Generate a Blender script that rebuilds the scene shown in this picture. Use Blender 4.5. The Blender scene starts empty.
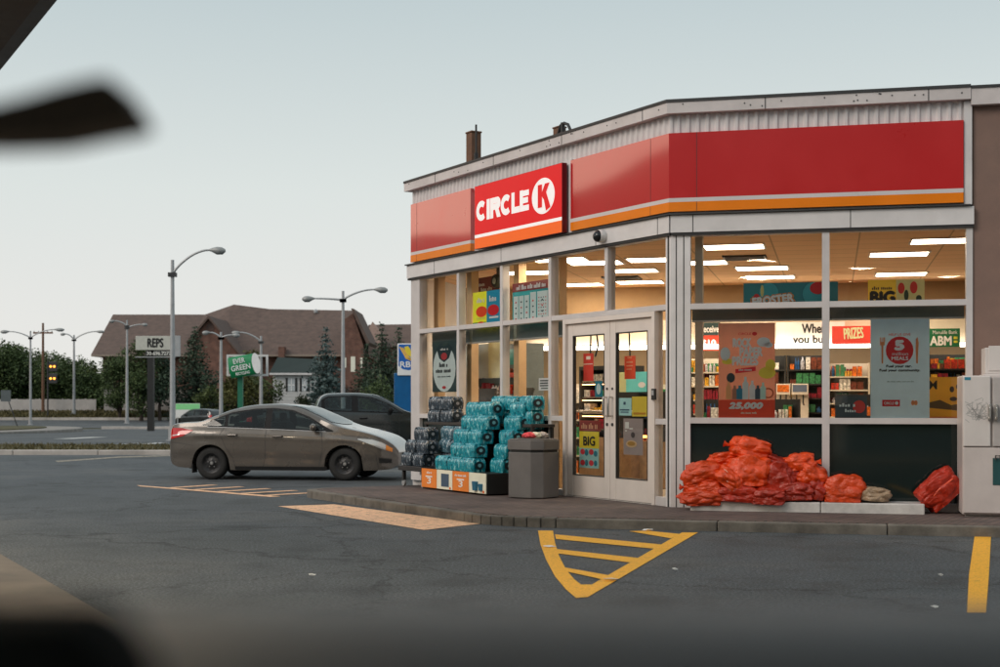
import bpy, bmesh, math, random
from mathutils import Vector, Matrix, noise as mnoise

SC = bpy.context.scene
COL = SC.collection
R_ = math.radians

# ------------------------------------------------------------------ camera
F = 1388.9          # focal length in photograph pixels (50 mm)
H = 1.48            # eye height
HZ = 403.0          # horizon row
cam_d = bpy.data.cameras.new('camera')
cam = bpy.data.objects.new('camera', cam_d)
COL.objects.link(cam)
cam.location = (0, 0, H)
cam.rotation_euler = (R_(90), 0, 0)
cam_d.sensor_width = 36.0
cam_d.lens = 50.0
cam_d.shift_y = (HZ - 333.5) / 1000.0
cam_d.clip_start = 0.05
cam_d.clip_end = 3000
cam_d.dof.use_dof = True
cam_d.dof.focus_distance = 19.5
cam_d.dof.aperture_fstop = 2.8
SC.camera = cam

# ------------------------------------------------------------------ sky, sun, exposure
SUN_AZ = -126.0      # degrees from the view axis (+Y), negative = left
SUN_EL = 35.0
world = bpy.data.worlds.new('World')
SC.world = world
world.use_nodes = True
wt = world.node_tree
for n in list(wt.nodes):
    wt.nodes.remove(n)
w_out = wt.nodes.new('ShaderNodeOutputWorld')
w_bg = wt.nodes.new('ShaderNodeBackground')
w_sky = wt.nodes.new('ShaderNodeTexSky')
w_sky.sky_type = 'NISHITA'
w_sky.sun_disc = False
w_sky.sun_elevation = R_(SUN_EL)
w_sky.sun_rotation = R_(SUN_AZ)
w_sky.air_density = 1.0
w_sky.dust_density = 1.0
w_sky.ozone_density = 1.0
w_hs = wt.nodes.new('ShaderNodeHueSaturation')
w_hs.inputs['Saturation'].default_value = 0.28
w_mix = wt.nodes.new('ShaderNodeMix')           # thin cloud deck over the clear sky
w_mix.data_type = 'RGBA'
w_mix.inputs[0].default_value = 0.93
w_tc = wt.nodes.new('ShaderNodeTexCoord')
w_sep = wt.nodes.new('ShaderNodeSeparateXYZ')
w_rp = wt.nodes.new('ShaderNodeValToRGB')        # the deck is paler towards the horizon
els = w_rp.color_ramp.elements
for _ in range(4): els.new(0.5)
for el_, (p_, c_) in zip(els, ((0.0, (.85, .835, .80)), (0.08, (.80, .81, .785)), (0.15, (.735, .785, .765)), (0.28, (.545, .635, .655)), (0.6, (.52, .60, .63)), (1.0, (.52, .59, .62)))):
    el_.position = p_; el_.color = (*c_, 1)
w_dot = wt.nodes.new('ShaderNodeVectorMath'); w_dot.operation = 'DOT_PRODUCT'      # after-sunset glow low in the west (left)
w_dot.inputs[1].default_value = (math.sin(R_(-63)) * math.cos(R_(5)), math.cos(R_(-63)) * math.cos(R_(5)), math.sin(R_(5)))
w_mr = wt.nodes.new('ShaderNodeMapRange'); w_mr.interpolation_type = 'SMOOTHSTEP'
w_mr.inputs['From Min'].default_value = 0.88; w_mr.inputs['From Max'].default_value = 1.0
w_gl = wt.nodes.new('ShaderNodeVectorMath'); w_gl.operation = 'SCALE'; w_gl.inputs[0].default_value = (1.0, .46, .17)
w_ad = wt.nodes.new('ShaderNodeVectorMath'); w_ad.operation = 'ADD'
w_sc = wt.nodes.new('ShaderNodeVectorMath'); w_sc.operation = 'SCALE'; w_sc.inputs['Scale'].default_value = 1 / 0.11
w_bg.inputs['Strength'].default_value = 0.11
lk = wt.links.new
lk(w_tc.outputs['Generated'], w_sep.inputs[0]); lk(w_sep.outputs['Z'], w_rp.inputs[0])
lk(w_tc.outputs['Generated'], w_dot.inputs[0]); lk(w_dot.outputs['Value'], w_mr.inputs['Value']); lk(w_mr.outputs[0], w_gl.inputs['Scale'])
lk(w_rp.outputs[0], w_ad.inputs[0]); lk(w_gl.outputs[0], w_ad.inputs[1]); lk(w_ad.outputs[0], w_sc.inputs[0])
lk(w_sky.outputs[0], w_hs.inputs['Color']); lk(w_hs.outputs[0], w_mix.inputs[6]); lk(w_sc.outputs[0], w_mix.inputs[7])
lk(w_mix.outputs[2], w_bg.inputs['Color']); lk(w_bg.outputs[0], w_out.inputs['Surface'])

sun_d = bpy.data.lights.new('sun', 'SUN')
sun = bpy.data.objects.new('sun', sun_d)
COL.objects.link(sun)
sun_d.energy = 1.5
sun_d.angle = R_(30)
sun_d.color = (1.0, 0.87, 0.76)
_sd = Vector((math.sin(R_(SUN_AZ)) * math.cos(R_(SUN_EL)), math.cos(R_(SUN_AZ)) * math.cos(R_(SUN_EL)), math.sin(R_(SUN_EL))))
sun.rotation_euler = _sd.to_track_quat('Z', 'Y').to_euler()
sun.location = (-30, 10, 30)

SC.view_settings.view_transform = 'Standard'
SC.view_settings.look = 'None'
SC.view_settings.exposure = 0.0
SC.view_settings.gamma = 1.0
SC.view_settings.use_curve_mapping = False
SC.render.engine = 'CYCLES'
SC.cycles.use_denoising = True
SC.cycles.max_bounces = 8
SC.cycles.transparent_max_bounces = 16
SC.cycles.sample_clamp_indirect = 6.0
SC.cycles.caustics_reflective = False
SC.cycles.caustics_refractive = False

# ------------------------------------------------------------------ projection helpers
def gz(Y):
    """height of the terrain at distance Y"""
    pts = [(0, 0), (44, 0), (105, -0.55), (150, -0.55), (156.5, 0.5), (166, 0.65), (230, 1.2), (3000, 1.2)]
    for (a, za), (b, zb) in zip(pts, pts[1:]):
        if Y <= b:
            return za + (zb - za) * max(0, Y - a) / (b - a)
    return 1.2

def at(px, py, Y):
    return Vector(((px - 500) / F * Y, Y, H - (py - HZ) / F * Y))

def G(px, py, z=0.0):
    Y = (H - z) * F / (py - HZ)
    return Vector(((px - 500) / F * Y, Y, z))

def GF(px, py):
    """where the ray through a pixel meets the far terrain"""
    Y = 5.0
    while Y < 1500:
        if H - (py - HZ) / F * Y <= gz(Y):
            break
        Y *= 1.004
    return Vector(((px - 500) / F * Y, Y, gz(Y)))

class Frame:
    """a vertical wall plane: x to the right along it, y inwards, z up"""
    def __init__(s, O, ang):
        s.O, s.a = O, ang
        s.X = Vector((math.cos(ang), math.sin(ang), 0))
        s.Y = Vector((-math.sin(ang), math.cos(ang), 0))
    def x(s, px, d=0.0):
        k = (px - 500) / F
        ox, oy = s.O.x - d * s.Y.x, s.O.y - d * s.Y.y
        return (k * oy - ox) / (s.X.x - k * s.X.y)
    def depth(s, x, d=0.0):
        return s.O.y + x * s.X.y - d * s.Y.y
    def z(s, px, py, d=0.0):
        return H - (py - HZ) / F * s.depth(s.x(px, d), d)
    def w(s, x, d, z):
        v = s.O + s.X * x - s.Y * d
        return Vector((v.x, v.y, z))
    def local(s, p):
        q = Vector((p[0] - s.O.x, p[1] - s.O.y, 0))
        return q.dot(s.X), q.dot(s.Y)

CY = 18.17
CORNER = Vector(((672 - 500) / F * CY, CY, 0))
aL = math.atan2(-0.8651, 0.5015)
aR = math.atan2(-0.2334, 0.9724)
L = Frame(CORNER, aL)
R = Frame(CORNER, aR)
MIT = math.tan((aR - aL) / 2)
ZW = 0.12           # top of the pavement

# ------------------------------------------------------------------ object helpers
def tag(o, label=None, cat=None, group=None, kind=None):
    if label: o['label'] = label
    if cat: o['category'] = cat
    if group: o['group'] = group
    if kind: o['kind'] = kind
    return o

def empty(name, loc, rz=0.0, label=None, cat=None, group=None):
    o = bpy.data.objects.new(name, None)
    o.empty_display_size = 0.2
    COL.objects.link(o)
    o.location = loc
    o.rotation_euler = (0, 0, rz)
    return tag(o, label, cat, group)

def copy_tree(o, parent=None):
    c = o.copy()
    COL.objects.link(c)
    if parent is not None:
        c.parent = parent
    for ch in [q for q in COL.objects if q.parent == o]:
        copy_tree(ch, c)
    return c

_txt = {}
def text_mesh(s, bold=0.0, shear=0.0):
    bold = min(bold, 0.014)
    key = (s, bold, shear)
    if key not in _txt:
        cu = bpy.data.curves.new('t', 'FONT')
        cu.body = s
        cu.size = 1.0
        cu.offset = bold
        cu.shear = shear
        cu.resolution_u = 3
        cu.extrude = 0.0
        cu.align_x = 'LEFT'
        ob = bpy.data.objects.new('t', cu)
        COL.objects.link(ob)
        dg = bpy.context.evaluated_depsgraph_get()
        me = bpy.data.meshes.new_from_object(ob.evaluated_get(dg))
        vs = [(v.co.x, v.co.y) for v in me.vertices]
        fs = [tuple(p.vertices) for p in me.polygons]
        bpy.data.objects.remove(ob)
        bpy.data.meshes.remove(me)
        bpy.data.curves.remove(cu)
        _txt[key] = (vs, fs)
    return _txt[key]

class MB:
    def __init__(s):
        s.v, s.f, s.m = [], [], []
    def add(s, vs, fs, mi=0):
        k = len(s.v)
        s.v += [tuple(v) for v in vs]
        for f in fs:
            s.f.append(tuple(i + k for i in f)); s.m.append(mi)
        return s
    def box(s, x0, x1, y0, y1, z0, z1, mi=0):
        return s.add([(x0, y0, z0), (x1, y0, z0), (x1, y1, z0), (x0, y1, z0), (x0, y0, z1), (x1, y0, z1), (x1, y1, z1), (x0, y1, z1)],
                     [(3, 2, 1, 0), (4, 5, 6, 7), (0, 1, 5, 4), (1, 2, 6, 5), (2, 3, 7, 6), (3, 0, 4, 7)], mi)
    def strip(s, x0, x1, d0, d1, z0, z1, mi=0, m0=0, m1=0):
        """box in a wall frame with d outwards; m0/m1 mitre the ends (x grows by m*d)"""
        a0, a1 = x0 - m0 * d0, x1 + m1 * d0
        b0, b1 = x0 - m0 * d1, x1 + m1 * d1
        return s.add([(b0, -d1, z0), (b1, -d1, z0), (a1, -d0, z0), (a0, -d0, z0), (b0, -d1, z1), (b1, -d1, z1), (a1, -d0, z1), (a0, -d0, z1)],
                     [(3, 2, 1, 0), (4, 5, 6, 7), (0, 1, 5, 4), (1, 2, 6, 5), (2, 3, 7, 6), (3, 0, 4, 7)], mi)
    def quad(s, a, b, c, d, mi=0):
        return s.add([a, b, c, d], [(0, 1, 2, 3)], mi)
    def rect(s, x0, x1, z0, z1, y, mi=0):
        return s.add([(x0, y, z0), (x1, y, z0), (x1, y, z1), (x0, y, z1)], [(0, 1, 2, 3)], mi)
    def poly(s, pts, y, mi=0):
        return s.add([(p[0], y, p[1]) for p in pts], [tuple(range(len(pts)))], mi)
    def disc(s, cx, cz, rx, rz, y, mi=0, n=28, a0=0, a1=360):
        full = abs(a1 - a0) >= 360
        pts = [(cx + rx * math.cos(R_(a0 + (a1 - a0) * i / n)), cz + rz * math.sin(R_(a0 + (a1 - a0) * i / n))) for i in range(n if full else n + 1)]
        return s.poly(pts, y, mi)
    def prism(s, pts, y0, y1, mi=0):
        """xz polygon (counter-clockwise seen from -y) extruded from y0 (front) to y1"""
        n = len(pts)
        vs = [(p[0], y0, p[1]) for p in pts] + [(p[0], y1, p[1]) for p in pts]
        fs = [tuple(range(n)), tuple(range(2 * n - 1, n - 1, -1))]
        fs += [((i + 1) % n, i, n + i, n + (i + 1) % n) for i in range(n)]
        return s.add(vs, fs, mi)
    def slab(s, pts, z0, z1, mi=0):
        """xy polygon (counter-clockwise from above) extruded from z0 to z1"""
        n = len(pts)
        vs = [(p[0], p[1], z0) for p in pts] + [(p[0], p[1], z1) for p in pts]
        fs = [tuple(range(n - 1, -1, -1)), tuple(range(n, 2 * n))]
        fs += [(i, (i + 1) % n, n + (i + 1) % n, n + i) for i in range(n)]
        return s.add(vs, fs, mi)
    def tube(s, pts, rad, n=8, mi=0, caps=True):
        pts = [Vector(p) for p in pts]
        if not hasattr(rad, '__len__'): rad = [rad] * len(pts)
        k = len(s.v)
        up = None
        rings = []
        for i, p in enumerate(pts):
            t = (pts[min(i + 1, len(pts) - 1)] - pts[max(i - 1, 0)]).normalized()
            if up is None:
                up = Vector((0, 0, 1)) if abs(t.z) < .9 else Vector((1, 0, 0))
            a = t.cross(up).normalized(); b = a.cross(t).normalized(); up = b
            rings.append([p + (a * math.cos(6.28318 * j / n) + b * math.sin(6.28318 * j / n)) * rad[i] for j in range(n)])
        vs = [v for r in rings for v in r]
        fs = []
        for i in range(len(pts) - 1):
            for j in range(n):
                fs.append((i * n + j, i * n + (j + 1) % n, (i + 1) * n + (j + 1) % n, (i + 1) * n + j))
        if caps:
            fs.append(tuple(range(n - 1, -1, -1)))
            fs.append(tuple((len(pts) - 1) * n + j for j in range(n)))
        return s.add(vs, fs, mi)
    def lathe(s, prof, c=(0, 0, 0), axis='z', n=24, mi=0):
        vs, fs = [], []
        for r, h in prof:
            for j in range(n):
                a = 6.283185 * j / n
                p = (r * math.cos(a), r * math.sin(a), h)
                if axis == 'y': p = (p[0], h, p[1])
                if axis == 'x': p = (h, p[0], p[1])
                vs.append((p[0] + c[0], p[1] + c[1], p[2] + c[2]))
        for i in range(len(prof) - 1):
            for j in range(n):
                q = (i * n + j, i * n + (j + 1) % n, (i + 1) * n + (j + 1) % n, (i + 1) * n + j)
                fs.append(q if axis != 'y' else q[::-1])
        return s.add(vs, fs, mi)
    def text(s, body, x0, x1, z0, z1, y, mi=0, bold=0.0, shear=0.0, th=0.0, rot=0.0, fat=0.0):
        if fat:
            for i_, (dx_, dz_) in enumerate(((fat, 0), (-fat, 0), (0, fat), (0, -fat))):
                s.text(body, x0 + dx_, x1 + dx_, z0 + dz_, z1 + dz_, y - .0003 * (i_ + 1), mi, bold, shear, 0, rot)
        """letters fitted to a box in the xz plane, facing -y"""
        vs, fs = text_mesh(body, bold, shear)
        if not vs: return s
        ax, bx = min(v[0] for v in vs), max(v[0] for v in vs)
        az, bz = min(v[1] for v in vs), max(v[1] for v in vs)
        cx, cz = (x0 + x1) / 2, (z0 + z1) / 2
        c, sn = math.cos(rot), math.sin(rot)
        out = []
        for v in vs:
            u = (v[0] - ax) / (bx - ax) * (x1 - x0) + x0 - cx
            w = (v[1] - az) / (bz - az) * (z1 - z0) + z0 - cz
            out.append((cx + u * c - w * sn, y, cz + u * sn + w * c))
        if th <= 0:
            return s.add(out, fs, mi)
        n = len(out)
        # thick letters: front face plus side walls on boundary edges
        ed = {}
        for f in fs:
            for a, b in zip(f, f[1:] + f[:1]):
                if (b, a) in ed: del ed[(b, a)]
                else: ed[(a, b)] = 1
        back = [(p[0], y + th, p[2]) for p in out]
        return s.add(out + back, list(fs) + [(b, a, a + n, b + n) for a, b in ed], mi)
    def build(s, name, mats, parent=None, loc=None, rot=None, smooth=False, bevel=0.0, seg=2, angle=35):
        me = bpy.data.meshes.new(name)
        me.from_pydata(s.v, [], s.f)
        if not isinstance(mats, (list, tuple)): mats = [mats]
        for m in mats: me.materials.append(m)
        me.polygons.foreach_set('material_index', s.m)
        if bevel > 0:
            bm = bmesh.new(); bm.from_mesh(me)
            bmesh.ops.remove_doubles(bm, verts=bm.verts, dist=1e-5)
            es = [e for e in bm.edges if len(e.link_faces) == 2 and e.calc_face_angle(0) > R_(angle)]
            bmesh.ops.bevel(bm, geom=es, offset=bevel, segments=seg, profile=0.5, affect='EDGES', clamp_overlap=True)
            bm.to_mesh(me); bm.free()
        if smooth:
            for p in me.polygons: p.use_smooth = True
            try:
                me.set_sharp_from_angle(angle=R_(40))
            except Exception:
                pass
        me.update()
        o = bpy.data.objects.new(name, me)
        COL.objects.link(o)
        if parent is not None: o.parent = parent
        if loc is not None: o.location = loc
        if rot is not None: o.rotation_euler = rot if hasattr(rot, '__len__') else (0, 0, rot)
        return o

# ------------------------------------------------------------------ materials
def lin(c):
    return tuple(((x / 255) / 12.92 if x / 255 <= 0.04045 else ((x / 255 + 0.055) / 1.055) ** 2.4) for x in c)

def new_mat(name):
    m = bpy.data.materials.new(name)
    m.use_nodes = True
    return m, m.node_tree, m.node_tree.nodes['Principled BSDF']

def mat(name, col, rough=0.5, metal=0.0, var=0.12, scale=4.0, bump=0.0, bscale=60.0, coat=0.0, emit=0.0, spec=0.5, ecol=None, coords='Object', rvar=0.12):
    m, t, b = new_mat(name)
    b.inputs['Metallic'].default_value = metal
    b.inputs['Specular IOR Level'].default_value = spec
    b.inputs['Coat Weight'].default_value = coat
    b.inputs['Coat Roughness'].default_value = 0.06
    tc = t.nodes.new('ShaderNodeTexCoord')
    nz = t.nodes.new('ShaderNodeTexNoise')
    nz.inputs['Scale'].default_value = scale
    nz.inputs['Detail'].default_value = 6
    nz.inputs['Roughness'].default_value = 0.62
    t.links.new(tc.outputs[coords], nz.inputs['Vector'])
    mr = t.nodes.new('ShaderNodeMapRange')
    mr.inputs['From Min'].default_value = 0.3; mr.inputs['From Max'].default_value = 0.7
    mr.inputs['To Min'].default_value = 1 - var; mr.inputs['To Max'].default_value = 1 + var
    t.links.new(nz.outputs['Fac'], mr.inputs['Value'])
    vm = t.nodes.new('ShaderNodeVectorMath'); vm.operation = 'SCALE'
    vm.inputs[0].default_value = col[:3]
    t.links.new(mr.outputs[0], vm.inputs['Scale'])
    t.links.new(vm.outputs[0], b.inputs['Base Color'])
    rr = t.nodes.new('ShaderNodeMapRange')
    rr.inputs['From Min'].default_value = 0.3; rr.inputs['From Max'].default_value = 0.7
    rr.inputs['To Min'].default_value = max(0.02, rough * (1 - rvar)); rr.inputs['To Max'].default_value = min(1, rough * (1 + rvar))
    t.links.new(nz.outputs['Fac'], rr.inputs['Value'])
    t.links.new(rr.outputs[0], b.inputs['Roughness'])
    if bump > 0:
        n2 = t.nodes.new('ShaderNodeTexNoise')
        n2.inputs['Scale'].default_value = bscale; n2.inputs['Detail'].default_value = 5
        t.links.new(tc.outputs[coords], n2.inputs['Vector'])
        bp = t.nodes.new('ShaderNodeBump')
        bp.inputs['Strength'].default_value = bump; bp.inputs['Distance'].default_value = 0.01
        t.links.new(n2.outputs['Fac'], bp.inputs['Height'])
        t.links.new(bp.outputs[0], b.inputs['Normal'])
    if emit > 0:
        b.inputs['Emission Color'].default_value = (*(ecol or col)[:3], 1)
        b.inputs['Emission Strength'].default_value = emit
    return m

def glass_mat(name, tint=(0.975, 0.985, 0.98), ior=1.45, rough=0.01, boost=1.0):
    m, t, b = new_mat(name)
    t.nodes.remove(b)
    out = t.nodes['Material Output']
    tr = t.nodes.new('ShaderNodeBsdfTransparent'); tr.inputs[0].default_value = (*tint, 1)
    gl = t.nodes.new('ShaderNodeBsdfGlossy'); gl.inputs['Roughness'].default_value = rough
    gl.inputs['Color'].default_value = (0.95, 0.97, 0.97, 1)
    fr = t.nodes.new('ShaderNodeFresnel'); fr.inputs['IOR'].default_value = ior
    mu = t.nodes.new('ShaderNodeMath'); mu.operation = 'MULTIPLY'; mu.inputs[1].default_value = boost; mu.use_clamp = True
    mx = t.nodes.new('ShaderNodeMixShader')
    # old panes are never quite flat: reflections wobble a little
    tc = t.nodes.new('ShaderNodeTexCoord')
    nz = t.nodes.new('ShaderNodeTexNoise'); nz.inputs['Scale'].default_value = 1.6; nz.inputs['Detail'].default_value = 1
    bp = t.nodes.new('ShaderNodeBump'); bp.inputs['Strength'].default_value = 0.05; bp.inputs['Distance'].default_value = 0.05
    t.links.new(tc.outputs['Object'], nz.inputs['Vector'])
    t.links.new(nz.outputs['Fac'], bp.inputs['Height'])
    t.links.new(bp.outputs[0], gl.inputs['Normal'])
    t.links.new(fr.outputs[0], mu.inputs[0])
    t.links.new(mu.outputs[0], mx.inputs[0])
    t.links.new(tr.outputs[0], mx.inputs[1]); t.links.new(gl.outputs[0], mx.inputs[2])
    t.links.new(mx.outputs[0], out.inputs['Surface'])
    return m

def ramp(t, stops):
    r = t.nodes.new('ShaderNodeValToRGB')
    e = r.color_ramp.elements
    while len(e) < len(stops): e.new(0.5)
    for el, (p, c) in zip(e, stops):
        el.position = p; el.color = (*c[:3], 1)
    return r

def asphalt_mat(name, base=0.052, stain=0.6):
    m, t, b = new_mat(name)
    tc = t.nodes.new('ShaderNodeTexCoord')
    def nz(scale, det, rough=0.6):
        n = t.nodes.new('ShaderNodeTexNoise'); n.inputs['Scale'].default_value = scale; n.inputs['Detail'].default_value = det
        n.inputs['Roughness'].default_value = rough
        t.links.new(tc.outputs['Object'], n.inputs['Vector']); return n
    big, mid, fine = nz(0.22, 5), nz(1.7, 6), nz(38, 4, 0.85)
    c = base
    r1 = ramp(t, [(0.30, (c * .68, c * .78, c * .82)), (0.52, (c * .93, c * 1.04, c * 1.13)), (0.74, (c * 1.4, c * 1.42, c * 1.36))])
    t.links.new(big.outputs['Fac'], r1.inputs[0])
    r2 = ramp(t, [(0.34, (stain,) * 3), (0.5, (1, 1, 1)), (0.75, (1.12,) * 3)])
    t.links.new(mid.outputs['Fac'], r2.inputs[0])
    r3 = ramp(t, [(0.38, (.5,) * 3), (0.50, (1, 1, 1)), (0.62, (2.1,) * 3)])
    t.links.new(fine.outputs['Fac'], r3.inputs[0])
    m1 = t.nodes.new('ShaderNodeMix'); m1.data_type = 'RGBA'; m1.blend_type = 'MULTIPLY'; m1.inputs[0].default_value = 1
    t.links.new(r1.outputs[0], m1.inputs[6]); t.links.new(r2.outputs[0], m1.inputs[7])
    m2 = t.nodes.new('ShaderNodeMix'); m2.data_type = 'RGBA'; m2.blend_type = 'MULTIPLY'; m2.inputs[0].default_value = 1
    t.links.new(m1.outputs[2], m2.inputs[6]); t.links.new(r3.outputs[0], m2.inputs[7])
    # crack lines
    vo = t.nodes.new('ShaderNodeTexVoronoi'); vo.feature = 'DISTANCE_TO_EDGE'; vo.inputs['Scale'].default_value = 0.23
    wob = t.nodes.new('ShaderNodeVectorMath'); wob.operation = 'MULTIPLY_ADD'
    wob.inputs[1].default_value = (1.4, 1.4, 0)
    t.links.new(mid.outputs['Color'], wob.inputs[0]); t.links.new(tc.outputs['Object'], wob.inputs[2])
    t.links.new(wob.outputs[0], vo.inputs['Vector'])
    cr = ramp(t, [(0.0, (.35,) * 3), (0.009, (1, 1, 1))])
    t.links.new(vo.outputs['Distance'], cr.inputs[0])
    m3 = t.nodes.new('ShaderNodeMix'); m3.data_type = 'RGBA'; m3.blend_type = 'MULTIPLY'; m3.inputs[0].default_value = 0.8
    t.links.new(m2.outputs[2], m3.inputs[6]); t.links.new(cr.outputs[0], m3.inputs[7])
    vs_ = t.nodes.new('ShaderNodeTexVoronoi'); vs_.inputs['Scale'].default_value = 0.55; vs_.inputs['Randomness'].default_value = 1
    wo2 = t.nodes.new('ShaderNodeVectorMath'); wo2.operation = 'MULTIPLY_ADD'; wo2.inputs[1].default_value = (.5, .5, 0)
    t.links.new(mid.outputs['Color'], wo2.inputs[0]); t.links.new(tc.outputs['Object'], wo2.inputs[2]); t.links.new(wo2.outputs[0], vs_.inputs['Vector'])
    sp = ramp(t, [(0.05, (.42,) * 3), (0.17, (.8,) * 3), (0.24, (1, 1, 1))])
    t.links.new(vs_.outputs['Distance'], sp.inputs[0])
    m4 = t.nodes.new('ShaderNodeMix'); m4.data_type = 'RGBA'; m4.blend_type = 'MULTIPLY'; m4.inputs[0].default_value = 0.75
    t.links.new(m3.outputs[2], m4.inputs[6]); t.links.new(sp.outputs[0], m4.inputs[7])
    t.links.new(m4.outputs[2], b.inputs['Base Color'])
    rr = t.nodes.new('ShaderNodeMapRange'); rr.inputs['To Min'].default_value = 0.62; rr.inputs['To Max'].default_value = 0.95
    t.links.new(mid.outputs['Fac'], rr.inputs['Value']); t.links.new(rr.outputs[0], b.inputs['Roughness'])
    b.inputs['Specular IOR Level'].default_value = 0.35
    bp = t.nodes.new('ShaderNodeBump'); bp.inputs['Strength'].default_value = 0.5; bp.inputs['Distance'].default_value = 0.008
    t.links.new(fine.outputs['Fac'], bp.inputs['Height']); t.links.new(bp.outputs[0], b.inputs['Normal'])
    return m

def brick_mat(name, c1, c2, mortar, scale, w=0.5, h=0.25, ms=0.02, coords='Object', rough=0.85, swap=False, rotz=0.0):
    m, t, b = new_mat(name)
    tc = t.nodes.new('ShaderNodeTexCoord')
    mp = t.nodes.new('ShaderNodeMapping')
    if swap: mp.inputs['Rotation'].default_value = (R_(90), 0, 0)
    else: mp.inputs['Rotation'].default_value = (0, 0, rotz)
    br = t.nodes.new('ShaderNodeTexBrick')
    br.inputs['Color1'].default_value = (*c1, 1); br.inputs['Color2'].default_value = (*c2, 1); br.inputs['Mortar'].default_value = (*mortar, 1)
    br.inputs['Scale'].default_value = scale; br.inputs['Brick Width'].default_value = w; br.inputs['Row Height'].default_value = h
    br.inputs['Mortar Size'].default_value = ms
    nz = t.nodes.new('ShaderNodeTexNoise'); nz.inputs['Scale'].default_value = 1.3; nz.inputs['Detail'].default_value = 7
    t.links.new(tc.outputs[coords], mp.inputs[0]); t.links.new(mp.outputs[0], br.inputs['Vector'])
    t.links.new(tc.outputs[coords], nz.inputs['Vector'])
    r = ramp(t, [(0.3, (.62,) * 3), (0.7, (1.25,) * 3)])
    t.links.new(nz.outputs['Fac'], r.inputs[0])
    mx = t.nodes.new('ShaderNodeMix'); mx.data_type = 'RGBA'; mx.blend_type = 'MULTIPLY'; mx.inputs[0].default_value = 1
    t.links.new(br.outputs['Color'], mx.inputs[6]); t.links.new(r.outputs[0], mx.inputs[7])
    t.links.new(mx.outputs[2], b.inputs['Base Color'])
    b.inputs['Roughness'].default_value = rough
    bp = t.nodes.new('ShaderNodeBump'); bp.inputs['Strength'].default_value = 0.4; bp.inputs['Distance'].default_value = 0.006; bp.invert = True
    t.links.new(br.outputs['Fac'], bp.inputs['Height']); t.links.new(bp.outputs[0], b.inputs['Normal'])
    return m

def paint_mark_mat(name, col, under=0.05, worn=0.5):
    """road paint rubbed thin in patches"""
    m, t, b = new_mat(name)
    tc = t.nodes.new('ShaderNodeTexCoord')
    n1 = t.nodes.new('ShaderNodeTexNoise'); n1.inputs['Scale'].default_value = 9; n1.inputs['Detail'].default_value = 9; n1.inputs['Roughness'].default_value = 0.75
    n2 = t.nodes.new('ShaderNodeTexNoise'); n2.inputs['Scale'].default_value = 70; n2.inputs['Detail'].default_value = 3
    for n in (n1, n2): t.links.new(tc.outputs['Object'], n.inputs['Vector'])
    r = ramp(t, [(worn - 0.14, (0, 0, 0)), (worn + 0.06, (1, 1, 1))])
    r.color_ramp.elements[0].color = (0, 0, 0, 1)
    t.links.new(n1.outputs['Fac'], r.inputs[0])
    mx = t.nodes.new('ShaderNodeMix'); mx.data_type = 'RGBA'
    mx.inputs[6].default_value = (under * 1.5, under * 1.4, under * 1.2, 1)
    r2 = ramp(t, [(0.3, tuple(x * .75 for x in col)), (0.65, tuple(x * 1.1 for x in col))])
    t.links.new(n2.outputs['Fac'], r2.inputs[0])
    t.links.new(r.outputs[0], mx.inputs[0]); t.links.new(r2.outputs[0], mx.inputs[7])
    t.links.new(mx.outputs[2], b.inputs['Base Color'])
    b.inputs['Roughness'].default_value = 0.7
    return m

def leaf_mat(name, c_dark, c_light, rough=0.6):
    m, t, b = new_mat(name)
    g = t.nodes.new('ShaderNodeNewGeometry')
    tc = t.nodes.new('ShaderNodeTexCoord')
    nz = t.nodes.new('ShaderNodeTexNoise'); nz.inputs['Scale'].default_value = 0.7; nz.inputs['Detail'].default_value = 4
    t.links.new(tc.outputs['Object'], nz.inputs['Vector'])
    ad = t.nodes.new('ShaderNodeMath'); ad.operation = 'MULTIPLY_ADD'; ad.inputs[1].default_value = 0.5
    ml = t.nodes.new('ShaderNodeMath'); ml.operation = 'MULTIPLY'; ml.inputs[1].default_value = 0.9
    t.links.new(nz.outputs['Fac'], ml.inputs[0])
    t.links.new(g.outputs['Random Per Island'], ad.inputs[0]); t.links.new(ml.outputs[0], ad.inputs[2])
    r = ramp(t, [(0.35, c_dark), (0.95, c_light)])
    t.links.new(ad.outputs[0], r.inputs[0]); t.links.new(r.outputs[0], b.inputs['Base Color'])
    b.inputs['Roughness'].default_value = rough
    b.inputs['Specular IOR Level'].default_value = 0.25
    return m

M = {}
M['white_metal'] = mat('painted white metal', (0.69, 0.67, 0.67), 0.45, 0.0, 0.09, 2.5)
M['cap'] = mat('weathered metal capping', (0.64, 0.59, 0.58), 0.5, 0.0, 0.14, 1.8)
M['frame'] = mat('aluminium glazing frame', (0.59, 0.56, 0.555), 0.45, 0.0, 0.07, 3)
M['door_frame'] = mat('cream door aluminium', (0.72, 0.65, 0.60), 0.45, 0.0, 0.06, 3)
M['gasket'] = mat('dark joint', (0.035, 0.035, 0.035), 0.7)
M['red'] = mat('glossy red panel', lin((200, 12, 20)), 0.35, 0, 0.05, 1.2, coat=1.0, rvar=0.3)
for _n in ('red',): M[_n].node_tree.nodes['Principled BSDF'].inputs['Coat IOR'].default_value = 2.0
M['sign_red'] = mat('backlit red sign face', lin((200, 12, 22)), 0.4, 0, 0.03, 1, coat=0.0, spec=.3, emit=0.36, ecol=lin((232, 12, 20)))
M['sign_orange'] = mat('backlit orange sign face', lin((235, 100, 14)), 0.4, 0, 0.03, 1, coat=0.0, emit=0.28, ecol=lin((250, 96, 8)))
M['sign_white'] = mat('backlit white sign face', (0.8, 0.78, 0.77), 0.4, 0, 0.02, 1, emit=0.35, ecol=(1, .95, .93))
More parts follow.
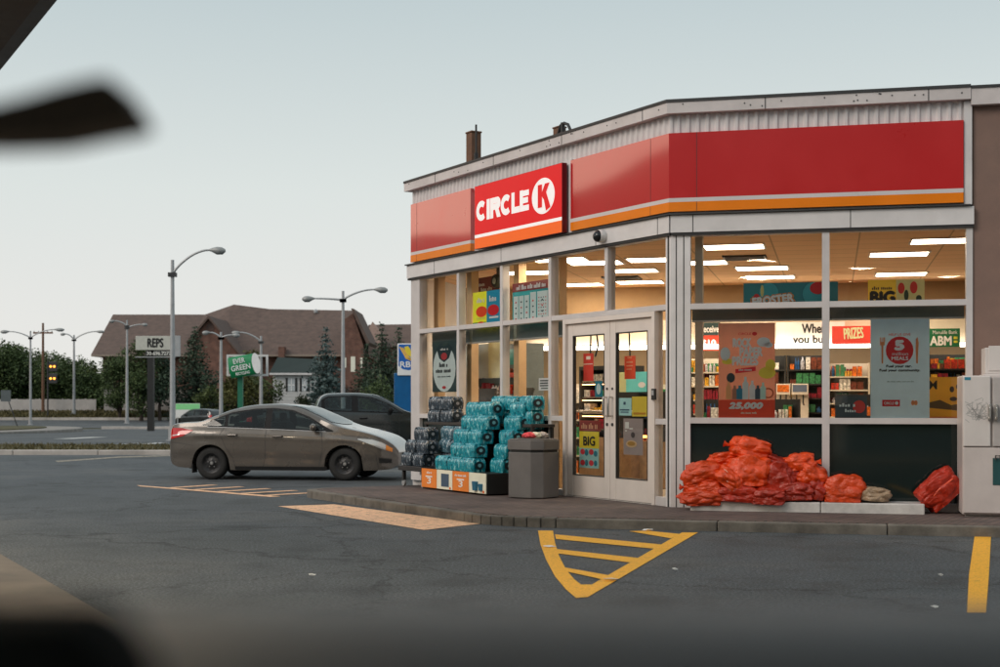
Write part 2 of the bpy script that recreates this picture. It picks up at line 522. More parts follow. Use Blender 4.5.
M['orange'] = mat('orange stripe panel', lin((240, 130, 14)), 0.22, 0, 0.06, 1.5, coat=0.3)
M['stripe_white'] = mat('white stripe panel', (0.66, 0.62, 0.62), 0.3, 0, 0.05, 1.5)
M['brown_stucco'] = mat('brown stucco', lin((132, 108, 98)), 0.9, 0, 0.1, 3, bump=0.5, bscale=90)
M['inside_wall'] = mat('warm white interior wall', (0.42, 0.30, 0.18), 0.8, 0, 0.06)
M['tan_trim'] = mat('tan interior trim', (0.62, 0.42, 0.24), 0.6, 0, 0.1)
M['glass'] = glass_mat('window glass', boost=1.15)
M['spandrel'] = mat('dark green spandrel glass', (0.008, 0.016, 0.015), 0.05, 0, 0.1, 2, spec=0.5)
M['black'] = mat('black plastic', (0.018, 0.018, 0.018), 0.5, bump=0.1)
M['dark_metal'] = mat('dark steel', (0.06, 0.06, 0.062), 0.5, 0.5)
M['galv'] = mat('galvanised steel', (0.42, 0.43, 0.44), 0.5, 0.35, 0.12, 3)
M['chrome'] = mat('brushed steel', (0.6, 0.58, 0.55), 0.25, 0.95)
M['asphalt'] = asphalt_mat('parking asphalt', 0.085, .66)
M['road'] = asphalt_mat('road asphalt', 0.085, 0.8)
M['concrete'] = mat('concrete', (0.27, 0.25, 0.23), 0.85, 0, 0.3, 2.2, bump=0.4, bscale=50)
M['kerb'] = mat('worn kerb concrete', (0.16, 0.145, 0.125), 0.9, 0, 0.45, 3.0, bump=0.6, bscale=40)
M['far_kerb'] = mat('pale kerb concrete', (0.5, 0.46, 0.43), 0.9, 0, 0.3, 1.0)
M['pavers'] = brick_mat('brick pavers', (0.165, 0.115, 0.10), (0.12, 0.088, 0.08), (0.06, 0.055, 0.05), 1.0, 0.2, 0.1, 0.008, rotz=aL)
M['white_paint'] = mat('white painted timber', (0.62, 0.60, 0.58), 0.6, 0, 0.2, 5, bump=0.3)
M['wood'] = mat('weathered brown wood', (0.17, 0.085, 0.05), 0.8, 0, 0.3, 6, bump=0.5)
M['yellow_mark'] = paint_mark_mat('yellow road paint', lin((255, 186, 50)), worn=0.37)
M['orange_mark'] = paint_mark_mat('worn orange road paint', lin((255, 204, 162)), worn=0.44)
M['faint_mark'] = paint_mark_mat('faded road paint', (0.42, 0.36, 0.28), worn=0.52)
M['white_mark'] = paint_mark_mat('white road paint', (0.6, 0.6, 0.58), worn=0.42)
M['grass'] = mat('rough grass', (0.075, 0.068, 0.026), 0.95, 0, 0.5, 1.4, bump=0.8, bscale=25)
M['bank'] = mat('dry grass bank', (0.082, 0.078, 0.03), 0.95, 0, 0.5, 0.35, bump=0.6, bscale=8)

# ------------------------------------------------------------------ ground, roads, pavements
def patch(name, pts, m, lift=0.004, kind='structure', fine=None):
    """a flat sheet whose corners follow the terrain"""
    b = MB()
    b.add([(p[0], p[1], gz(p[1]) + lift) for p in pts], [tuple(range(len(pts)))])
    o = b.build(name, m)
    tag(o, kind=kind)
    return o

def band(name, y_of_x_near, y_of_x_far, xs, m, lift):
    """a long strip across the view that follows the terrain"""
    b = MB()
    rows = 14
    for i, x in enumerate(xs):
        a, c = y_of_x_near(x), y_of_x_far(x)
        for j in range(rows + 1):
            y = a + (c - a) * j / rows
            b.v.append((x, y, gz(y) + lift))
    n = rows + 1
    for i in range(len(xs) - 1):
        for j in range(rows):
            b.f.append((i * n + j, (i + 1) * n + j, (i + 1) * n + j + 1, i * n + j + 1)); b.m.append(0)
    o = b.build(name, m, smooth=True)
    return tag(o, kind='structure')

# one sheet to the horizon (rough grass / earth)
b = MB()
ys = [-60, 0, 20, 44, 60, 80, 105, 128, 150, 152, 154, 156.5, 160, 166, 180, 200, 230, 300, 500, 1000, 2500]
xs = [-1500, -400, -150, -60, 0, 60, 150, 400, 1500]
for y in ys:
    for x in xs:
        b.v.append((x, y, gz(y) - 0.03))
for j in range(len(ys) - 1):
    for i in range(len(xs) - 1):
        k = j * len(xs) + i
        b.f.append((k, k + 1, k + 1 + len(xs), k + len(xs))); b.m.append(0)
tag(b.build('ground', M['bank'], smooth=True), kind='structure')

# parking lot asphalt
patch('parking_lot', [(-90, -40), (60, -40), (60, 39.6), (-90, 39.6)], M['asphalt'], 0.0)
# grass strip behind a pale kerb, then the road
xs = [-120, -80, -50, -30, -20, -12, -6, 0, 6, 12, 30, 60]
gnear = lambda x: 39.9 - 0.006 * (x + 10)
gfar = lambda x: gnear(x) + 7.2
band('grass_verge', gnear, gfar, xs, M['grass'], 0.10)
band('road', lambda x: gfar(x) + 0.02, lambda x: 108.0, xs, M['road'], 0.0)
band('side_road', lambda x: 112.5, lambda x: 151.0, xs, M['road'], 0.0)
band('median_grass', lambda x: 108.2, lambda x: 112.3, [x for x in xs if x > -31], M['grass'], 0.12)
def kerb_line(name, pts, w=0.18, h=0.14, m=None, z0=None):
    b = MB()
    for (x0, y0), (x1, y1) in zip(pts, pts[1:]):
        d = Vector((x1 - x0, y1 - y0)).normalized(); nrm = Vector((-d.y, d.x)) * w
        n = max(1, int((Vector((x1 - x0, y1 - y0))).length / 2.4))
        for i in range(n):
            a = Vector((x0, y0)) + d * ((Vector((x1 - x0, y1 - y0))).length * i / n + 0.006)
            c = Vector((x0, y0)) + d * ((Vector((x1 - x0, y1 - y0))).length * (i + 1) / n - 0.006)
            za = gz(a.y)
            b.slab([(a.x, a.y), (c.x, c.y), (c.x + nrm.x, c.y + nrm.y), (a.x + nrm.x, a.y + nrm.y)], za - 0.05, za + h + random.Random(i).uniform(-.01, .01))
    o = b.build(name, m or M['far_kerb'], bevel=0.02, seg=1)
    return tag(o, kind='structure')
kerb_line('verge_kerb', [(-70, gnear(-70) - 0.19), (8, gnear(8) - 0.19)], 0.18, 0.13)
kerb_line('median_kerb', [(-31, 108.0), (50, 108.0)], 0.25, 0.2)
kerb_line('far_road_kerb', [(-110, 151.2), (50, 151.2)], 0.4, 0.25)

# raised traffic island with grass at the left, and its pale pavement
A1, A2, A3, A4 = GF(-60, 445), GF(0, 437.0), GF(50, 432), GF(-60, 424)
def ring(c, rx, ry, n=26): return [(c[0] + rx * math.cos(6.2832 * i / n), c[1] + ry * math.sin(6.2832 * i / n)) for i in range(n)]
c0 = GF(-40, 432.5)
isl = MB(); isl.slab(ring((c0.x, c0.y), 6.9, 12.5), gz(c0.y) - 0.3, gz(c0.y) + 0.20)
tag(isl.build('traffic_island', M['concrete'], bevel=0.03, seg=1), kind='structure')
isl = MB(); isl.slab(ring((c0.x - 0.8, c0.y + 0.6), 5.2, 10.2), gz(c0.y) + 0.1, gz(c0.y) + 0.26)
tag(isl.build('island_grass', M['grass']), kind='structure')
# painted arrows and lane lines on the road
for a, c_, w in ((GF(72, 439.2), GF(90, 437.2), 0), (GF(113, 445), GF(143, 443), 0), (GF(150, 444.6), GF(156, 443.0), 0)):
    patch('lane_marking', [(a.x, a.y), (c_.x, a.y), (c_.x, c_.y), (a.x, c_.y)], M['white_mark'], 0.012)

# store pavement: kerb lines run parallel to the two shop fronts
kA, kB = G(283, 496.3), G(485, 525.3)
kC = G(900, 535.4)
dL = (L.X).copy(); dR = (R.X).copy()
kA = Vector((kA.x, kA.y, 0)); kC = Vector((kC.x, kC.y, 0))
kB = Vector((kB.x, kB.y, 0))
def isect(p, u, q, v):
    den = u.x * v.y - u.y * v.x
    s = ((q.x - p.x) * v.y - (q.y - p.y) * v.x) / den
    return p + u * s
K = isect(kB, dL, kC, dR)
s_end = (kA - K).dot(dL)
kLend = K + dL * s_end
corner = []
for i in range(9):
    t_ = i / 8.0
    p0, p1, p2 = K - dL * 0.75, K, K + dR * 0.75
    corner.append(p0 * (1 - t_) ** 2 + p1 * 2 * t_ * (1 - t_) + p2 * t_ ** 2)
end_in = kLend + L.Y * 0.0
back_l = kLend + L.Y * 5.0
# rounded left end of the pavement
lend = []
for i in range(7):
    t_ = i / 6.0
    p0, p1, p2 = kLend + L.Y * 0.7, kLend.copy(), kLend + dL * 0.7
    lend.append(p0 * (1 - t_) ** 2 + p1 * 2 * t_ * (1 - t_) + p2 * t_ ** 2)
front = [back_l] + lend + corner + [K + dR * 14]
def offset_line(pts, w):
    out = []
    for i, p in enumerate(pts):
        a = pts[max(0, i - 1)]; c_ = pts[min(len(pts) - 1, i + 1)]
        d = (c_ - a).normalized()
        out.append(p + Vector((-d.y, d.x, 0)) * w)
    return out
inner = offset_line(front, 0.16)
# kerbstones
b = MB()
def walk(pts, step):
    out = [pts[0]]; acc = 0
    for a, c_ in zip(pts, pts[1:]):
        ln = (c_ - a).length; n = max(1, int(round(ln / step)))
        for i in range(1, n + 1): out.append(a + (c_ - a) * i / n)
    return out
rng = random.Random(4)
fo = walk(front, 1.9); fi = offset_line(fo, 0.16)
for i in range(len(fo) - 1):
    d = (fo[i + 1] - fo[i]); g = d.normalized() * 0.005
    dz = rng.uniform(-.006, .006)
    b.slab([tuple((fo[i] + g)[:2]), tuple((fo[i + 1] - g)[:2]), tuple((fi[i + 1] - g)[:2]), tuple((fi[i] + g)[:2])], -0.06, ZW - 0.004 + dz)
tag(b.build('pavement_kerb', M['kerb'], bevel=0.015, seg=2), kind='structure')
pb = MB()
pav = [tuple(p[:2]) for p in inner] + [tuple((R.w(14.5, -12, 0))[:2]), tuple((back_l + dL * 1.0 + L.Y * 1.5)[:2])]
pb.slab(pav, -0.05, ZW)
tag(pb.build('pavement', M['pavers']), kind='structure')

# concrete forecourt slab under the canopy (left foreground)
e0, e1 = G(0, 555), G(78, 600)
ed = (e1 - e0).normalized()
q0 = e0 - ed * 16; q1 = e1 + ed * 14
nl = Vector((ed.y, -ed.x, 0))      # towards the pumps
sl = MB(); sl.slab([tuple(p[:2]) for p in (q0, q0 + nl * 12, q1 + nl * 12, q1)], -0.02, 0.012)
o = sl.build('forecourt_slab', mat('oil darkened concrete', (0.15, 0.132, 0.112), 0.85, 0, 0.35, 1.1, bump=0.4, bscale=40)); tag(o, kind='structure')

# painted markings on the parking lot
def ground_poly(name, pxs, m, lift=0.005):
    b = MB(); b.add([(*G(x, y)[:2], lift) for x, y in pxs], [tuple(range(len(pxs)))])
    return tag(b.build(name, m), kind='structure')
def ground_stroke(name, a, b_, m, lift=0.005):
    """quad between two pixel edges"""
    return ground_poly(name, [a[0], a[1], b_[1], b_[0]], m, lift)
hm = MB()
def gq(*pxs, lift=0.005, mi=0):
    hm.add([(*G(x, y)[:2], lift) for x, y in pxs], [tuple(range(len(pxs)))], mi)
# curved left stroke
lo = [(538, 531), (540.5, 545), (546, 560), (555, 577), (566, 590), (576, 598.5)]
li = [(553, 531), (555, 543), (559, 556), (566, 570), (574, 579.5), (581, 585)]
for i in range(len(lo) - 1):
    gq(lo[i], lo[i + 1], li[i + 1], li[i])
gq((576, 598.5), (588, 597.5), (592, 585), (581, 585))
gq((588, 597.5), (698, 532.8), (682, 532.8), (592, 585))
gq((556, 539.5), (662, 550.0), (668, 545.6), (555, 534.8), lift=0.006)
gq((558, 554), (630, 563), (638, 558.5), (556.5, 549.5), lift=0.006)
gq((566, 572), (607, 581), (618, 577.5), (562, 567.5), lift=0.006)
gq((629, 531.6), (671, 538.8), (681, 534.6), (648, 531.2), lift=0.006)
tag(hm.build('yellow_hatching', M['yellow_mark']), kind='structure')
hm = MB()
gq((974.5, 537), (991, 537), (989, 575), (986, 613), (967, 613), (969, 575))
tag(hm.build('yellow_bay_line', M['yellow_mark']), kind='structure')
hm = MB()
gq((278, 506.5), (334, 504.6), (481, 524.0), (424, 530.4))
tag(hm.build('orange_bay_patch', M['orange_mark']), kind='structure')
hm = MB()
gq((137, 485.4), (281, 496.6), (270, 497.2), (140, 486.6))
for k in range(5):
    a = 168 + k * 24; y = 487.8 + k * 1.85
    gq((a, y), (a + 44 + k * 3, y - 2.9), (a + 50 + k * 3, y - 2.5), (a + 7, y + 0.5), lift=0.006)
tag(hm.build('orange_bay_hatching', M['orange_mark']), kind='structure')
hm = MB()
gq((55, 461), (120, 456.6), (172, 455.2), (172, 456.2), (120, 457.8), (58, 462.2))
tag(hm.build('faded_bay_line', M['faint_mark']), kind='structure')

# unseen hills added left and behind, shaped to darken reflections in the shop front
vs, fs = [], []
N_ = 120
_hp = lambda a, P=((-34, 2), (-40, 9), (-43, 15), (-46, 18.5), (-50, 21), (-53, 22), (-57.6, 28), (-62, 32), (-70, 28), (-78, 15), (-90, 8), (-100, 6), (-136, 6), (-148, 24), (-158, 40), (-205, 42), (-225, 20), (-236, 10)): next(za + (zb - za) * (a - xa) / (xb - xa) for (xa, za), (xb, zb) in zip(P, P[1:]) if xb <= a <= xa)
for i in range(N_ + 1):
    az = -34 - 200 * i / N_
    e = 0.9 * math.sin(math.pi * i / N_) ** .5
    hh = _hp(az) + .9 * math.sin(az * .9) + .6 * math.sin(az * 2.3)
    for j, (dd, f) in enumerate(((118, 0), (128, .75), (140, 1), (170, .9), (230, 0))):
        vs.append((math.sin(R_(az)) * dd, math.cos(R_(az)) * dd, -1 + hh * f))
for i in range(N_):
    for j in range(4):
        a = i * 5 + j; fs.append((a, a + 1, a + 6, a + 5))
b = MB(); b.add(vs, fs)
tag(b.build('reflected_hill', mat('unseen reflected hillside', (.035, .042, .022), .95, 0, .5, .12, bump=.8, bscale=1.5), smooth=True), kind='structure')
# ------------------------------------------------------------------ the store
store = empty('convenience_store', CORNER, 0, 'grey and white glass-fronted corner store with a red and orange band under its roof edge', 'store')
def onL(mb, name, mats, parent=None, **k): return mb.build(name, mats, parent or store, loc=(0, 0, 0), rot=aL, **k)
def onR(mb, name, mats, parent=None, **k): return mb.build(name, mats, parent or store, loc=(0, 0, 0), rot=aR, **k)

xL0 = L.x(412.5)
xR1 = R.x(970)
ZH, ZT0, ZT1, ZS0, ZS1 = 3.655, 2.700, 2.775, 1.215, 1.290     # head, transom, lower rail
ZCAP0, ZCAP1 = 5.234, 5.391

# roof edge capping, corrugated sheet, ledge, fascia on the two fronts
for fr, x0, x1, m0, m1, put in ((L, xL0 - 0.1, 0, 0, MIT, onL), (R, 0, xR1, MIT, 0, onR)):
    mb = MB(); mb.strip(x0, x1, -0.30, 0.12, ZCAP0 + 0.012, ZCAP1, 0, m0, m1)
    mb.strip(x0, x1, -0.30, 0.135, ZCAP1, ZCAP1 + 0.035, 1, m0, m1)
    n = 0
    x = x0 + 1.2
    while x < x1 - 0.2:
        mb.strip(x, x + 0.012, 0.115, 0.1235, ZCAP0 + 0.012, ZCAP1, 1); x += 2.0
    rr = random.Random(3)
    for _ in range(16):
        q = rr.uniform(x0 + .1, x1 - .1); mb.strip(q, q + 0.02, 0.1, 0.124, ZCAP0 + rr.uniform(.03, .12), ZCAP0 + .14, 1) if False else None
        zz = ZCAP0 + rr.uniform(.04, .13); mb.strip(q, q + 0.016, 0.11, 0.126, zz, zz + 0.016, 1)
    put(mb, 'roof_capping', [M['cap'], M['dark_metal']])
    mb = MB(); mb.strip(x0 + (0.1 if fr is L else 0), x1, -0.12, 0.0, 3.665, ZCAP0 + 0.012, 0, m0, m1)
    x = x0 + (0.14 if fr is L else 0.05)
    while x < x1 - 0.05:
        mb.add([(x, 0, 4.96), (x + .022, -0.026, 4.96), (x + .052, -0.026, 4.96), (x + .074, 0, 4.96), (x, 0, ZCAP0 + .01), (x + .022, -0.026, ZCAP0 + .01), (x + .052, -0.026, ZCAP0 + .01), (x + .074, 0, ZCAP0 + .01)],
               [(0, 1, 5, 4), (1, 2, 6, 5), (2, 3, 7, 6)])
        x += 0.125
    put(mb, 'corrugated_sheet', M['white_metal'])
    mb = MB(); mb.strip(x0, x1, 0.002, 0.11, 3.928, 3.946, 0, m0, m1)
    put(mb, 'ledge_shadow_line', M['dark_metal'])  # ledge coloured dark to stand for the shadow line above the fascia
    xf1 = x1 + (R.x(973.5) - xR1 if fr is R else 0)
    mb = MB(); mb.strip(x0 + 0.02, xf1, 0.002, 0.075, 3.70, 3.922, 0, m0, m1)
    mb.strip(x0 + 0.02, xf1, 0.002, 0.06, 3.665, 3.694, 1, m0, m1)
    js = [L.x(505), L.x(438), L.x(600), -0.22] if fr is L else [R.x(693), R.x(850)]
    for j in js: mb.strip(j, j + 0.011, 0.07, 0.077, 3.70, 3.921, 1)
    put(mb, 'fascia', [M['white_metal'], M['gasket']])

# red / white / orange sign band
zr0, zr1, zw0, zo0 = 4.149, 4.995, 4.096, 3.972
bandL = [(L.x(414.5), L.x(474.6)), (L.x(575.0), 0.0)]
bandR = [(0.0, R.x(963))]
for (x0, x1), put, m0, m1, seams in ((bandL[0], onL, 0, 0, [L.x(420.5)]), (bandL[1], onL, 0, MIT, [L.x(655)]), (bandR[0], onR, MIT, 0, [R.x(697)])):
    mb = MB(); mb.strip(x0, x1, 0.003, 0.075, zr0, zr1, 0, m0, m1)
    for s in seams: mb.strip(s, s + 0.007, 0.07, 0.0765, zr0, zr1, 1)
    put(mb, 'red_panel', [M['red'], M['gasket']])
    mb = MB(); mb.strip(x0, x1, 0.003, 0.077, zw0, zr0 - 0.001, 0, m0, m1); put(mb, 'white_stripe', M['stripe_white'])
    mb = MB(); mb.strip(x0, x1, 0.003, 0.079, zo0, zw0 - 0.001, 0, m0, m1)
    for s in seams: mb.strip(s, s + 0.006, 0.075, 0.0805, zo0, zw0 - 0.001, 1)
    put(mb, 'orange_stripe', [M['orange'], M['gasket']])
mb = MB(); mb.strip(L.x(565), L.x(574.6), 0.003, 0.05, 3.96, 5.02); onL(mb, 'white_panel', M['white_metal'])
mb = MB(); mb.strip(R.x(963.6), xR1 + 0.02, 0.003, 0.05, 3.95, ZCAP0); onR(mb, 'white_panel', M['white_metal'])

# pillars and glazing frames
mb = MB()
mb.strip(L.x(667.5), 0, -0.12, 0.03, ZW, 3.664, 0, 0, MIT)
mb.strip(L.x(669.5), L.x(671.0), 0.029, 0.034, ZW, 3.664, 1)
onL(mb, 'corner_pillar', [M['white_metal'], M['gasket']])
mb = MB()
mb.strip(0, R.x(690.5), -0.12, 0.03, ZW, 3.664, 0, MIT, 0)
for px in (676, 683.5): mb.strip(R.x(px), R.x(px) + 0.012, 0.029, 0.034, ZW, 3.664, 1)
onR(mb, 'corner_pillar', [M['white_metal'], M['gasket']])
mb = MB(); mb.strip(xL0, L.x(421), -0.12, 0.03, ZW, 3.664); onL(mb, 'end_pillar', M['frame'])
mb = MB(); mb.strip(R.x(966), xR1 + 0.03, -0.12, 0.03, ZW, 3.664); onR(mb, 'end_pillar', M['frame'])

D0, D1 = -0.10, 0.035
mb = MB()
mulL = [459.5, 503, 551.5]
x421 = L.x(421)
xd0, xd1 = L.x(565), L.x(657)           # door frame
for px in mulL: mb.strip(L.x(px) - 0.04, L.x(px) + 0.04, D0, D1, ZW, ZH)
mb.strip(L.x(608) - 0.04, L.x(608) + 0.04, D0, D1, ZT1, ZH)
prev = x421
edges = [L.x(p) for p in mulL] + [L.x(608), L.x(667.5)]
for k, e in enumerate(edges):
    a = prev + (0.04 if k else 0); c_ = e - (0.04 if k < 4 else 0)
    mb.strip(a, c_, D0, D1 - 0.004, ZH, 3.664)
    mb.strip(a, c_, D0, D1 - 0.004, ZT0, ZT1)
    if k < 3: mb.strip(a, c_, D0, D1 - 0.004, ZS0, ZS1); mb.strip(a, c_, D0, D1 - 0.004, ZW, ZW + 0.09)
    prev = e
# sidelights beside the doors
mb.strip(L.x(551.5) + .04, xd0 - 0.001, D0, D1 - 0.004, ZS0, ZS1); mb.strip(L.x(551.5) + .04, xd0 - 0.001, D0, D1 - 0.004, ZW, ZW + .09)
mb.strip(xd1 + 0.001, L.x(667.5), D0, D1 - 0.004, ZS0 - .02, ZS1 - .02); mb.strip(xd1 + 0.001, L.x(667.5), D0, D1 - 0.004, ZW, ZW + .12)
mb.strip(608 and L.x(608) - 0.0405, L.x(608) + 0.0405, D0, D1 - 0.006, ZT0, ZT1 + 0.001)
onL(mb, 'window_frame', M['frame'], bevel=0.004, seg=1)
mb = MB()
xm0, xm1 = R.x(822), R.x(829.5)
mb.strip(xm0, xm1, D0, D1, ZW, ZH)
for a, c_ in ((R.x(690.5), xm0), (xm1, R.x(966))):
    mb.strip(a, c_, D0, D1 - 0.004, ZH, 3.664); mb.strip(a, c_, D0, D1 - 0.004, ZT0, ZT1)
    mb.strip(a, c_, D0, D1 - 0.004, ZS0, ZS1); mb.strip(a, c_, D0, D1 - 0.004, ZW, ZW + .10)
mb.strip(xm0, xm1, D0, D1 - .004, ZH, 3.664)
onR(mb, 'window_frame', M['frame'], bevel=0.004, seg=1)

# panes, dark lower panels, blinds
def pane(put, x0, x1, z0, z1, name='window_pane', m='glass', d=-0.03):
    mb = MB(); mb.rect(x0 - .01, x1 + .01, z0 - .01, z1 + .01, -d); return put(mb, name, M[m])
prev = x421
for k, e in enumerate(edges):
    a = prev + (0.04 if k else 0); c_ = e - (0.04 if k < 4 else 0)
    pane(onL, a, c_, ZT1, ZH)
    if k < 3:
        pane(onL, a, c_, ZS1, ZT0)
        mb = MB(); mb.strip(a - .005, c_ + .005, -0.06, -0.03, ZW + .09, ZS0); onL(mb, 'lower_panel', M['spandrel'])
        mb = MB(); mb.strip(a, c_, -0.30, -0.22, ZT0 - 0.20, ZT0 + 0.03); mb.strip(a, c_, -0.31, -0.21, ZT0 - .225, ZT0 - .20, 1)
        onL(mb, 'roller_blind', [mat('slate blind', (0.10, 0.13, 0.135), 0.7), M['galv']])
    prev = e
pane(onL, L.x(551.5) + .04, xd0, ZS1, ZT0); pane(onL, L.x(551.5) + .04, xd0, ZW + .09, ZS0)
pane(onL, xd1, L.x(667.5), ZS1 - .02, ZT0); pane(onL, xd1, L.x(667.5), ZW + .12, ZS0 - .02)
mbl = mat('slate blind wide', (0.13, 0.15, 0.15), 0.7)
for a, c_ in ((R.x(690.5), xm0), (xm1, R.x(966))):
    pane(onR, a, c_, ZT1, ZH); pane(onR, a, c_, ZS1, ZT0)
    mb = MB(); mb.strip(a - .005, c_ + .005, -0.06, -0.03, ZW + .10, ZS0); onR(mb, 'lower_panel', M['spandrel'])
    mb = MB(); mb.strip(a, c_, -0.32, -0.24, ZT0 - 0.13, ZT0 + 0.03); mb.strip(a, c_, -0.33, -0.23, ZT0 - .15, ZT0 - .13, 1)
    onR(mb, 'roller_blind', [mbl, M['galv']])

# the double door
def leaf(x0, x1, hinge):
    zb, zt = ZW + 0.015, ZT0 - 0.075
    st = 0.135
    g0, g1 = zb + 0.30, zt - 0.17
    mb = MB()
    mb.strip(x0, x0 + st, -0.06, 0.0, zb, zt); mb.strip(x1 - st, x1, -0.06, 0.0, zb, zt)
    mb.strip(x0 + st, x1 - st, -0.06, -0.002, zb, g0); mb.strip(x0 + st, x1 - st, -0.06, -0.002, g1, zt)
    d = onL(mb, 'door', M['door_frame'], bevel=0.006, seg=2)
    gm = MB(); gm.rect(x0 + st - .01, x1 - st + .01, g0 - .01, g1 + .01, 0.03)
    gm.build('door_glass', M['glass'], d)
    gk = MB()
    for a, b_, c_, e_ in ((x0 + st, x1 - st, g0, g0 + .014), (x0 + st, x1 - st, g1 - .014, g1)): gk.strip(a, b_, -0.05, 0.003, c_, e_)
    for a in (x0 + st, x1 - st - .014): gk.strip(a, a + .014, -0.05, 0.0025, g0, g1)
    gk.build('glazing_bead', M['gasket'], d)
    xh = x1 - st * .45 if hinge == 'L' else x0 + st * .45
    hb = MB()
    s_ = -1 if hinge == 'L' else 1
    hb.tube([(xh, 0, 1.56), (xh, -0.07, 1.56), (xh + s_ * .0, -0.075, 1.54), (xh, -0.075, 1.32), (xh, -0.07, 1.30), (xh, 0, 1.30)], 0.014, 8)
    hb.build('door_handle', M['chrome'], d, smooth=True)
    pb_ = MB(); pb_.tube([(x0 + .04, .10, 1.36), (x0 + .06, .13, 1.36), (x1 - .06, .13, 1.36), (x1 - .04, .10, 1.36)], 0.018, 8)
    pb_.build('push_bar', M['chrome'], d, smooth=True)
    for zk, rk_ in ((1.18, .022), (1.68, .016)):
        lk = MB(); lk.lathe([(0, -.014), (rk_, -.014), (rk_, 0)], (xh, 0, zk), 'y', 12); lk.build('lock', M['dark_metal'], d, smooth=True)
    return d
xdm = L.x(610)
leaf(xd0 + 0.075, xdm - 0.004, 'L')
leaf(xdm + 0.004, xd1 - 0.075, 'R')
mb = MB()
mb.strip(xd0, xd0 + .07, -.1, 0.045, ZW, ZT0 - .002); mb.strip(xd1 - .07, xd1, -.1, 0.045, ZW, ZT0 - .002)
mb.strip(xd0 + .07, xd1 - .07, -.1, 0.043, ZT0 - .07, ZT0 - .002); mb.strip(xd0 + .07, xd1 - .07, -.1, 0.03, ZW - .005, ZW + .012, 1)
onL(mb, 'door_frame', [M['door_frame'], M['chrome']], bevel=0.004, seg=1)
mb = MB(); mb.strip(xd1 - .03, xd1 + .05, .046, .075, 1.52, 1.67); mb.strip(xd1 - .015, xd1 + .035, .0755, .08, 1.58, 1.65, 1)
onL(mb, 'card_reader', [M['black'], M['galv']], bevel=.006)

# solid walls: room polygon in the R frame (x right, y inwards)
axA, ayA = R.local(L.w(xL0, 0, 0))
YB = 9.2
XR_ = 12.0
def wall_box(x0, x1, y0, y1, z0, z1, name, m):
    mb = MB(); mb.box(x0, x1, y0, y1, z0, z1); return onR(mb, name, m)
wall_box(axA, axA + 0.2, ayA + .02, YB, 0, ZCAP1 - .02, 'wall', M['white_metal'])
wall_box(axA + .21, XR_, YB - .2, YB, 0, ZCAP1 - .02, 'wall', M['inside_wall'])
wall_box(XR_ - .2, XR_ - .001, .2, YB - .21, 0, ZCAP1 - .02, 'wall', M['inside_wall'])
mb = MB(); xb = xR1 + 0.035
mb.box(xb, XR_, -0.004, 0.19, 0, ZCAP0 - .055); onR(mb, 'stucco_wall', M['brown_stucco'])
mb = MB(); mb.box(xR1 + .005, XR_, -0.11, 0.3, ZCAP0 - .06, ZCAP1 - .012); mb.box(xR1 + .003, XR_, -0.125, 0.3, ZCAP1 - .012, ZCAP1 + .02, 1)
onR(mb, 'roof_capping', [M['cap'], M['dark_metal']])
room = [(axA + .2, ayA + .15), (-0.05, .12), (xR1 + .2, .12), (XR_ - .2, .12), (XR_ - .2, YB - .2), (axA + .2, YB - .2)]
mb = MB(); mb.slab(room, ZW - .04, ZW + .005); onR(mb, 'floor', mat('vinyl floor', (0.42, 0.37, 0.30), 0.3, 0, 0.1, 2))
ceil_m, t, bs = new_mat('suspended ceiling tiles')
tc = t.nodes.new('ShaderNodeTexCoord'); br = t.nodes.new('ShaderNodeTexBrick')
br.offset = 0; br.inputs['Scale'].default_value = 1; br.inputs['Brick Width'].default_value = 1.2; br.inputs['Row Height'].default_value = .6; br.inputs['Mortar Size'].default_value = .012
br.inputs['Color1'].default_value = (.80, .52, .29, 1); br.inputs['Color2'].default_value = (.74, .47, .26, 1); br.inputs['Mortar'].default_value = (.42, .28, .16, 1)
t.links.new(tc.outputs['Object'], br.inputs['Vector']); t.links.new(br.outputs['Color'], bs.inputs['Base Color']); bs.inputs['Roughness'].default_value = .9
ZC = 3.76
mb = MB(); mb.slab(room, ZC, ZC + .06); onR(mb, 'ceiling', ceil_m)
roofp = [(axA + .01, ayA + .25), (0, .28), (XR_ - .01, .28), (XR_ - .01, YB - .01), (axA + .01, YB - .01)]
mb = MB(); mb.slab(roofp, 5.1, 5.16); onR(mb, 'roof', mat('roof felt', (.05, .05, .05), .9))
# tan posts standing just inside the glazing
for px in (437, 470, 517, 557):
    x = L.x(px, -0.42); mb = MB(); mb.strip(x, x + .16, -.5, -.36, ZW, ZC); onL(mb, 'interior_post', M['tan_trim'])
x = R.x(695, -.25); mb = MB(); mb.strip(x, x + .10, -.40, -.25, ZW, ZC); onR(mb, 'interior_post', mat('pale interior post', (.5, .44, .36), .6))

# low white-painted plinth in front of the right windows
mb = MB()
x0p, x1p = R.x(690, .5), R.x(925, .5)
xs_ = [x0p, x0p + (x1p - x0p) * .565, x1p]
for a, c_ in zip(xs_, xs_[1:]):
    mb.strip(a + .004, c_ - .004, 0.04, 0.52, ZW - .02, ZW + .125)
pl = mb.build('window_plinth', M['white_paint'], loc=CORNER, rot=aR, bevel=.012, seg=2)
tag(pl, 'long low white painted plinth under the right hand shop windows', 'plinth')

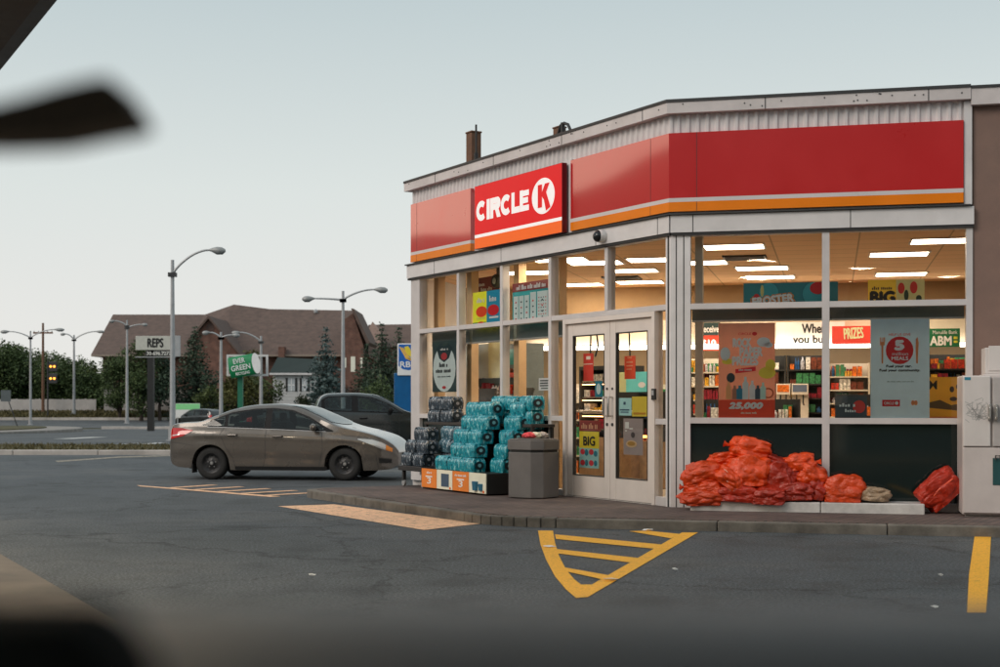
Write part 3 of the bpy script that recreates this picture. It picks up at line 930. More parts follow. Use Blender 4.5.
# ------------------------------------------------------------------ box sign
zs1 = L.z(561.5, 162.5, .17); zs0 = L.z(561.5, 232.5, .17)
sx0, sx1 = L.x(474.5, .17), L.x(562.0, .17)
sg = empty('box_sign', L.w(sx0, .17, zs0), aL, 'glowing red box sign reading CIRCLE K on the left shop front', 'sign')
W, Hs = sx1 - sx0, zs1 - zs0
mb = MB(); mb.box(0, W, 0.004, .092, 0, Hs); mb.box(.1, W - .1, .092, .17, .1, Hs - .1)
mb.build('sign_cabinet', mat('dark red sign cabinet', lin((110, 14, 22)), .35), sg, bevel=.006)
za, zb_ = Hs * .175, Hs * .225
mb = MB(); mb.rect(.006, W - .006, zb_, Hs - .006, 0); mb.build('red_face', M['sign_red'], sg)
mb = MB(); mb.rect(.006, W - .006, za, zb_, 0); mb.build('white_line', M['sign_white'], sg)
mb = MB(); mb.rect(.006, W - .006, .006, za, 0); mb.build('orange_face', M['sign_orange'], sg)
mb = MB()
def sgx(px): return L.x(px, .17) - sx0
# fat rounded letters drawn from strokes
def stroke(mb, pts, wd, y, closed=False):
    n = len(pts)
    def nrm(i):
        a = Vector(pts[(i - 1) % n] if (closed or i > 0) else pts[i]); c = Vector(pts[(i + 1) % n] if (closed or i < n - 1) else pts[i])
        d = (c - a).normalized(); return Vector((-d.y, d.x))
    q = []
    for i in range(n):
        m_ = nrm(i) * wd / 2; p = Vector(pts[i]); q += [(p.x - m_.x, y, p.y - m_.y), (p.x + m_.x, y, p.y + m_.y)]
    fs = [(2 * i, 2 * ((i + 1) % n), 2 * ((i + 1) % n) + 1, 2 * i + 1) for i in range(n if closed else n - 1)]
    mb.add(q, fs)
def arc(cx, cz, rx, rz, a0, a1, n=18): return [(cx + rx * math.cos(R_(a0 + (a1 - a0) * i / n)), cz + rz * math.sin(R_(a0 + (a1 - a0) * i / n))) for i in range(n + 1)]
xa, xe = sgx(476.5), sgx(529.5)
zl0, zl1 = Hs * .43, Hs * .745
wid = [1.16, .42, 1.10, 1.16, .84, .92]; tot = sum(wid) - .09; x = xa
hL = zl1 - zl0; sw = (xe - xa) / tot * .315
def glyph(ch, x0, x1, y):
    a, b_ = x0 + .003, x1 - .003; w_ = b_ - a; z0, z1 = zl0, zl1; s2 = sw / 2
    if ch == 'C': stroke(mb, arc((a + b_) / 2, (z0 + z1) / 2, w_ / 2 - s2, hL / 2 - s2, 46, 314), sw, y)
    if ch == 'I': mb.rect((a + b_) / 2 - s2 * 1.1, (a + b_) / 2 + s2 * 1.1, z0, z1, y)
    if ch in 'RLE': mb.rect(a, a + sw, z0, z1, y)
    if ch == 'L': mb.rect(a + sw, b_, z0, z0 + sw, y)
    if ch == 'E':
        for z in (z0, (z0 + z1) / 2 - sw * .45, z1 - sw): mb.rect(a + sw, b_ - (0 if z != (z0 + z1) / 2 - sw * .45 else w_ * .1), z, z + sw * .9, y)
    if ch == 'R':
        hb_ = hL * .60; stroke(mb, [(a + sw, z1 - s2)] + arc(b_ - hb_ / 2, z1 - hb_ / 2, hb_ / 2 - s2, hb_ / 2 - s2, 90, -90, 12) + [(a + sw, z1 - hb_ + s2)], sw, y + .0004)
        mb.add([(a + w_ * .40, y - .0004, z1 - hb_ + s2), (b_ - sw * 1.15, y - .0004, z0), (b_ + .01, y - .0004, z0), (a + w_ * .40 + sw * 1.2, y - .0004, z1 - hb_ + s2)], [(0, 1, 2, 3)])
for ch, w_ in zip('CIRCLE', wid):
    ww = (xe - xa) * w_ / tot
    glyph(ch, x, x + ww, -.006 - (.0006 if ch == 'C' else 0))
    x += ww * (.955 if ch == 'C' else 1.0)
mb.build('lettering', M['sign_white'], sg)
mb = MB(); cx_, cz_ = sgx(543.5), Hs * .585; rx_, rz_ = (sgx(554.8) - sgx(532)) / 2, Hs * .262
mb.disc(cx_, cz_, rx_, rz_, -.006, 0, 44); mb.build('roundel', M['sign_white'], sg)
mb = MB()
kx = lambda u: cx_ + rx_ * u; kz = lambda v: cz_ + rz_ * v
mb.add([(kx(-.45), -.012, kz(-.62)), (kx(-.08), -.012, kz(-.62)), (kx(-.08), -.012, kz(.66)), (kx(-.45), -.012, kz(.66))], [(0, 1, 2, 3)])
mb.add([(kx(-.08), -.012, kz(-.02)), (kx(.06), -.012, kz(-.20)), (kx(.58), -.012, kz(.66)), (kx(.18), -.012, kz(.66)), (kx(-.08), -.012, kz(.22))], [(0, 1, 2, 3, 4)])
mb.add([(kx(.00), -.0125, kz(.10)), (kx(.27), -.0125, kz(-.86)), (kx(.66), -.0125, kz(-.70)), (kx(.26), -.0125, kz(.24))], [(0, 1, 2, 3)])
mb.build('letter', M['sign_red'], sg)

# ------------------------------------------------------------------ dome camera on the fascia
d_ = .12
cl = empty('security_camera', L.w(L.x(601, d_), .075, L.z(601, 236, d_)), aL, 'white dome security camera on the fascia above the doors', 'camera')
mb = MB(); mb.lathe([(0, 0), (.085, 0), (.09, -.02), (.09, -.08), (.08, -.1)], (0, 0, 0), 'y', 20); mb.build('housing', mat('white camera plastic', (.7, .7, .7), .35), cl, smooth=True)
mb = MB(); mb.lathe([(.078, -.098), (.07, -.13), (.045, -.155), (0, -.165)], (0, 0, -.01), 'y', 20); mb.build('lens_dome', mat('black dome', (.01, .01, .012), .06), cl, smooth=True)

# ------------------------------------------------------------------ things on the roof
def on_roof(px, py_top, px1, back, name, label, cat):
    x0, x1 = L.x(px, -back), L.x(px1, -back)
    return x0, x1, L.z(px, py_top, -back)
x0, x1, zt = on_roof(466, 134, 479, .5, '', '', '')
ch = empty('roof_chimney', L.w(x0, -.5, 5.16), aL, 'tall brown boxed chimney standing behind the left roof edge', 'chimney')
w_ = .20
mb = MB(); mb.box(0, w_, 0, .19, 0, zt - 5.16); mb.box(-.012, w_ + .012, -.012, .202, zt - 5.16, zt - 5.13); mb.build('shaft', M['wood'], ch, bevel=.008)
an = empty('roof_antenna', L.w(x0 + .36, -.50, 5.16), aL, 'thin black whip antenna beside the tall brown chimney', 'antenna')
za = L.z(478, 124, -.50) - 5.16
mb = MB(); mb.tube([(0, 0, 0), (0, 0, za * .55)], .035, 8); mb.build('mast', M['black'], an, smooth=True)
mb = MB(); mb.tube([(0, 0, za * .55), (0, 0, za)], .02, 6); mb.build('whip', M['black'], an)
mb = MB(); mb.box(-.02, .12, -.02, .02, za * .28, za * .31); mb.build('bracket', M['black'], an)
x0, x1, zt = on_roof(553, 129, 565, .5, '', '', '')
cb = empty('roof_vent_box', L.w(x0, -.5, 5.16), aL, 'short brown box on the roof beside the bent black pipe', 'vent')
mb = MB(); mb.box(0, .16, 0, .14, 0, zt - 5.16); mb.box(-.012, .172, -.012, .152, zt - 5.16, zt - 5.135); mb.build('box_body', M['wood'], cb, bevel=.008)
gn = empty('service_mast', L.w(x0 + .36, -.45, 5.16), aL, 'black service mast with a bent gooseneck cable on the roof', 'mast')
hz_ = L.z(568, 121, -.45) - 5.16
mb = MB(); mb.tube([(0, 0, 0), (0, 0, hz_)], .035, 8); mb.build('pipe', M['black'], gn, smooth=True)
mb = MB(); mb.tube([(-.16, 0, 0), (-.15, 0, hz_ * .7), (-.06, 0, hz_ * .95), (.04, 0, hz_ * .98), (.18, -.02, hz_ * .9), (.34, -.05, hz_ * .62), (.5, -.08, hz_ * .40)], .024, 7); mb.build('cable', M['black'], gn, smooth=True)

# ------------------------------------------------------------------ interior: ceiling lights
lamp_m = mat('fluorescent diffuser', (.9, .88, .84), .5, emit=19, ecol=(1.0, .80, .56), var=.02)
lights_px = [(734, 246), (762, 267.5), (770, 276.5), (700, 262), (943, 240), (899, 253.5), (901, 273.5), (945, 287),
             (530, 272), (580, 284), (585, 294), (632, 270), (640, 281.5), (655, 259), (595, 262), (560, 259)]
for i, (px, py) in enumerate(lights_px):
    Y = (H - ZC) * F / (py - HZ); p = Vector(((px - 500) / F * Y, Y, ZC))
    qx, qy = R.local(p)
    if qy > YB - .8: continue
    o = empty('ceiling_light', p, aR, None, 'ceiling light', 'fluorescent panels in the shop ceiling')
    o['label'] = 'fluorescent ceiling panel inside the store behind the ' + ('right hand' if px > 680 else 'left hand') + ' windows'
    mb = MB(); s_, h_ = .42, .30
    for a, b_, c_, e_ in ((-s_ - .03, s_ + .03, -h_ - .03, -h_), (-s_ - .03, s_ + .03, h_, h_ + .03), (-s_ - .03, -s_, -h_, h_), (s_, s_ + .03, -h_, h_)): mb.box(a, b_, c_, e_, -.02, -.001)
    mb.build('frame', M['white_metal'], o)
    mb = MB(); mb.add([(-s_, -h_, -.012), (-s_, h_, -.012), (s_, h_, -.012), (s_, -h_, -.012)], [(0, 1, 2, 3)]); mb.build('diffuser', lamp_m, o)
# two air vents
for px, py, lab in ((745, 257, 'dark square air vent in the ceiling behind the right hand windows'), (622, 277.5, 'dark air vent in the ceiling above the doors')):
    Y = (H - ZC) * F / (py - HZ)
    o = empty('ceiling_vent', ((px - 500) / F * Y, Y, ZC), aR, lab, 'air vent')
    mb = MB()
    for k in range(7): mb.box(-.3, .3, -.3 + k * .09, -.27 + k * .09, -.03, -.002)
    mb.box(-.33, -.3, -.33, .33, -.03, -.001); mb.box(.3, .33, -.33, .33, -.03, -.001)
    mb.build('louvre', M['dark_metal'], o)

# ------------------------------------------------------------------ interior fittings (R frame; x right, y inwards)
def inR(x, y, z=ZW): 
    v = R.O + R.X * x + R.Y * y; return Vector((v.x, v.y, z))
def xat(px, y):  return R.x(px, -y)
def zat(px, py, y): return R.z(px, py, -y)
prod_cols = [lin(c) for c in ((214, 62, 40), (236, 178, 50), (240, 235, 225), (52, 110, 170), (60, 140, 90), (232, 120, 40), (120, 60, 40), (200, 200, 210), (150, 30, 50))]
prod_m = [mat('packaging colour', tuple(x * .8 for x in c), .35, var=.75, scale=22) for c in prod_cols]
def goods(name, x0, x1, y0, y1, zs, rz, loc, label, seed=1, hmax=.26, parent=None):
    """rows of mixed packets on shelves: too many to count, one object"""
    rg = random.Random(seed); mb = MB()
    for z in zs:
        y = y0
        while y < y1 - .05:
            x = x0
            while x < x1 - .04:
                run = rg.randint(1, 3); k = rg.randrange(9); w = rg.uniform(.045, .12); h = rg.uniform(.35, .98) * hmax; dp = rg.uniform(.08, .16)
                for _ in range(run):
                    if x + w > x1: x = x1; break
                    if k in (3, 7):
                        mb.lathe([(w * .36, 0), (w * .36, h * .65), (w * .14, h * .85), (w * .14, h), (0, h)], (x + w / 2, y + dp / 2, z), 'z', 8, k)
                    else:
                        mb.box(x + .006, x + w - .006, y, y + dp, z, z + h, k)
                    x += w
            y += .2
    o = mb.build(name, prod_m, loc=loc, rot=rz)
    return tag(o, label, 'shop goods', kind='stuff')
white_sh = mat('shelf white', (.66, .6, .5), .5)
# bulkhead along the back wall, with a lit cove
yb = YB - .9
mb = MB(); mb.box(axA + .25, XR_ - .25, yb, YB - .21, 2.60, 3.06); onR(mb, 'bulkhead', mat('cream bulkhead', (.66, .57, .45), .6, var=.04))
mb = MB(); mb.box(axA + .3, XR_ - .3, yb - .14, yb - .02, 2.50, 2.58); 
cv = onR(mb, 'cove_light', mat('lit cove tube', (1, .97, .9), .5, emit=6.0, ecol=(1.0, .9, .75), var=.01))
# back shelving, three bays + coolers
def shelf_unit(xa, xe, y, zt, label, seed, depth=.42, nsh=4, dark=False, two=False):
    o = empty('shelf_unit', inR(xa, y), aR, label, 'shelves')
    w = xe - xa; mb = MB()
    mb.box(0, .03, 0, depth, 0, zt); mb.box(w - .03, w, 0, depth, 0, zt); mb.box(.03, w - .03, depth - .03, depth, 0, zt)
    mb.build('shelf_frame', M['black'] if dark else white_sh, o)
    zs = [.12 + (zt - .12) * k / nsh for k in range(nsh)]
    for z in zs:
        mb = MB(); mb.box(.031, w - .031, 0, depth - .031, z - .025, z); mb.build('shelf', M['black'] if dark else white_sh, o)
    goods('shelf_goods', .05, w - .05, .05, depth - .06, [z + .003 for z in zs], aR, inR(xa, y), 'mixed bright packets and bottles on the ' + label, seed, (zt - .12) / nsh * .9)
    return o
shelf_unit(xat(695, 8.0) - .2, xat(742, 8.0), 8.0, 2.2, 'warm lit shelves at the back left of the right hand windows', 3, nsh=8)
shelf_unit(xat(828, 8.2), xat(870, 8.2), 8.2, 2.1, 'tall shelves at the back behind the middle mullion', 5, nsh=8)
shelf_unit(xat(930, 4.0), xat(975, 4.0) + .3, 4.0, 1.75, 'shelf rack of yellow bags at the right end of the windows', 9, nsh=4)
shelf_unit(xat(560, 6.0) , xat(618, 6.0), 6.0, 1.7, 'food shelves seen through the left door', 12, nsh=5)
shelf_unit(xat(618, 6.8), xat(668, 6.8), 6.8, 1.7, 'snack shelves seen through the right door', 15, nsh=5)
shelf_unit(xat(744, 8.3), xat(786, 8.3), 8.25, 2.25, 'dark tall shelves behind the left drinks machine', 41, nsh=8, dark=True, depth=.3)
shelf_unit(xat(787, 8.3), xat(827, 8.3), 8.25, 2.25, 'dark tall shelves behind the right drinks machine', 42, nsh=8, dark=True, depth=.3)
shelf_unit(xat(872, 8.2), xat(926, 8.2), 8.2, 2.25, 'dark tall shelves behind the pale blue poster', 43, nsh=8, dark=True)
shelf_unit(xat(928, 8.2), xat(990, 8.2), 8.2, 2.25, 'dark tall shelves behind the yellow snack display', 44, nsh=8, dark=True)
# low island shelves mid store (tops just show over the lower rail)
shelf_unit(xat(700, 4.2), xat(800, 4.2), 4.2, 1.42, 'low island shelves in the middle of the store', 21, nsh=4, dark=True)
shelf_unit(xat(835, 4.6), xat(925, 4.6), 4.6, 1.5, 'second low island shelves behind the pale blue poster', 22, nsh=4, dark=True)
# drinks machines on a counter
yc = 7.6
ct = empty('drinks_counter', inR(xat(742, yc), yc), aR, 'dark counter under the drinks machines at the back', 'counter')
w = xat(830, yc) - xat(742, yc)
mb = MB(); mb.box(0, w, 0, .7, 0, .92); mb.build('cabinet', mat('dark cabinet', (.05, .045, .04), .5), ct)
mb = MB(); mb.box(-.02, w + .02, -.03, .72, .92, .96); mb.build('worktop', mat('speckled worktop', (.3, .26, .2), .3, scale=40, var=.3), ct)
for i, (pa, pe, lab) in enumerate(((776, 790, 'white drinks machine with dark nozzles, left one of the pair on the counter'), (791.5, 808, 'white drinks machine with dark nozzles, right one of the pair on the counter'))):
    xa, xe = xat(pa, yc), xat(pe, yc); w = xe - xa
    o = empty('drinks_machine', inR(xa, yc + .1, ZW + .96), aR, lab, 'drinks machine')
    mb = MB(); mb.box(0, w, .12, .5, 0, .75); mb.box(0, w, -.02, .12, .55, .75); mb.box(0, w, -.05, .12, 0, .06); mb.build('machine_body', mat('machine white', (.75, .68, .6), .4), o, bevel=.01)
    mb = MB(); mb.rect(.02, w - .02, .60, .73, -.024); mb.build('header_panel', prod_m[5] if i == 0 else mat('machine blue', (.12, .16, .25), .4), o)
    for k in range(2):
        mb = MB(); mb.tube([(w * (.3 + .4 * k), .05, .55), (w * (.3 + .4 * k), .03, .42), (w * (.34 + .4 * k), .02, .36)], .014, 7); mb.build('nozzle', M['black'], o)
# checkout behind the left windows
xa = xat(452, 6.0)
co = empty('checkout_counter', L.w(L.x(437, -.9), -.9, ZW), aL, 'dark checkout counter behind the left windows', 'counter')
mb = MB(); mb.box(0, 2.8, 0, .7, 0, 1.08); mb.build('cabinet', mat('checkout grey', (.10, .09, .085), .5), co)
mb = MB(); mb.box(-.03, 2.83, -.03, .73, 1.08, 1.12); mb.build('worktop', mat('checkout top', (.16, .13, .1), .35), co)
for px, lab, rz in ((483, 'dark till screen behind the second left window', .5), (520, 'dark tilted till screen behind the third left window', .2)):
    p = L.w(L.x(px, -1.1), -1.1, ZW + 1.12)
    o = empty('till_screen', p, aL + rz, lab, 'till')
    mb = MB(); mb.box(-.1, .1, -.08, .08, 0, .03); mb.box(-.03, .03, .0, .04, .03, .2); mb.build('stand', M['black'], o)
    mb = MB(); mb.add([(-.2, -.02, .16), (.2, -.02, .16), (.2, .12, .50), (-.2, .12, .50), (-.2, .02, .14), (.2, .02, .14), (.2, .16, .48), (-.2, .16, .48)], [(0, 1, 2, 3), (5, 4, 7, 6), (0, 4, 5, 1), (3, 2, 6, 7), (1, 5, 6, 2), (4, 0, 3, 7)]); mb.build('screen', M['black'], o)
# a shop partition seen through the left windows
o = empty('cigarette_cabinet', L.w(L.x(470, -2.6), -2.6, ZW), aL, 'tall grey cabinet wall behind the checkout', 'cabinet')
mb = MB(); mb.box(0, 2.2, 0, .4, 0, 2.5); mb.build('cabinet_body', mat('cabinet slate', (.12, .15, .16), .5), o)
mb = MB()
for k in range(4): mb.box(.05, 2.15, -.012, 0, .5 + k * .5, .53 + k * .5)
mb.build('shelf_edge', M['galv'], o)
mb = MB(); mb.rect(.1, 2.1, 2.1, 2.4, -.015); mb.build('header_panel', mat('teal header', lin((20, 140, 130)), .4), o)
goods('cabinet_goods', .08, 2.1, -.16, .0, [.535 + .5 * k for k in range(3)] + [1.85], aL, L.w(L.x(470, -2.6), -2.6, ZW), 'rows of small packets on the tall grey cabinet behind the checkout', 51, .24)
goods('counter_goods', .1, 2.7, .05, .3, [1.123], aL, L.w(L.x(437, -.9), -.9, ZW), 'small boxes and jars along the checkout counter', 52, .2)
# ------------------------------------------------------------------ posters and signs
PB = 1.6
def flat(name, rgb, rough=.5, var=.05, **k): return paper(mat(name, tuple(min(.9, c * PB) for c in lin(rgb)), rough, var=var, scale=6, **k))
def paper(m, f=.2):
    """thin printed stock lets some of the light behind it through"""
    t = m.node_tree; b_ = t.nodes['Principled BSDF']; out = t.nodes['Material Output']
    tr = t.nodes.new('ShaderNodeBsdfTranslucent'); mx = t.nodes.new('ShaderNodeMixShader'); mx.inputs[0].default_value = f
    t.links.new(b_.inputs['Base Color'].links[0].from_socket, tr.inputs['Color'])
    t.links.new(b_.outputs[0], mx.inputs[1]); t.links.new(tr.outputs[0], mx.inputs[2]); t.links.new(mx.outputs[0], out.inputs['Surface'])
    return m
INK = {}
def ink(rgb, e=0, thin=False):
    key = (rgb, e, thin)
    if key in INK: return INK[key]
    INK[key] = mat('ink %d %d %d' % rgb, tuple(min(.86, c * 1.5) for c in lin(rgb)), .55, var=.06, scale=5, **({'emit': e} if e else {}))
    if thin: paper(INK[key], .02 if min(rgb) > 150 else .2)
    return INK[key]
def poster(fr, name, px0, px1, py0, py1, d, label, base, cat='poster', th=.008, group=None):
    x0, x1 = fr.x(px0, d), fr.x(px1, d)
    pc = (px0 + px1) / 2
    z1, z0 = fr.z(pc, py0, d), fr.z(pc, py1, d)
    o = empty(name, fr.w(x0, d, z0), fr.a, label, cat, group)
    w, h = x1 - x0, z1 - z0
    mb = MB()
    if th < .01: mb.rect(0, w, 0, h, 0)
    else: mb.box(0, w, 0, th, 0, h)
    mb.build('panel', base, o)
    return o, w, h
def draw(o, w, h, rgb, fn, name='print', y=-.003, e=0):
    mb = MB(); fn(mb, w, h, y); return mb.build(name, ink(rgb, e, True), o)
def T(s, a, b, c, e, **k): return lambda m, w, h, y: m.text(s, a * w, b * w, c * h, e * h, y, **k)
def Rc(*rs): return lambda m, w, h, y: [m.rect(a * w, b * w, c * h, e * h, y) for a, b, c, e in rs]
def Wd(a, b, c, e, n=2, seed=1):
    """a line of print too small to read: short upright strokes in word groups"""
    def f(m, w, h, y):
        rr = random.Random(seed); x = a; lw = (b - a) / (n * 5.5)
        while x < b - lw * .5:
            for _ in range(rr.randint(3, 6)):
                if x > b - lw * .5: break
                hh = rr.choice((.62, .62, 1.0, .75)); m.rect(x * w, (x + lw * .72) * w, c * h, (c + (e - c) * hh) * h, y); x += lw
            x += lw * .8
    return f
def Dc(*ds): return lambda m, w, h, y: [m.disc(a * w, b * h, r * w, q * h, y, n=20) for a, b, r, q in ds]

# ROCK PAPER PRIZES
o, w, h = poster(R, 'prize_poster', 718.5, 775, 323, 419, -.05, 'salmon pink poster reading ROCK PAPER PRIZES 25,000 in the right shop window', flat('salmon poster', (222, 128, 104)))
draw(o, w, h, (200, 70, 42), Rc((0, 1, 0, .2)), 'print_band')
draw(o, w, h, (186, 30, 40), T('CIRCLE', .35, .58, .875, .90, bold=.03), 'print_logo')
draw(o, w, h, (186, 30, 40), Dc((.64, .887, .045, .02)), 'print_logo')
draw(o, w, h, (246, 226, 214), T('ROCK', .26, .58, .75, .84, bold=.05, fat=.006), 'print_title', -.004)
draw(o, w, h, (246, 226, 214), T('PAPER', .38, .78, .655, .745, bold=.05, fat=.006), 'print_title', -.004)
draw(o, w, h, (246, 226, 214), T('PRIZES', .25, .70, .56, .65, bold=.05, fat=.006), 'print_title', -.004)
draw(o, w, h, (196, 34, 48), lambda m, w, h, y: m.add([(.30 * w, y, .475 * h), (.66 * w, y, .50 * h), (.66 * w, y, .545 * h), (.30 * w, y, .52 * h)], [(0, 1, 2, 3)]), 'print_ribbon')
draw(o, w, h, (245, 230, 225), Wd(.36, .60, .503, .523, 2), 'print_small', -.005)
draw(o, w, h, (250, 236, 226), T('25,000', .19, .78, .10, .17, bold=.05, fat=.008, shear=.2), 'print_number', -.005)
draw(o, w, h, (240, 200, 180), Wd(.40, .68, .055, .075, 3), 'print_small', -.005)
draw(o, w, h, (188, 196, 214), Dc((.80, .80, .12, .05), (.12, .68, .09, .07), (.88, .77, .08, .03)), 'print_cloud')
draw(o, w, h, (226, 206, 70), Dc((.86, .48, .15, .06), (.92, .56, .09, .06), (.16, .60, .10, .03)), 'print_fruit')
for k, (x, c_, hh, ww) in enumerate(((.18, (206, 160, 110), .19, .05), (.29, (150, 110, 90), .15, .05), (.38, (38, 120, 150), .15, .06), (.48, (190, 214, 220), .24, .055), (.60, (214, 220, 214), .20, .055), (.70, (50, 74, 90), .15, .05), (.79, (170, 200, 190), .18, .05))):
    draw(o, w, h, c_, lambda m, w, h, y, x=x, hh=hh, ww=ww: m.poly([((x - ww) * w, .205 * h), ((x + ww) * w, .205 * h), ((x + ww) * w, (.2 + hh * .7) * h), ((x + ww * .4) * w, (.2 + hh * .82) * h), ((x + ww * .4) * w, (.2 + hh) * h), ((x - ww * .4) * w, (.2 + hh) * h), ((x - ww * .4) * w, (.2 + hh * .82) * h), ((x - ww) * w, (.2 + hh * .7) * h)], y), 'print_bottle', -.006 - k * .0004)
draw(o, w, h, (44, 60, 66), Dc((.22, .43, .075, .05)), 'print_ball', -.005)
draw(o, w, h, (150, 70, 40), lambda m, w, h, y: [m.add([((.88 + .10 * math.cos(a)) * w, y, (.27 + .055 * math.sin(a)) * h) for a in [k * .4189 for k in range(15)]] + [((.88 + .075 * math.cos(a)) * w, y, (.27 + .04 * math.sin(a)) * h) for a in [k * .4189 for k in range(15)]], [(k, (k + 1) % 15, 15 + (k + 1) % 15, 15 + k) for k in range(15)])], 'print_wheel', -.005)

# 5 million meals
o, w, h = poster(R, 'charity_poster', 870.5, 929.5, 319, 420, -.045, 'pale blue poster with a red 5 million MEALS plate between fork and knife', flat('pale blue poster', (150, 174, 188)))
red5 = (188, 34, 38)
draw(o, w, h, red5, Dc((.495, .69, .235, .138)), 'print_plate')
draw(o, w, h, (240, 226, 214), T('5', .42, .565, .695, .785, bold=.05, fat=.010), 'print_number', -.005)
draw(o, w, h, (240, 226, 214), T('million', .37, .64, .640, .672, bold=.0), 'print_word', -.005)
draw(o, w, h, (240, 226, 214), T('MEALS', .36, .64, .593, .628, fat=.002), 'print_word', -.005)
draw(o, w, h, (200, 80, 60), T('HELP US GIVE', .31, .68, .835, .858, bold=.02), 'print_word', -.005)
gold = (196, 120, 74)
def fork(m, w, h, y):
    m.poly([(.19 * w, .56 * h), (.215 * w, .56 * h), (.22 * w, .74 * h), (.185 * w, .74 * h)], y)
    m.poly([(.165 * w, .74 * h), (.24 * w, .74 * h), (.245 * w, .775 * h), (.16 * w, .775 * h)], y)
    for a in (.16, .188, .216, .234): m.rect(a * w, (a + .014) * w, .775 * h, .82 * h, y)
draw(o, w, h, gold, fork, 'print_fork')
draw(o, w, h, gold, lambda m, w, h, y: m.poly([(.775 * w, .56 * h), (.805 * w, .56 * h), (.81 * w, .68 * h), (.82 * w, .76 * h), (.80 * w, .82 * h), (.77 * w, .80 * h), (.765 * w, .69 * h)], y), 'print_knife')
draw(o, w, h, (36, 40, 48), T('Fuel your car.', .27, .70, .515, .545, fat=.003), 'print_slogan', -.005)
draw(o, w, h, (36, 40, 48), T('Fuel your community.', .155, .84, .475, .505, fat=.003), 'print_slogan', -.005)
draw(o, w, h, (96, 116, 120), Wd(.28, .74, .375, .388, 6), 'print_small')
draw(o, w, h, red5, Rc((.20, .50, .135, .20)), 'print_logo')
draw(o, w, h, (236, 222, 216), T('CIRCLE', .23, .40, .153, .180, bold=.04), 'print_logo', -.005)
draw(o, w, h, (236, 222, 216), Dc((.445, .167, .03, .017)), 'print_logo', -.005)
draw(o, w, h, gold, Dc((.72, .17, .03, .025), (.77, .17, .03, .025)), 'print_emblem')

# FROSTER banner, BIG poster (upper row)
o, w, h = poster(R, 'frozen_drink_banner', 743.5, 838, 282.5, 306, -.32, 'teal banner reading FROSTER hung above the right window transom', flat('teal banner', (28, 92, 104)), 'banner')
draw(o, w, h, (60, 150, 160), Dc((.27, .6, .10, .4), (.75, .5, .12, .5)), 'print_swirl')
draw(o, w, h, (226, 120, 40), lambda m, w, h, y: m.text('FROSTER', .10 * w - .008, .53 * w + .008, .10 * h, .44 * h, y, fat=.022, rot=.10), 'print_shadow', -.005)
draw(o, w, h, (250, 240, 220), T('FROSTER', .10, .53, .12, .44, fat=.008, rot=.10), 'print_title', -.009)
draw(o, w, h, (190, 40, 44), Dc((.79, .74, .085, .26), (.14, .42, .03, .12)), 'print_cherry', -.008)
draw(o, w, h, (240, 190, 120), Dc((.2, .66, .018, .26)), 'print_straw', -.006)
o, w, h = poster(R, 'big_offer_poster', 868, 924.5, 279.5, 307, -.25, 'orange and yellow poster reading BIG above the right window transom', flat('amber poster', (226, 160, 44)))
draw(o, w, h, (244, 190, 130), Rc((.5, 1, 0, 1)), 'print_half')
draw(o, w, h, (40, 30, 24), T('BIG', .05, .47, .16, .56, fat=.014), 'print_title', -.006)
draw(o, w, h, (60, 44, 30), Wd(.07, .44, .64, .76, 2), 'print_small', -.006)
draw(o, w, h, (206, 50, 36), Dc((.59, .68, .06, .2), (.81, .70, .065, .22), (.60, .1, .05, .1), (.80, .1, .05, .1)), 'print_badge', -.006)
draw(o, w, h, (50, 60, 40), Dc((.68, .42, .04, .2), (.90, .30, .05, .12)), 'print_cup', -.006)

# hanging bulkhead signs at the back
def wall_sign(name, px0, px1, py0, py1, y, label, rgb, cat='sign', e=0, rough=.5):
    return poster(R, name, px0, px1, py0, py1, -y, label, ink(rgb, e), cat)
ys_ = yb - .03
o, w, h = wall_sign('receive_sign', 698.5, 720, 322.5, 335, ys_, 'dark teal sign reading Receive on the back bulkhead', (36, 58, 60))
draw(o, w, h, (240, 236, 226), T('Receive', .08, .95, .22, .75, fat=.005), 'lettering', -.006)
o, w, h = wall_sign('price_sign', 698.5, 720, 335.5, 350.5, ys_, 'red sign reading $10 on the back bulkhead', (200, 52, 34))
draw(o, w, h, (250, 236, 220), T('$10', .16, .80, .2, .72, fat=.008), 'lettering', -.006)
o, w, h = wall_sign('offer_board', 776, 845, 322, 347, ys_, 'cream board reading When you buy on the back bulkhead', (236, 226, 204))
draw(o, w, h, (38, 40, 42), T('When', .38, .72, .56, .92, fat=.006), 'lettering', -.006)
draw(o, w, h, (38, 40, 42), T('you buy', .25, .76, .06, .46, fat=.006), 'lettering', -.006)
o, w, h = wall_sign('prizes_sign', 832, 872, 326, 344, ys_ - .3, 'slanting red sign reading PRIZES on the back bulkhead', (214, 56, 44))
draw(o, w, h, (250, 214, 160), T('PRIZES', .30, .78, .3, .9, fat=.006, rot=.06), 'lettering', -.006)
o, w, h = wall_sign('bank_machine_sign', 929, 960, 328.5, 347, ys_ - .3, 'green sign reading ABM at the right end of the back bulkhead', (14, 92, 56))
draw(o, w, h, (246, 246, 236), T('Manulife Bank', .12, .92, .70, .90), 'lettering', -.006)
draw(o, w, h, (250, 250, 240), T('ABM', .04, .72, .10, .58, fat=.008), 'lettering', -.006)
draw(o, w, h, (230, 190, 60), Rc((.80, .92, .42, .56), (.80, .92, .22, .34)), 'print_bars', -.006)
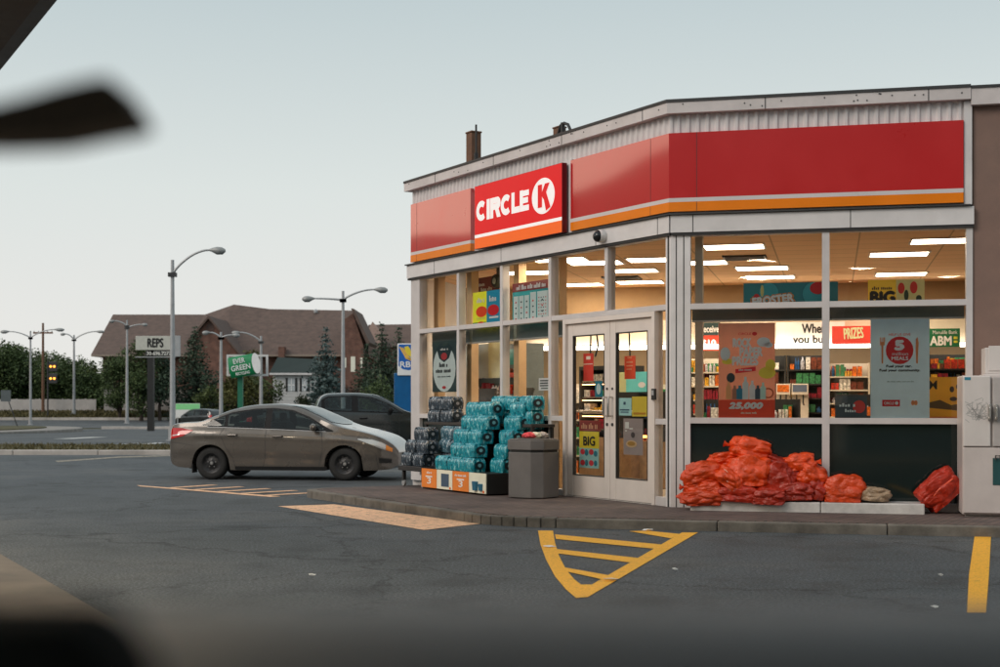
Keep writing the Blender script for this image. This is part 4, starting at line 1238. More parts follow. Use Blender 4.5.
# small dark screen and the yellow display by the right end
o, w, h = poster(R, 'promo_screen', 835.5, 867, 396, 417.5, -.10, 'small dark promo card standing at the foot of the right window', ink((44, 56, 62)), 'promo card', th=.03)
draw(o, w, h, (200, 60, 52), Dc((.75, .5, .2, .3)), 'print_badge'); draw(o, w, h, (190, 200, 204), Wd(.12, .62, .5, .66, 1), 'print_word', -.005)
draw(o, w, h, (190, 200, 204), Wd(.30, .70, .25, .40, 1, 5), 'print_word', -.005)
o, w, h = poster(R, 'snack_display_panel', 929, 966, 377, 421, -.55, 'yellow snack display panel with dark shapes at the right end of the windows', flat('amber display', (226, 150, 40)), 'display', th=.05)
draw(o, w, h, (60, 44, 30), Dc((.62, .72, .06, .07), (.78, .78, .05, .06), (.66, .5, .10, .05)), 'print_face')
draw(o, w, h, (90, 70, 40), lambda m, w, h, y: m.poly([(0, .3 * h), (w, .22 * h), (w, .42 * h), (.6 * w, .36 * h), (.3 * w, .48 * h), (0, .42 * h)], y), 'print_ground')
draw(o, w, h, (50, 40, 30), T('M', .0, .22, .72, .92, bold=.08), 'print_letter')
draw(o, w, h, (222, 120, 60), Rc((0, 1, .0, .1)), 'print_edge')

# left front: window posters
o, w, h = poster(L, 'oval_hiring_poster', 432.5, 456.5, 341, 392, -.045, 'pale oval poster with a dark top in the leftmost lower window', flat('clear card', (44, 62, 66)), th=.004)
o['label'] = 'pale oval poster with dark lettering in the leftmost lower window'
draw(o, w, h, (186, 206, 200), Dc((.5, .46, .47, .46)), 'print_oval')
draw(o, w, h, (38, 56, 62), lambda m, w, h, y: m.poly([(.18 * w, .86 * h), (.3 * w, .66 * h), (.5 * w, .58 * h), (.7 * w, .66 * h), (.84 * w, .86 * h), (.66 * w, .955 * h), (.36 * w, .955 * h)], y), 'print_top', -.005)
draw(o, w, h, (176, 60, 66), Dc((.5, .70, .13, .07)), 'print_heart', -.007)
draw(o, w, h, (220, 230, 225), Wd(.35, .66, .82, .86, 1), 'print_word', -.007)
draw(o, w, h, (30, 38, 44), Wd(.30, .64, .49, .58, 1, 4), 'print_word', -.007)
draw(o, w, h, (30, 38, 44), Wd(.16, .80, .38, .47, 2, 7), 'print_word', -.007)
draw(o, w, h, (70, 86, 92), Wd(.22, .78, .29, .32, 3), 'print_small', -.007)
draw(o, w, h, (176, 60, 66), Dc((.5, .09, .08, .03)), 'print_badge', -.007)
o, w, h = poster(L, 'two_cup_poster', 473, 501, 291, 327.5, -.15, 'lime and blue poster with two red iced drinks in the second upper left window', ink((206, 214, 40), .12))
draw(o, w, h, (20, 122, 158), Rc((.5, 1, 0, 1)), 'print_half', -.003, .12)
draw(o, w, h, (216, 62, 30), Dc((.32, .45, .2, .15)), 'print_drink', -.006, .1); draw(o, w, h, (190, 24, 36), Dc((.74, .46, .2, .15)), 'print_drink', -.006, .1)
draw(o, w, h, (240, 240, 230), Wd(.15, .42, .70, .84, 1, 3), 'print_word', -.006); draw(o, w, h, (240, 240, 230), Wd(.60, .88, .70, .86, 1, 5), 'print_word', -.006)
draw(o, w, h, (236, 200, 90), Rc((.14, .48, .24, .29)), 'print_bar', -.006); draw(o, w, h, (200, 220, 230), Rc((.60, .92, .24, .29), (.62, .92, .06, .10)), 'print_bar', -.006)
draw(o, w, h, (40, 120, 60), Rc((0, .48, 0, .16)), 'print_base', -.005); draw(o, w, h, (206, 50, 30), Dc((.3, .09, .14, .09)), 'print_berry', -.007)
o, w, h = poster(L, 'maroon_header_sign', 472, 499, 277, 300, -.75, 'maroon header sign hung above the lime and blue poster', ink((106, 40, 38)), 'sign')
draw(o, w, h, (214, 196, 190), Wd(.10, .5, .62, .78, 2), 'lettering', -.006); draw(o, w, h, (214, 196, 190), Wd(.35, .82, .40, .55, 2, 5), 'lettering', -.006)
sp = empty('wall_speaker', L.w(L.x(494.5, -.5), -.5, L.z(494.5, 287, -.5)), aL, 'dark round speaker high in the second upper left window', 'speaker')
mb = MB(); mb.lathe([(0, 0), (.10, -.01), (.12, .02), (.12, .12), (.09, .16), (0, .17)], (0, 0, .1), 'y', 18); mb.build('cabinet', M['black'], sp, smooth=True)
mb = MB(); mb.lathe([(0, -.015), (.05, -.014), (.055, -.005)], (0, 0, .1), 'y', 14); mb.build('cone', M['galv'], sp, smooth=True)
mb = MB(); mb.box(-.02, .02, .05, .09, .2, ZC - L.z(494.5, 287, -.5)); mb.build('bracket', M['black'], sp)
o, w, h = poster(L, 'lottery_board', 512.5, 549, 290, 323, -.12, 'teal lottery results board with five pale columns in the third upper left window', flat('teal board', (34, 112, 122)), 'board')
cols = ((.04, .17), (.19, .32), (.34, .47), (.50, .66), (.69, .97))
draw(o, w, h, (186, 204, 204), Rc(*[(a, b_, .07, .86 if k < 3 else .93) for k, (a, b_) in enumerate(cols)]), 'print_column')
dots, reds = [], []
for k, (a, b_) in enumerate(cols):
    m_ = (a + b_) / 2
    for j in range(4):
        (dots if (j + k) % 3 else reds).append((m_, .16 + .17 * j, .022, .026))
for j in range(6):
    for q in range(4): (dots if (j * q) % 3 else reds).append((.74 + .06 * q, .24 + .10 * j, .014, .018))
draw(o, w, h, (50, 70, 80), Dc(*dots), 'print_dot', -.005); draw(o, w, h, (180, 70, 70), Dc(*reds, *[((a + b_) / 2, .06, .035, .035) for a, b_ in cols]), 'print_dot', -.006)
o, w, h = poster(L, 'lottery_header', 512.5, 548, 281.5, 290.5, -.12, 'maroon header strip with pale words on top of the lottery board', ink((112, 38, 40)), 'sign')
draw(o, w, h, (226, 206, 200), Wd(.12, .94, .22, .76, 4, 2), 'lettering', -.005)
# pale roller screen and cream wall panel in the second lower window, small notices
o, w, h = poster(L, 'white_menu_panel', 478, 489.5, 344, 378, -.8, 'pale grey hanging panel in the second lower left window', ink((176, 182, 178)), 'panel', th=.02)
o, w, h = poster(L, 'cream_panel', 488.5, 500, 342.5, 378, -.78, 'cream hanging panel beside the pale grey one', ink((240, 208, 168)), 'panel', th=.02)
o, w, h = poster(L, 'paper_notice', 538.8, 550.5, 378, 390.5, -.045, 'small white paper notice low in the third lower left window', ink((206, 208, 200)), 'notice', th=.003)
draw(o, w, h, (70, 74, 78), Rc((.12, .88, .74, .84), (.12, .8, .54, .64), (.12, .88, .34, .44), (.2, .8, .14, .22)), 'print_line')
o, w, h = poster(L, 'teal_hanging_sign', 515, 533, 337, 347, -3.4, 'small teal and orange hanging sign deep behind the third left window', ink((24, 140, 128)), 'sign', th=.03)
draw(o, w, h, (240, 170, 90), Rc((0, 1, 0, .3)), 'print_band')
# things stuck on the doors
def door_poster(name, px0, px1, py0, py1, label, rgb, cat='poster', d=-.045): return poster(L, name, px0, px1, py0, py1, d, label, ink(rgb), cat, th=.003)
o, w, h = door_poster('big_door_poster', 579.5, 599, 431.5, 468, 'yellow and blue poster reading BIG low on the left door', (232, 180, 44))
draw(o, w, h, (150, 196, 204), Rc((0, 1, 0, .54)), 'print_half'); draw(o, w, h, (30, 30, 34), T('BIG', .22, .80, .62, .86, fat=.006), 'print_title', -.005)
draw(o, w, h, (206, 60, 70), Dc((.18, .44, .12, .08), (.62, .44, .12, .08), (.18, .14, .12, .08), (.62, .14, .12, .08)), 'print_badge', -.005)
draw(o, w, h, (40, 120, 140), Dc((.38, .42, .09, .09), (.84, .40, .09, .08), (.38, .14, .08, .09), (.84, .14, .08, .08)), 'print_cup', -.006)
o, w, h = door_poster('door_header_sticker', 579.5, 601, 420.5, 431, 'dark red sticker above the yellow poster on the left door', (120, 44, 38), 'sticker')
draw(o, w, h, (220, 150, 120), Wd(.1, .9, .2, .75, 2, 3), 'print_word', -.005)
o, w, h = door_poster('grey_food_poster', 623.5, 643, 418.5, 455, 'grey poster with a plate of food low on the right door', (140, 128, 126))
draw(o, w, h, (200, 170, 130), Dc((.42, .3, .28, .1)), 'print_plate'); draw(o, w, h, (206, 200, 196), Rc((.1, .3, .72, .9), (.32, .5, .70, .74), (.1, .2, .64, .68)), 'print_word', -.005); draw(o, w, h, (70, 60, 60), Dc((.5, .55, .1, .08)), 'print_cup', -.005)
draw(o, w, h, (170, 130, 60), Dc((.42, .31, .2, .06)), 'print_food', -.006)
o, w, h = door_poster('blue_notice', 618, 631.5, 398, 415.5, 'pale blue notice halfway up the right door', (156, 200, 206), 'notice')
draw(o, w, h, (60, 84, 110), Rc((.15, .85, .28, .36), (.2, .8, .16, .22), (.42, .58, .62, .78)), 'print_word')
o, w, h = door_poster('yellow_notice', 632, 647.5, 396.5, 416.5, 'yellow notice beside the pale blue one on the right door', (222, 176, 62), 'notice')
draw(o, w, h, (180, 130, 50), Rc((.1, .9, .1, .2)), 'print_line')
o, w, h = poster(L, 'red_hanging_tag', 624.5, 635, 356, 379, -.25, 'orange red tag hanging behind the right door glass', ink((196, 66, 40)), 'tag', th=.01)
draw(o, w, h, (230, 150, 120), Rc((.2, .8, .7, .76), (.2, .8, .55, .6), (.2, .7, .4, .45), (.3, .7, .9, .95)), 'print_line')
mb = MB(); mb.tube([(w * .5, .005, h), (w * .45, .005, h + .2), (w * .4, .005, h + .42)], .012, 6); mb.build('strap', M['dark_metal'], o)
o, w, h = poster(L, 'red_price_tag', 583.5, 593, 353.5, 381, -.25, 'red two part tag hanging behind the left door glass', ink((186, 48, 44)), 'tag', th=.01)
draw(o, w, h, (236, 206, 196), Rc((.3, .75, .78, .90), (0.02, .98, .60, .63)), 'print_line')
mb = MB(); mb.tube([(w * .7, .005, h), (w * .75, .005, h + .3), (w * 1.25, .005, h + .42), (w * 1.5, .005, h + .1), (w * 1.2, .005, h - .05)], .014, 6); mb.build('cord', M['dark_metal'], o)
o, w, h = door_poster('teal_round_sticker', 595, 602.5, 381, 397, 'teal oval sticker by the left door handle', (24, 110, 130), 'sticker')
draw(o, w, h, (180, 220, 220), Dc((.5, .5, .3, .35)), 'print_ring')
o, w, h = poster(L, 'turquoise_poster', 618, 648, 372, 392, -1.6, 'turquoise poster inside beyond the right door', ink((96, 190, 190)), 'poster', th=.02)
draw(o, w, h, (230, 200, 150), Rc((0, .28, 0, 1)), 'print_half'); draw(o, w, h, (236, 226, 206), Dc((.8, .35, .12, .14)), 'print_food')
# lit food cabinet behind the left door
fc = empty('hot_food_cabinet', L.w(L.x(574, -1.5), -1.5, ZW), aL, 'lit hot food cabinet with orange shelves behind the left door', 'cabinet')
mb = MB(); mb.box(0, 1.0, .1, .7, 0, .8); mb.build('cabinet_base', mat('wood grain laminate', (.34, .21, .11), .5, var=.25, scale=9), fc)
mb = MB(); mb.box(0, .04, .1, .7, .8, 1.9); mb.box(.96, 1.0, .1, .7, .8, 1.9); mb.box(.04, .96, .66, .7, .8, 1.9); mb.box(0, 1, .1, .7, 1.9, 1.96); mb.build('cabinet_frame', M['dark_metal'], fc)
for k in range(4):
    mb = MB(); mb.box(.042, .958, .12, .655, .92 + k * .26, .94 + k * .26); s_ = mb.build('shelf', M['chrome'], fc)
    mb = MB(); mb.box(.05, .95, .13, .15, .955 + k * .26 + .18, .97 + k * .26 + .18); mb.build('heat_lamp', mat('warm cabinet strip', (1, .6, .25), .5, emit=7, ecol=(1, .5, .2)), s_)
goods('hot_food', .06, .94, .16, .6, [.942 + k * .26 for k in range(4)], aL, L.w(L.x(574, -1.5), -1.5, ZW), 'packets of hot food on the lit cabinet shelves', 31, .16)
fc = empty('bakery_cabinet', L.w(L.x(614, -2.0), -2.0, ZW), aL, 'wood fronted bakery cabinet behind the right door', 'cabinet')
mb = MB(); mb.box(0, 1.2, .1, .7, 0, .75); mb.build('cabinet_base', mat('wood grain counter', (.36, .22, .11), .5, var=.25, scale=9), fc)
mb = MB(); mb.box(0, 1.2, .66, .7, .75, 1.5); mb.box(0, .03, .1, .66, .75, 1.5); mb.box(1.17, 1.2, .1, .66, .75, 1.5); mb.box(0, 1.2, .1, .7, 1.5, 1.54); mb.box(.03, 1.17, .12, .66, 1.1, 1.12); mb.build('cabinet_frame', M['dark_metal'], fc)
mb = MB(); mb.box(.1, .7, .14, .17, .80, .84); mb.build('heat_lamp', mat('orange cabinet strip', (1, .4, .1), .5, emit=6, ecol=(1, .35, .08)), fc)
goods('baked_goods', .06, 1.14, .2, .6, [.753, 1.123], aL, L.w(L.x(614, -2.0), -2.0, ZW), 'wrapped bakery goods in the wood fronted cabinet', 37, .2)

# ------------------------------------------------------------------ rubbish bin
d_ = .95
pb0 = G(534, 499, ZW)
bn = empty('rubbish_bin', (pb0.x, pb0.y + .32, ZW), R_(-38), 'grey eight sided rubbish bin with a dark band left of the doors', 'rubbish bin')
def octa(r, c=.30): 
    k = r * c
    return [(-r + k, -r), (r - k, -r), (r, -r + k), (r, r - k), (r - k, r), (-r + k, r), (-r, r - k), (-r, -r + k)]
bin_m = mat('stone grey bin plastic', (.155, .145, .14), .6, var=.12, bump=.25, bscale=120)
hb = .86
mb = MB(); mb.slab(octa(.315, .42), 0.01, hb * .765); mb.build('body', bin_m, bn, bevel=.012)
mb = MB(); mb.slab(octa(.300, .42), hb * .765, hb * .805); mb.build('band', M['black'], bn)
mb = MB(); mb.slab(octa(.325, .42), hb * .805, hb * .965); mb.slab(octa(.30, .42), hb * .965, hb * .985); mb.build('lid', bin_m, bn, bevel=.014)
mb = MB(); mb.slab([(x * .62, y * .62) for x, y in octa(.32, .42)], hb * .985, hb * 1.0); mb.build('tray', mat('dark sand', (.09, .085, .08), .9), bn)
def crumple(name, r, seed, m, sx=1, sy=1, sz=1):
    bm = bmesh.new(); bmesh.ops.create_icosphere(bm, subdivisions=3, radius=r)
    for v in bm.verts:
        n = mnoise.noise(v.co * (2.2 / r) + Vector((seed, seed * 2, 0))); v.co *= 1 + .35 * n
        v.co.x *= sx; v.co.y *= sy; v.co.z *= sz
    me = bpy.data.meshes.new(name); bm.to_mesh(me); bm.free(); me.materials.append(m)
    o = bpy.data.objects.new(name, me); COL.objects.link(o); return o
for i, (dx, dy, rgb, lab) in enumerate(((-.10, -.10, (206, 70, 76), 'crumpled red wrapper on top of the grey bin'), (.0, -.05, (222, 196, 176), 'crumpled beige bag on top of the grey bin'), (.14, .06, (150, 140, 134), 'crumpled grey wrapper on top of the grey bin'))):
    o = crumple('crumpled_wrapper', .075, i * 3 + 1, ink(rgb), 1.4, 1, .62); o.location = (pb0.x + dx * .8 + .02, pb0.y + .32 + dy, ZW + hb + .035); o.rotation_euler = (0, 0, i)
    tag(o, lab, 'wrapper')

# ------------------------------------------------------------------ drinks packs: cart, display bin, shelf, cases
d0 = 1.06
bx0, bx1 = L.x(421.5, d0), L.x(486, d0)
bw = bx1 - bx0
zb_top = .345
dis = empty('display_bin', L.w(bx0, d0, ZW), aL, 'black display base with orange and white price cards under the teal water cases', 'display stand')
mb = MB(); mb.box(.0, bw, .012, .95, 0.02, zb_top - .02); mb.box(.02, bw * .5, .62, .95, zb_top - .019, .8); mb.build('base', M['black'], dis, bevel=.008)
cw = bw / 4
for k in range(4):
    mb = MB(); mb.box(k * cw + .004, (k + 1) * cw - .004, 0, .011, .03, zb_top - .02)
    c_ = mb.build('price_card', ink((232, 112, 44)) if k % 2 == 0 else ink((212, 196, 178)), dis)
    mb = MB()
    if k % 2 == 0:
        c_['label'] = 'orange price card'
        mb.text('3', k * cw + cw * .38, k * cw + cw * .64, .09, .19, -.003, bold=.06); mb.rect(k * cw + cw * .28, k * cw + cw * .72, .195, .215, -.003)
        Wd(k * cw + cw * (.36 if k == 0 else .15), k * cw + cw * (.68 if k == 0 else .85), .25, .285, 1 if k == 0 else 3)(mb, 1, 1, -.003)
        mb.build('lettering', ink((248, 220, 196)), c_)
    else:
        c_['label'] = 'white product card'
        if k == 1:
            mb.box(k * cw + cw * .3, k * cw + cw * .78, -.004, 0, .07, .27)
        else:
            mb.lathe([(0, 0), (.055, 0), (.065, .13), (0, .13)], (k * cw + cw * .42, .0, .07), 'z', 10); mb.lathe([(0, 0), (.04, 0), (.05, .10), (0, .10)], (k * cw + cw * .72, .0, .07), 'z', 10)
        mb.build('print_product', ink((58, 74, 92)) if k == 1 else ink((40, 92, 116)), c_)
        mb = MB(); mb.disc(k * cw + cw * .86, .055, .028, .02, -.004); mb.build('print_badge', ink((222, 90, 40)), c_)
# cart on the left
cx0 = L.x(398, d0)
cart = empty('low_cart', L.w(cx0, d0, ZW), aL, 'low dark metal cart on castors carrying dark drink cases', 'cart')
cwid = bx0 - cx0 - .02
zd = .29
mb = MB(); mb.box(0, cwid, 0, .9, zd, zd + .05); mb.box(0, cwid, .0, .02, zd - .03, zd); mb.build('deck', M['dark_metal'], cart, bevel=.006)
for x in (.05, cwid - .09):
    for y in (.05, .8):
        mb = MB(); mb.box(x, x + .05, y, y + .05, .09, zd - .001); lg = mb.build('leg', M['dark_metal'], cart)
        mb = MB(); mb.lathe([(0, -.02), (.05, -.018), (.055, 0), (.05, .018), (0, .02)], (x + .025, y + .025, .055), 'y', 14); mb.build('castor', M['galv'], lg, smooth=True)
# rear shelf rack against the wall
rk = empty('rear_rack', L.w(L.x(425, .42), .42, ZW), aL, 'black shelf rack against the wall behind the cases', 'rack')
rw = L.x(532, .42) - L.x(425, .42)
for x in (0, rw * .34, rw - .04):
    for y in (0, .34):
        mb = MB(); mb.box(x, x + .04, y, y + .04, 0, .999); mb.build('upright', M['black'], rk)
for z in (.45, 1.0):
    mb = MB(); mb.box(-.02, rw if z > .9 else rw * .36, -.01, .40, z, z + .045); mb.build('shelf', mat('dark shelf board', (.045, .038, .034), .7), rk, bevel=.005)

def pack_mesh(lx, ly, hz, nx, ny):
    """shrink-wrapped case: film hugging the bottles, top dimpled by the caps"""
    mb = MB(); NX, NY, NZ = nx * 6, ny * 6, 8
    def outline(u, v):
        return 0
    pts = []
    rim = []
    for i in range(NX): rim.append((i / NX, 0))
    for i in range(NY): rim.append((1, i / NY))
    for i in range(NX): rim.append((1 - i / NX, 1))
    for i in range(NY): rim.append((0, 1 - i / NY))
    n = len(rim)
    for k in range(NZ + 1):
        t_ = k / NZ
        ins = .012 * (1 - math.sin(math.pi * min(1, max(0, t_)))) + (.03 * max(0, (t_ - .74) / .26) ** 1.5)
        for u, v in rim:
            x, y = u * lx, v * ly
            bx = abs(math.sin(math.pi * u * nx)); by = abs(math.sin(math.pi * v * ny))
            amp = .016
            cxr = .02
            if v in (0, 1): y += (amp * bx - amp) * (-1 if v == 0 else 1) + (ins if v == 0 else -ins)
            if u in (0, 1): x += (amp * by - amp) * (-1 if u == 0 else 1) + (ins if u == 0 else -ins)
            # round the corners
            ex = min(u, 1 - u) * lx; ey = min(v, 1 - v) * ly
            if ex < .03 and v in (0, 1): y += (.03 - ex) * .5 * (1 if v == 0 else -1)
            if ey < .03 and u in (0, 1): x += (.03 - ey) * .5 * (1 if u == 0 else -1)
            pts.append((x, y, t_ * hz))
    fs = []
    for k in range(NZ):
        for i in range(n):
            fs.append((k * n + i, k * n + (i + 1) % n, (k + 1) * n + (i + 1) % n, (k + 1) * n + i))
    # top grid
    base = len(pts); GX, GY = nx * 4, ny * 4
    for j in range(GY + 1):
        for i in range(GX + 1):
            u, v = i / GX, j / GY
            z = hz - .004 + .013 * (abs(math.sin(math.pi * u * nx)) * abs(math.sin(math.pi * v * ny))) 
            e = min(min(u, 1 - u) * lx, min(v, 1 - v) * ly)
            if e < .01: z -= .014
            pts.append((.028 + u * (lx - .056), .028 + v * (ly - .056), z))
    for j in range(GY):
        for i in range(GX):
            a = base + j * (GX + 1) + i
            fs.append((a, a + 1, a + GX + 2, a + GX + 1))
    fs.append(tuple(range(n - 1, -1, -1)))
    mb.add(pts, fs); return mb

def pack_mat(name, base, light, dark):
    m, t, b_ = new_mat(name)
    tc = t.nodes.new('ShaderNodeTexCoord'); oi = t.nodes.new('ShaderNodeObjectInfo')
    ad = t.nodes.new('ShaderNodeVectorMath'); ad.operation = 'ADD'
    t.links.new(tc.outputs['Object'], ad.inputs[0]); t.links.new(oi.outputs['Random'], ad.inputs[1])
    mp = t.nodes.new('ShaderNodeMapping'); mp.inputs['Scale'].default_value = (24, 24, 10)
    t.links.new(ad.outputs[0], mp.inputs[0])
    nz = t.nodes.new('ShaderNodeTexNoise'); nz.inputs['Scale'].default_value = 1.0; nz.inputs['Detail'].default_value = 5; nz.inputs['Roughness'].default_value = .7
    t.links.new(mp.outputs[0], nz.inputs['Vector'])
    r = ramp(t, [(.36, dark), (.46, base), (.55, base), (.62, light)])
    t.links.new(nz.outputs['Fac'], r.inputs[0]); t.links.new(r.outputs[0], b_.inputs['Base Color'])
    b_.inputs['Roughness'].default_value = .22; b_.inputs['Coat Weight'].default_value = .4; b_.inputs['Coat Roughness'].default_value = .08
    n2 = t.nodes.new('ShaderNodeTexNoise'); n2.inputs['Scale'].default_value = 34; n2.inputs['Detail'].default_value = 3
    t.links.new(ad.outputs[0], n2.inputs['Vector'])
    bp = t.nodes.new('ShaderNodeBump'); bp.inputs['Strength'].default_value = .55; bp.inputs['Distance'].default_value = .02
    t.links.new(n2.outputs['Fac'], bp.inputs['Height']); t.links.new(bp.outputs[0], b_.inputs['Normal'])
    return m
teal_m = pack_mat('teal shrink film', lin((14, 146, 162)), lin((150, 216, 220)), lin((6, 66, 82)))
dark_m = pack_mat('slate shrink film', lin((48, 62, 74)), lin((170, 178, 186)), lin((18, 24, 32)))
mix_m = pack_mat('grey blue shrink film', lin((66, 106, 122)), lin((190, 200, 206)), lin((26, 48, 60)))
hole_m = mat('dark case opening', (.012, .02, .025), .35)
PL, PD, PH = .40, .27, .205
def make_pack(m, mark):
    o = empty('water_case', (0, 0, 0), 0)
    pack_mesh(PL, PD, PH, 5, 3).build('film', m, o, smooth=True)
    mb = MB()
    # oval opening at both ends where the film stops, with a bottle base inside
    for sx in (1, -1):
        xc = PL - .0005 if sx > 0 else .0005
        n = 18
        vs = [(xc + (.004 * sx), PD / 2 + .078 * math.cos(6.2832 * i / n), PH * .5 + .062 * math.sin(6.2832 * i / n)) for i in range(n)]
        vs2 = [(xc + (.007 * sx), PD / 2 + .030 * math.cos(6.2832 * i / n), PH * .5 + .026 * math.sin(6.2832 * i / n)) for i in range(n)]
        f = [tuple(range(n))] if sx > 0 else [tuple(range(n - 1, -1, -1))]
        mb.add(vs, f, 0); mb.add(vs2, f, 1)
        mb.build('end_opening', [hole_m, mark], o); mb = MB()
    return o
protoT = make_pack(teal_m, mat('pale print', (.20, .46, .50), .4)); protoD = make_pack(dark_m, mat('grey print', (.26, .28, .31), .4)); protoM = make_pack(mix_m, mat('white print', (.40, .44, .46), .4))
used = set()
rg = random.Random(11)
def put_pack(proto, x, d, z, label, group, rz=0.0):
    """x = left end in the L frame, d = distance of the front face from the wall"""
    if proto.name not in used: used.add(proto.name); o = proto
    else: o = copy_tree(proto)
    o.location = L.w(x, d, z) + L.Y * rg.uniform(-.025, .025) + L.X * rg.uniform(-.02, .02)
    o.rotation_euler = (rg.uniform(-.02, .02), rg.uniform(-.02, .02), aL + rz + rg.uniform(-.10, .10))
    tag(o, label, 'water case', group); return o
ordw = ['first', 'second', 'third', 'fourth', 'fifth', 'sixth']
zb0 = ZW + zb_top - .015
rows = [('bottom', d0 - .02, 3, .40), ('second', d0 - .09, 2, .80), ('third', d0 - .16, 2, .78), ('fourth', d0 - .24, 2, .84), ('fifth', d0 - .38, 2, .72)]
for k, (nm, df, n, xo) in enumerate(rows):
    for j in range(n):
        put_pack(protoT, bx0 + xo + j * (PL + .014), df, zb0 + k * (PH + .004), 'teal water case, %s from left in the %s row of the stack' % (ordw[j], nm), 'teal water cases in the stepped stack')
# packs behind the front row fill the stack back to the wall
for k in range(5):
    for m_ in (1, 2):
        if k == 4 and m_ == 2: continue
        put_pack(protoT, bx1 - PL - .02, rows[k][1] - m_ * (PD + .012), zb0 + k * (PH + .004), 'teal water case at the right end of the stack, %s level, %s back' % (ordw[k], ordw[m_ - 1]), 'teal water cases in the stepped stack')
xr = L.x(530, .36) - PL
zt_ = ZW + 1.047
for lv in range(2):
    for j in range(3):
        put_pack(protoT, xr - j * (PL + .015), .36, zt_ + lv * (PH + .004), 'teal water case on the rear rack, %s from right in its %s layer' % (ordw[j], 'upper' if lv else 'lower'), 'teal water cases on the rear rack')
xl = L.x(427, .42)
for lv in range(2):
    for j in range(2):
        put_pack(protoD, xl + j * (PL + .015), .40, zt_ + lv * (PH + .004), 'dark grey drink case on the left end of the rear rack, %s layer, %s one' % ('upper' if lv else 'lower', 'right' if j else 'left'), 'dark cases on the rear rack')
for lv, (n, x0_) in enumerate(((2, .02), (2, .06), (1, .22))):
    for j in range(n):
        put_pack(protoD, cx0 + x0_ + j * (PL * .8), d0 - .02 - .06 * lv, ZW + zd + .052 + lv * (PH + .004), 'dark grey drink case on the low cart, %s layer, %s one' % (['bottom', 'middle', 'top'][lv], ['left', 'right'][j]), 'dark cases on the cart', 0)
for j in range(3):
    put_pack(protoM, bx0 - .25 + j * (PL + .01), .62, ZW + .78, 'grey blue drink case between the dark and teal stacks, %s from the left' % ordw[j], 'grey blue cases in the middle')
    if j < 2: put_pack(protoM, bx0 - .25 + j * (PL + .01), .64, ZW + .57, 'grey blue drink case under the middle row, %s from the left' % ordw[j], 'grey blue cases in the middle')
    put_pack(protoD, bx0 - .25 + j * (PL + .01), .64, ZW + .36, 'dark drink case deep under the grey blue ones, %s from the left' % ordw[j], 'dark cases under the grey blue ones')
mid = empty('middle_crate_base', L.w(bx0 - .3, .66, ZW), aL, 'black crate base under the middle drink cases', 'crate')
mb = MB(); mb.box(0, 1.3, 0, .1, 0, .34); mb.box(0, 1.3, .1, .3, 0, .34); mb.build('crate_body', M['black'], mid)

# ------------------------------------------------------------------ red mesh bags of firewood / kindling on the plinth
def bag_mat(name, c):
    m, t, b_ = new_mat(name)
    tc = t.nodes.new('ShaderNodeTexCoord'); oi = t.nodes.new('ShaderNodeObjectInfo')
    nz = t.nodes.new('ShaderNodeTexNoise'); nz.inputs['Scale'].default_value = 9; nz.inputs['Detail'].default_value = 5
    n2 = t.nodes.new('ShaderNodeTexNoise'); n2.inputs['Scale'].default_value = 17; n2.inputs['Detail'].default_value = 5; n2.inputs['Distortion'].default_value = 2.0
    for n in (nz, n2): t.links.new(tc.outputs['Object'], n.inputs['Vector'])
    r = ramp(t, [(.3, tuple(x * .7 for x in c)), (.45, c), (.72, tuple(min(1, x * 1.25 + .02) for x in c))])
    t.links.new(nz.outputs['Fac'], r.inputs[0])
    hs = t.nodes.new('ShaderNodeHueSaturation')
    mr = t.nodes.new('ShaderNodeMapRange'); mr.inputs['To Min'].default_value = .75; mr.inputs['To Max'].default_value = 1.15
    t.links.new(oi.outputs['Random'], mr.inputs['Value']); t.links.new(mr.outputs[0], hs.inputs['Value'])
    t.links.new(r.outputs[0], hs.inputs['Color']); t.links.new(hs.outputs[0], b_.inputs['Base Color'])
    b_.inputs['Roughness'].default_value = .30; b_.inputs['Coat Weight'].default_value = .08; b_.inputs['Coat Roughness'].default_value = .2
    bp = t.nodes.new('ShaderNodeBump'); bp.inputs['Strength'].default_value = .45; bp.inputs['Distance'].default_value = .03
    t.links.new(n2.outputs['Fac'], bp.inputs['Height']); t.links.new(bp.outputs[0], b_.inputs['Normal'])
    return m
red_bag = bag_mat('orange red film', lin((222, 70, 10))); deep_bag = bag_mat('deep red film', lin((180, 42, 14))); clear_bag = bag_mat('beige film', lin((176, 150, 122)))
def bag_mesh(name, sx, sy, sz, seed, m, boxy=.55):
    bm = bmesh.new(); bmesh.ops.create_cube(bm, size=2.0)
    bmesh.ops.subdivide_edges(bm, edges=bm.edges, cuts=30, use_grid_fill=True)
    off = Vector((seed * 3.1, seed * 1.7, seed * .9))
    for v in bm.verts:
        c = v.co.copy(); sph = c.normalized() * 1.15
        p = c.lerp(sph, 1 - boxy)
        # pillow: thinner towards the two ends
        e = abs(p.x); p.z *= 1 - .35 * max(0, e - .45); p.y *= 1 - .18 * max(0, e - .5)
        q = p * 1.3 + off
        big = mnoise.noise(q * .9)
        d1, _ = mnoise.voronoi(q * 1.05)
        d2, _ = mnoise.voronoi(Vector((q.x * 1.6, q.y * 3.0, q.z * 3.0)) + Vector((7, 3, 1)))
        n = c.normalized()
        p += n * (.20 * big + .30 * (min(d1[1] - d1[0], .5) - .2) + .07 * (min(d2[1] - d2[0], .5) - .2) + .02 * mnoise.noise(q * 5.5))
        v.co = Vector((p.x * sx, p.y * sy, p.z * sz))
        if v.co.z < -sz * .8: v.co.z = -sz * .8
    me = bpy.data.meshes.new(name); bm.to_mesh(me); bm.free(); me.materials.append(m)
    for p in me.polygons: p.use_smooth = True
    return me
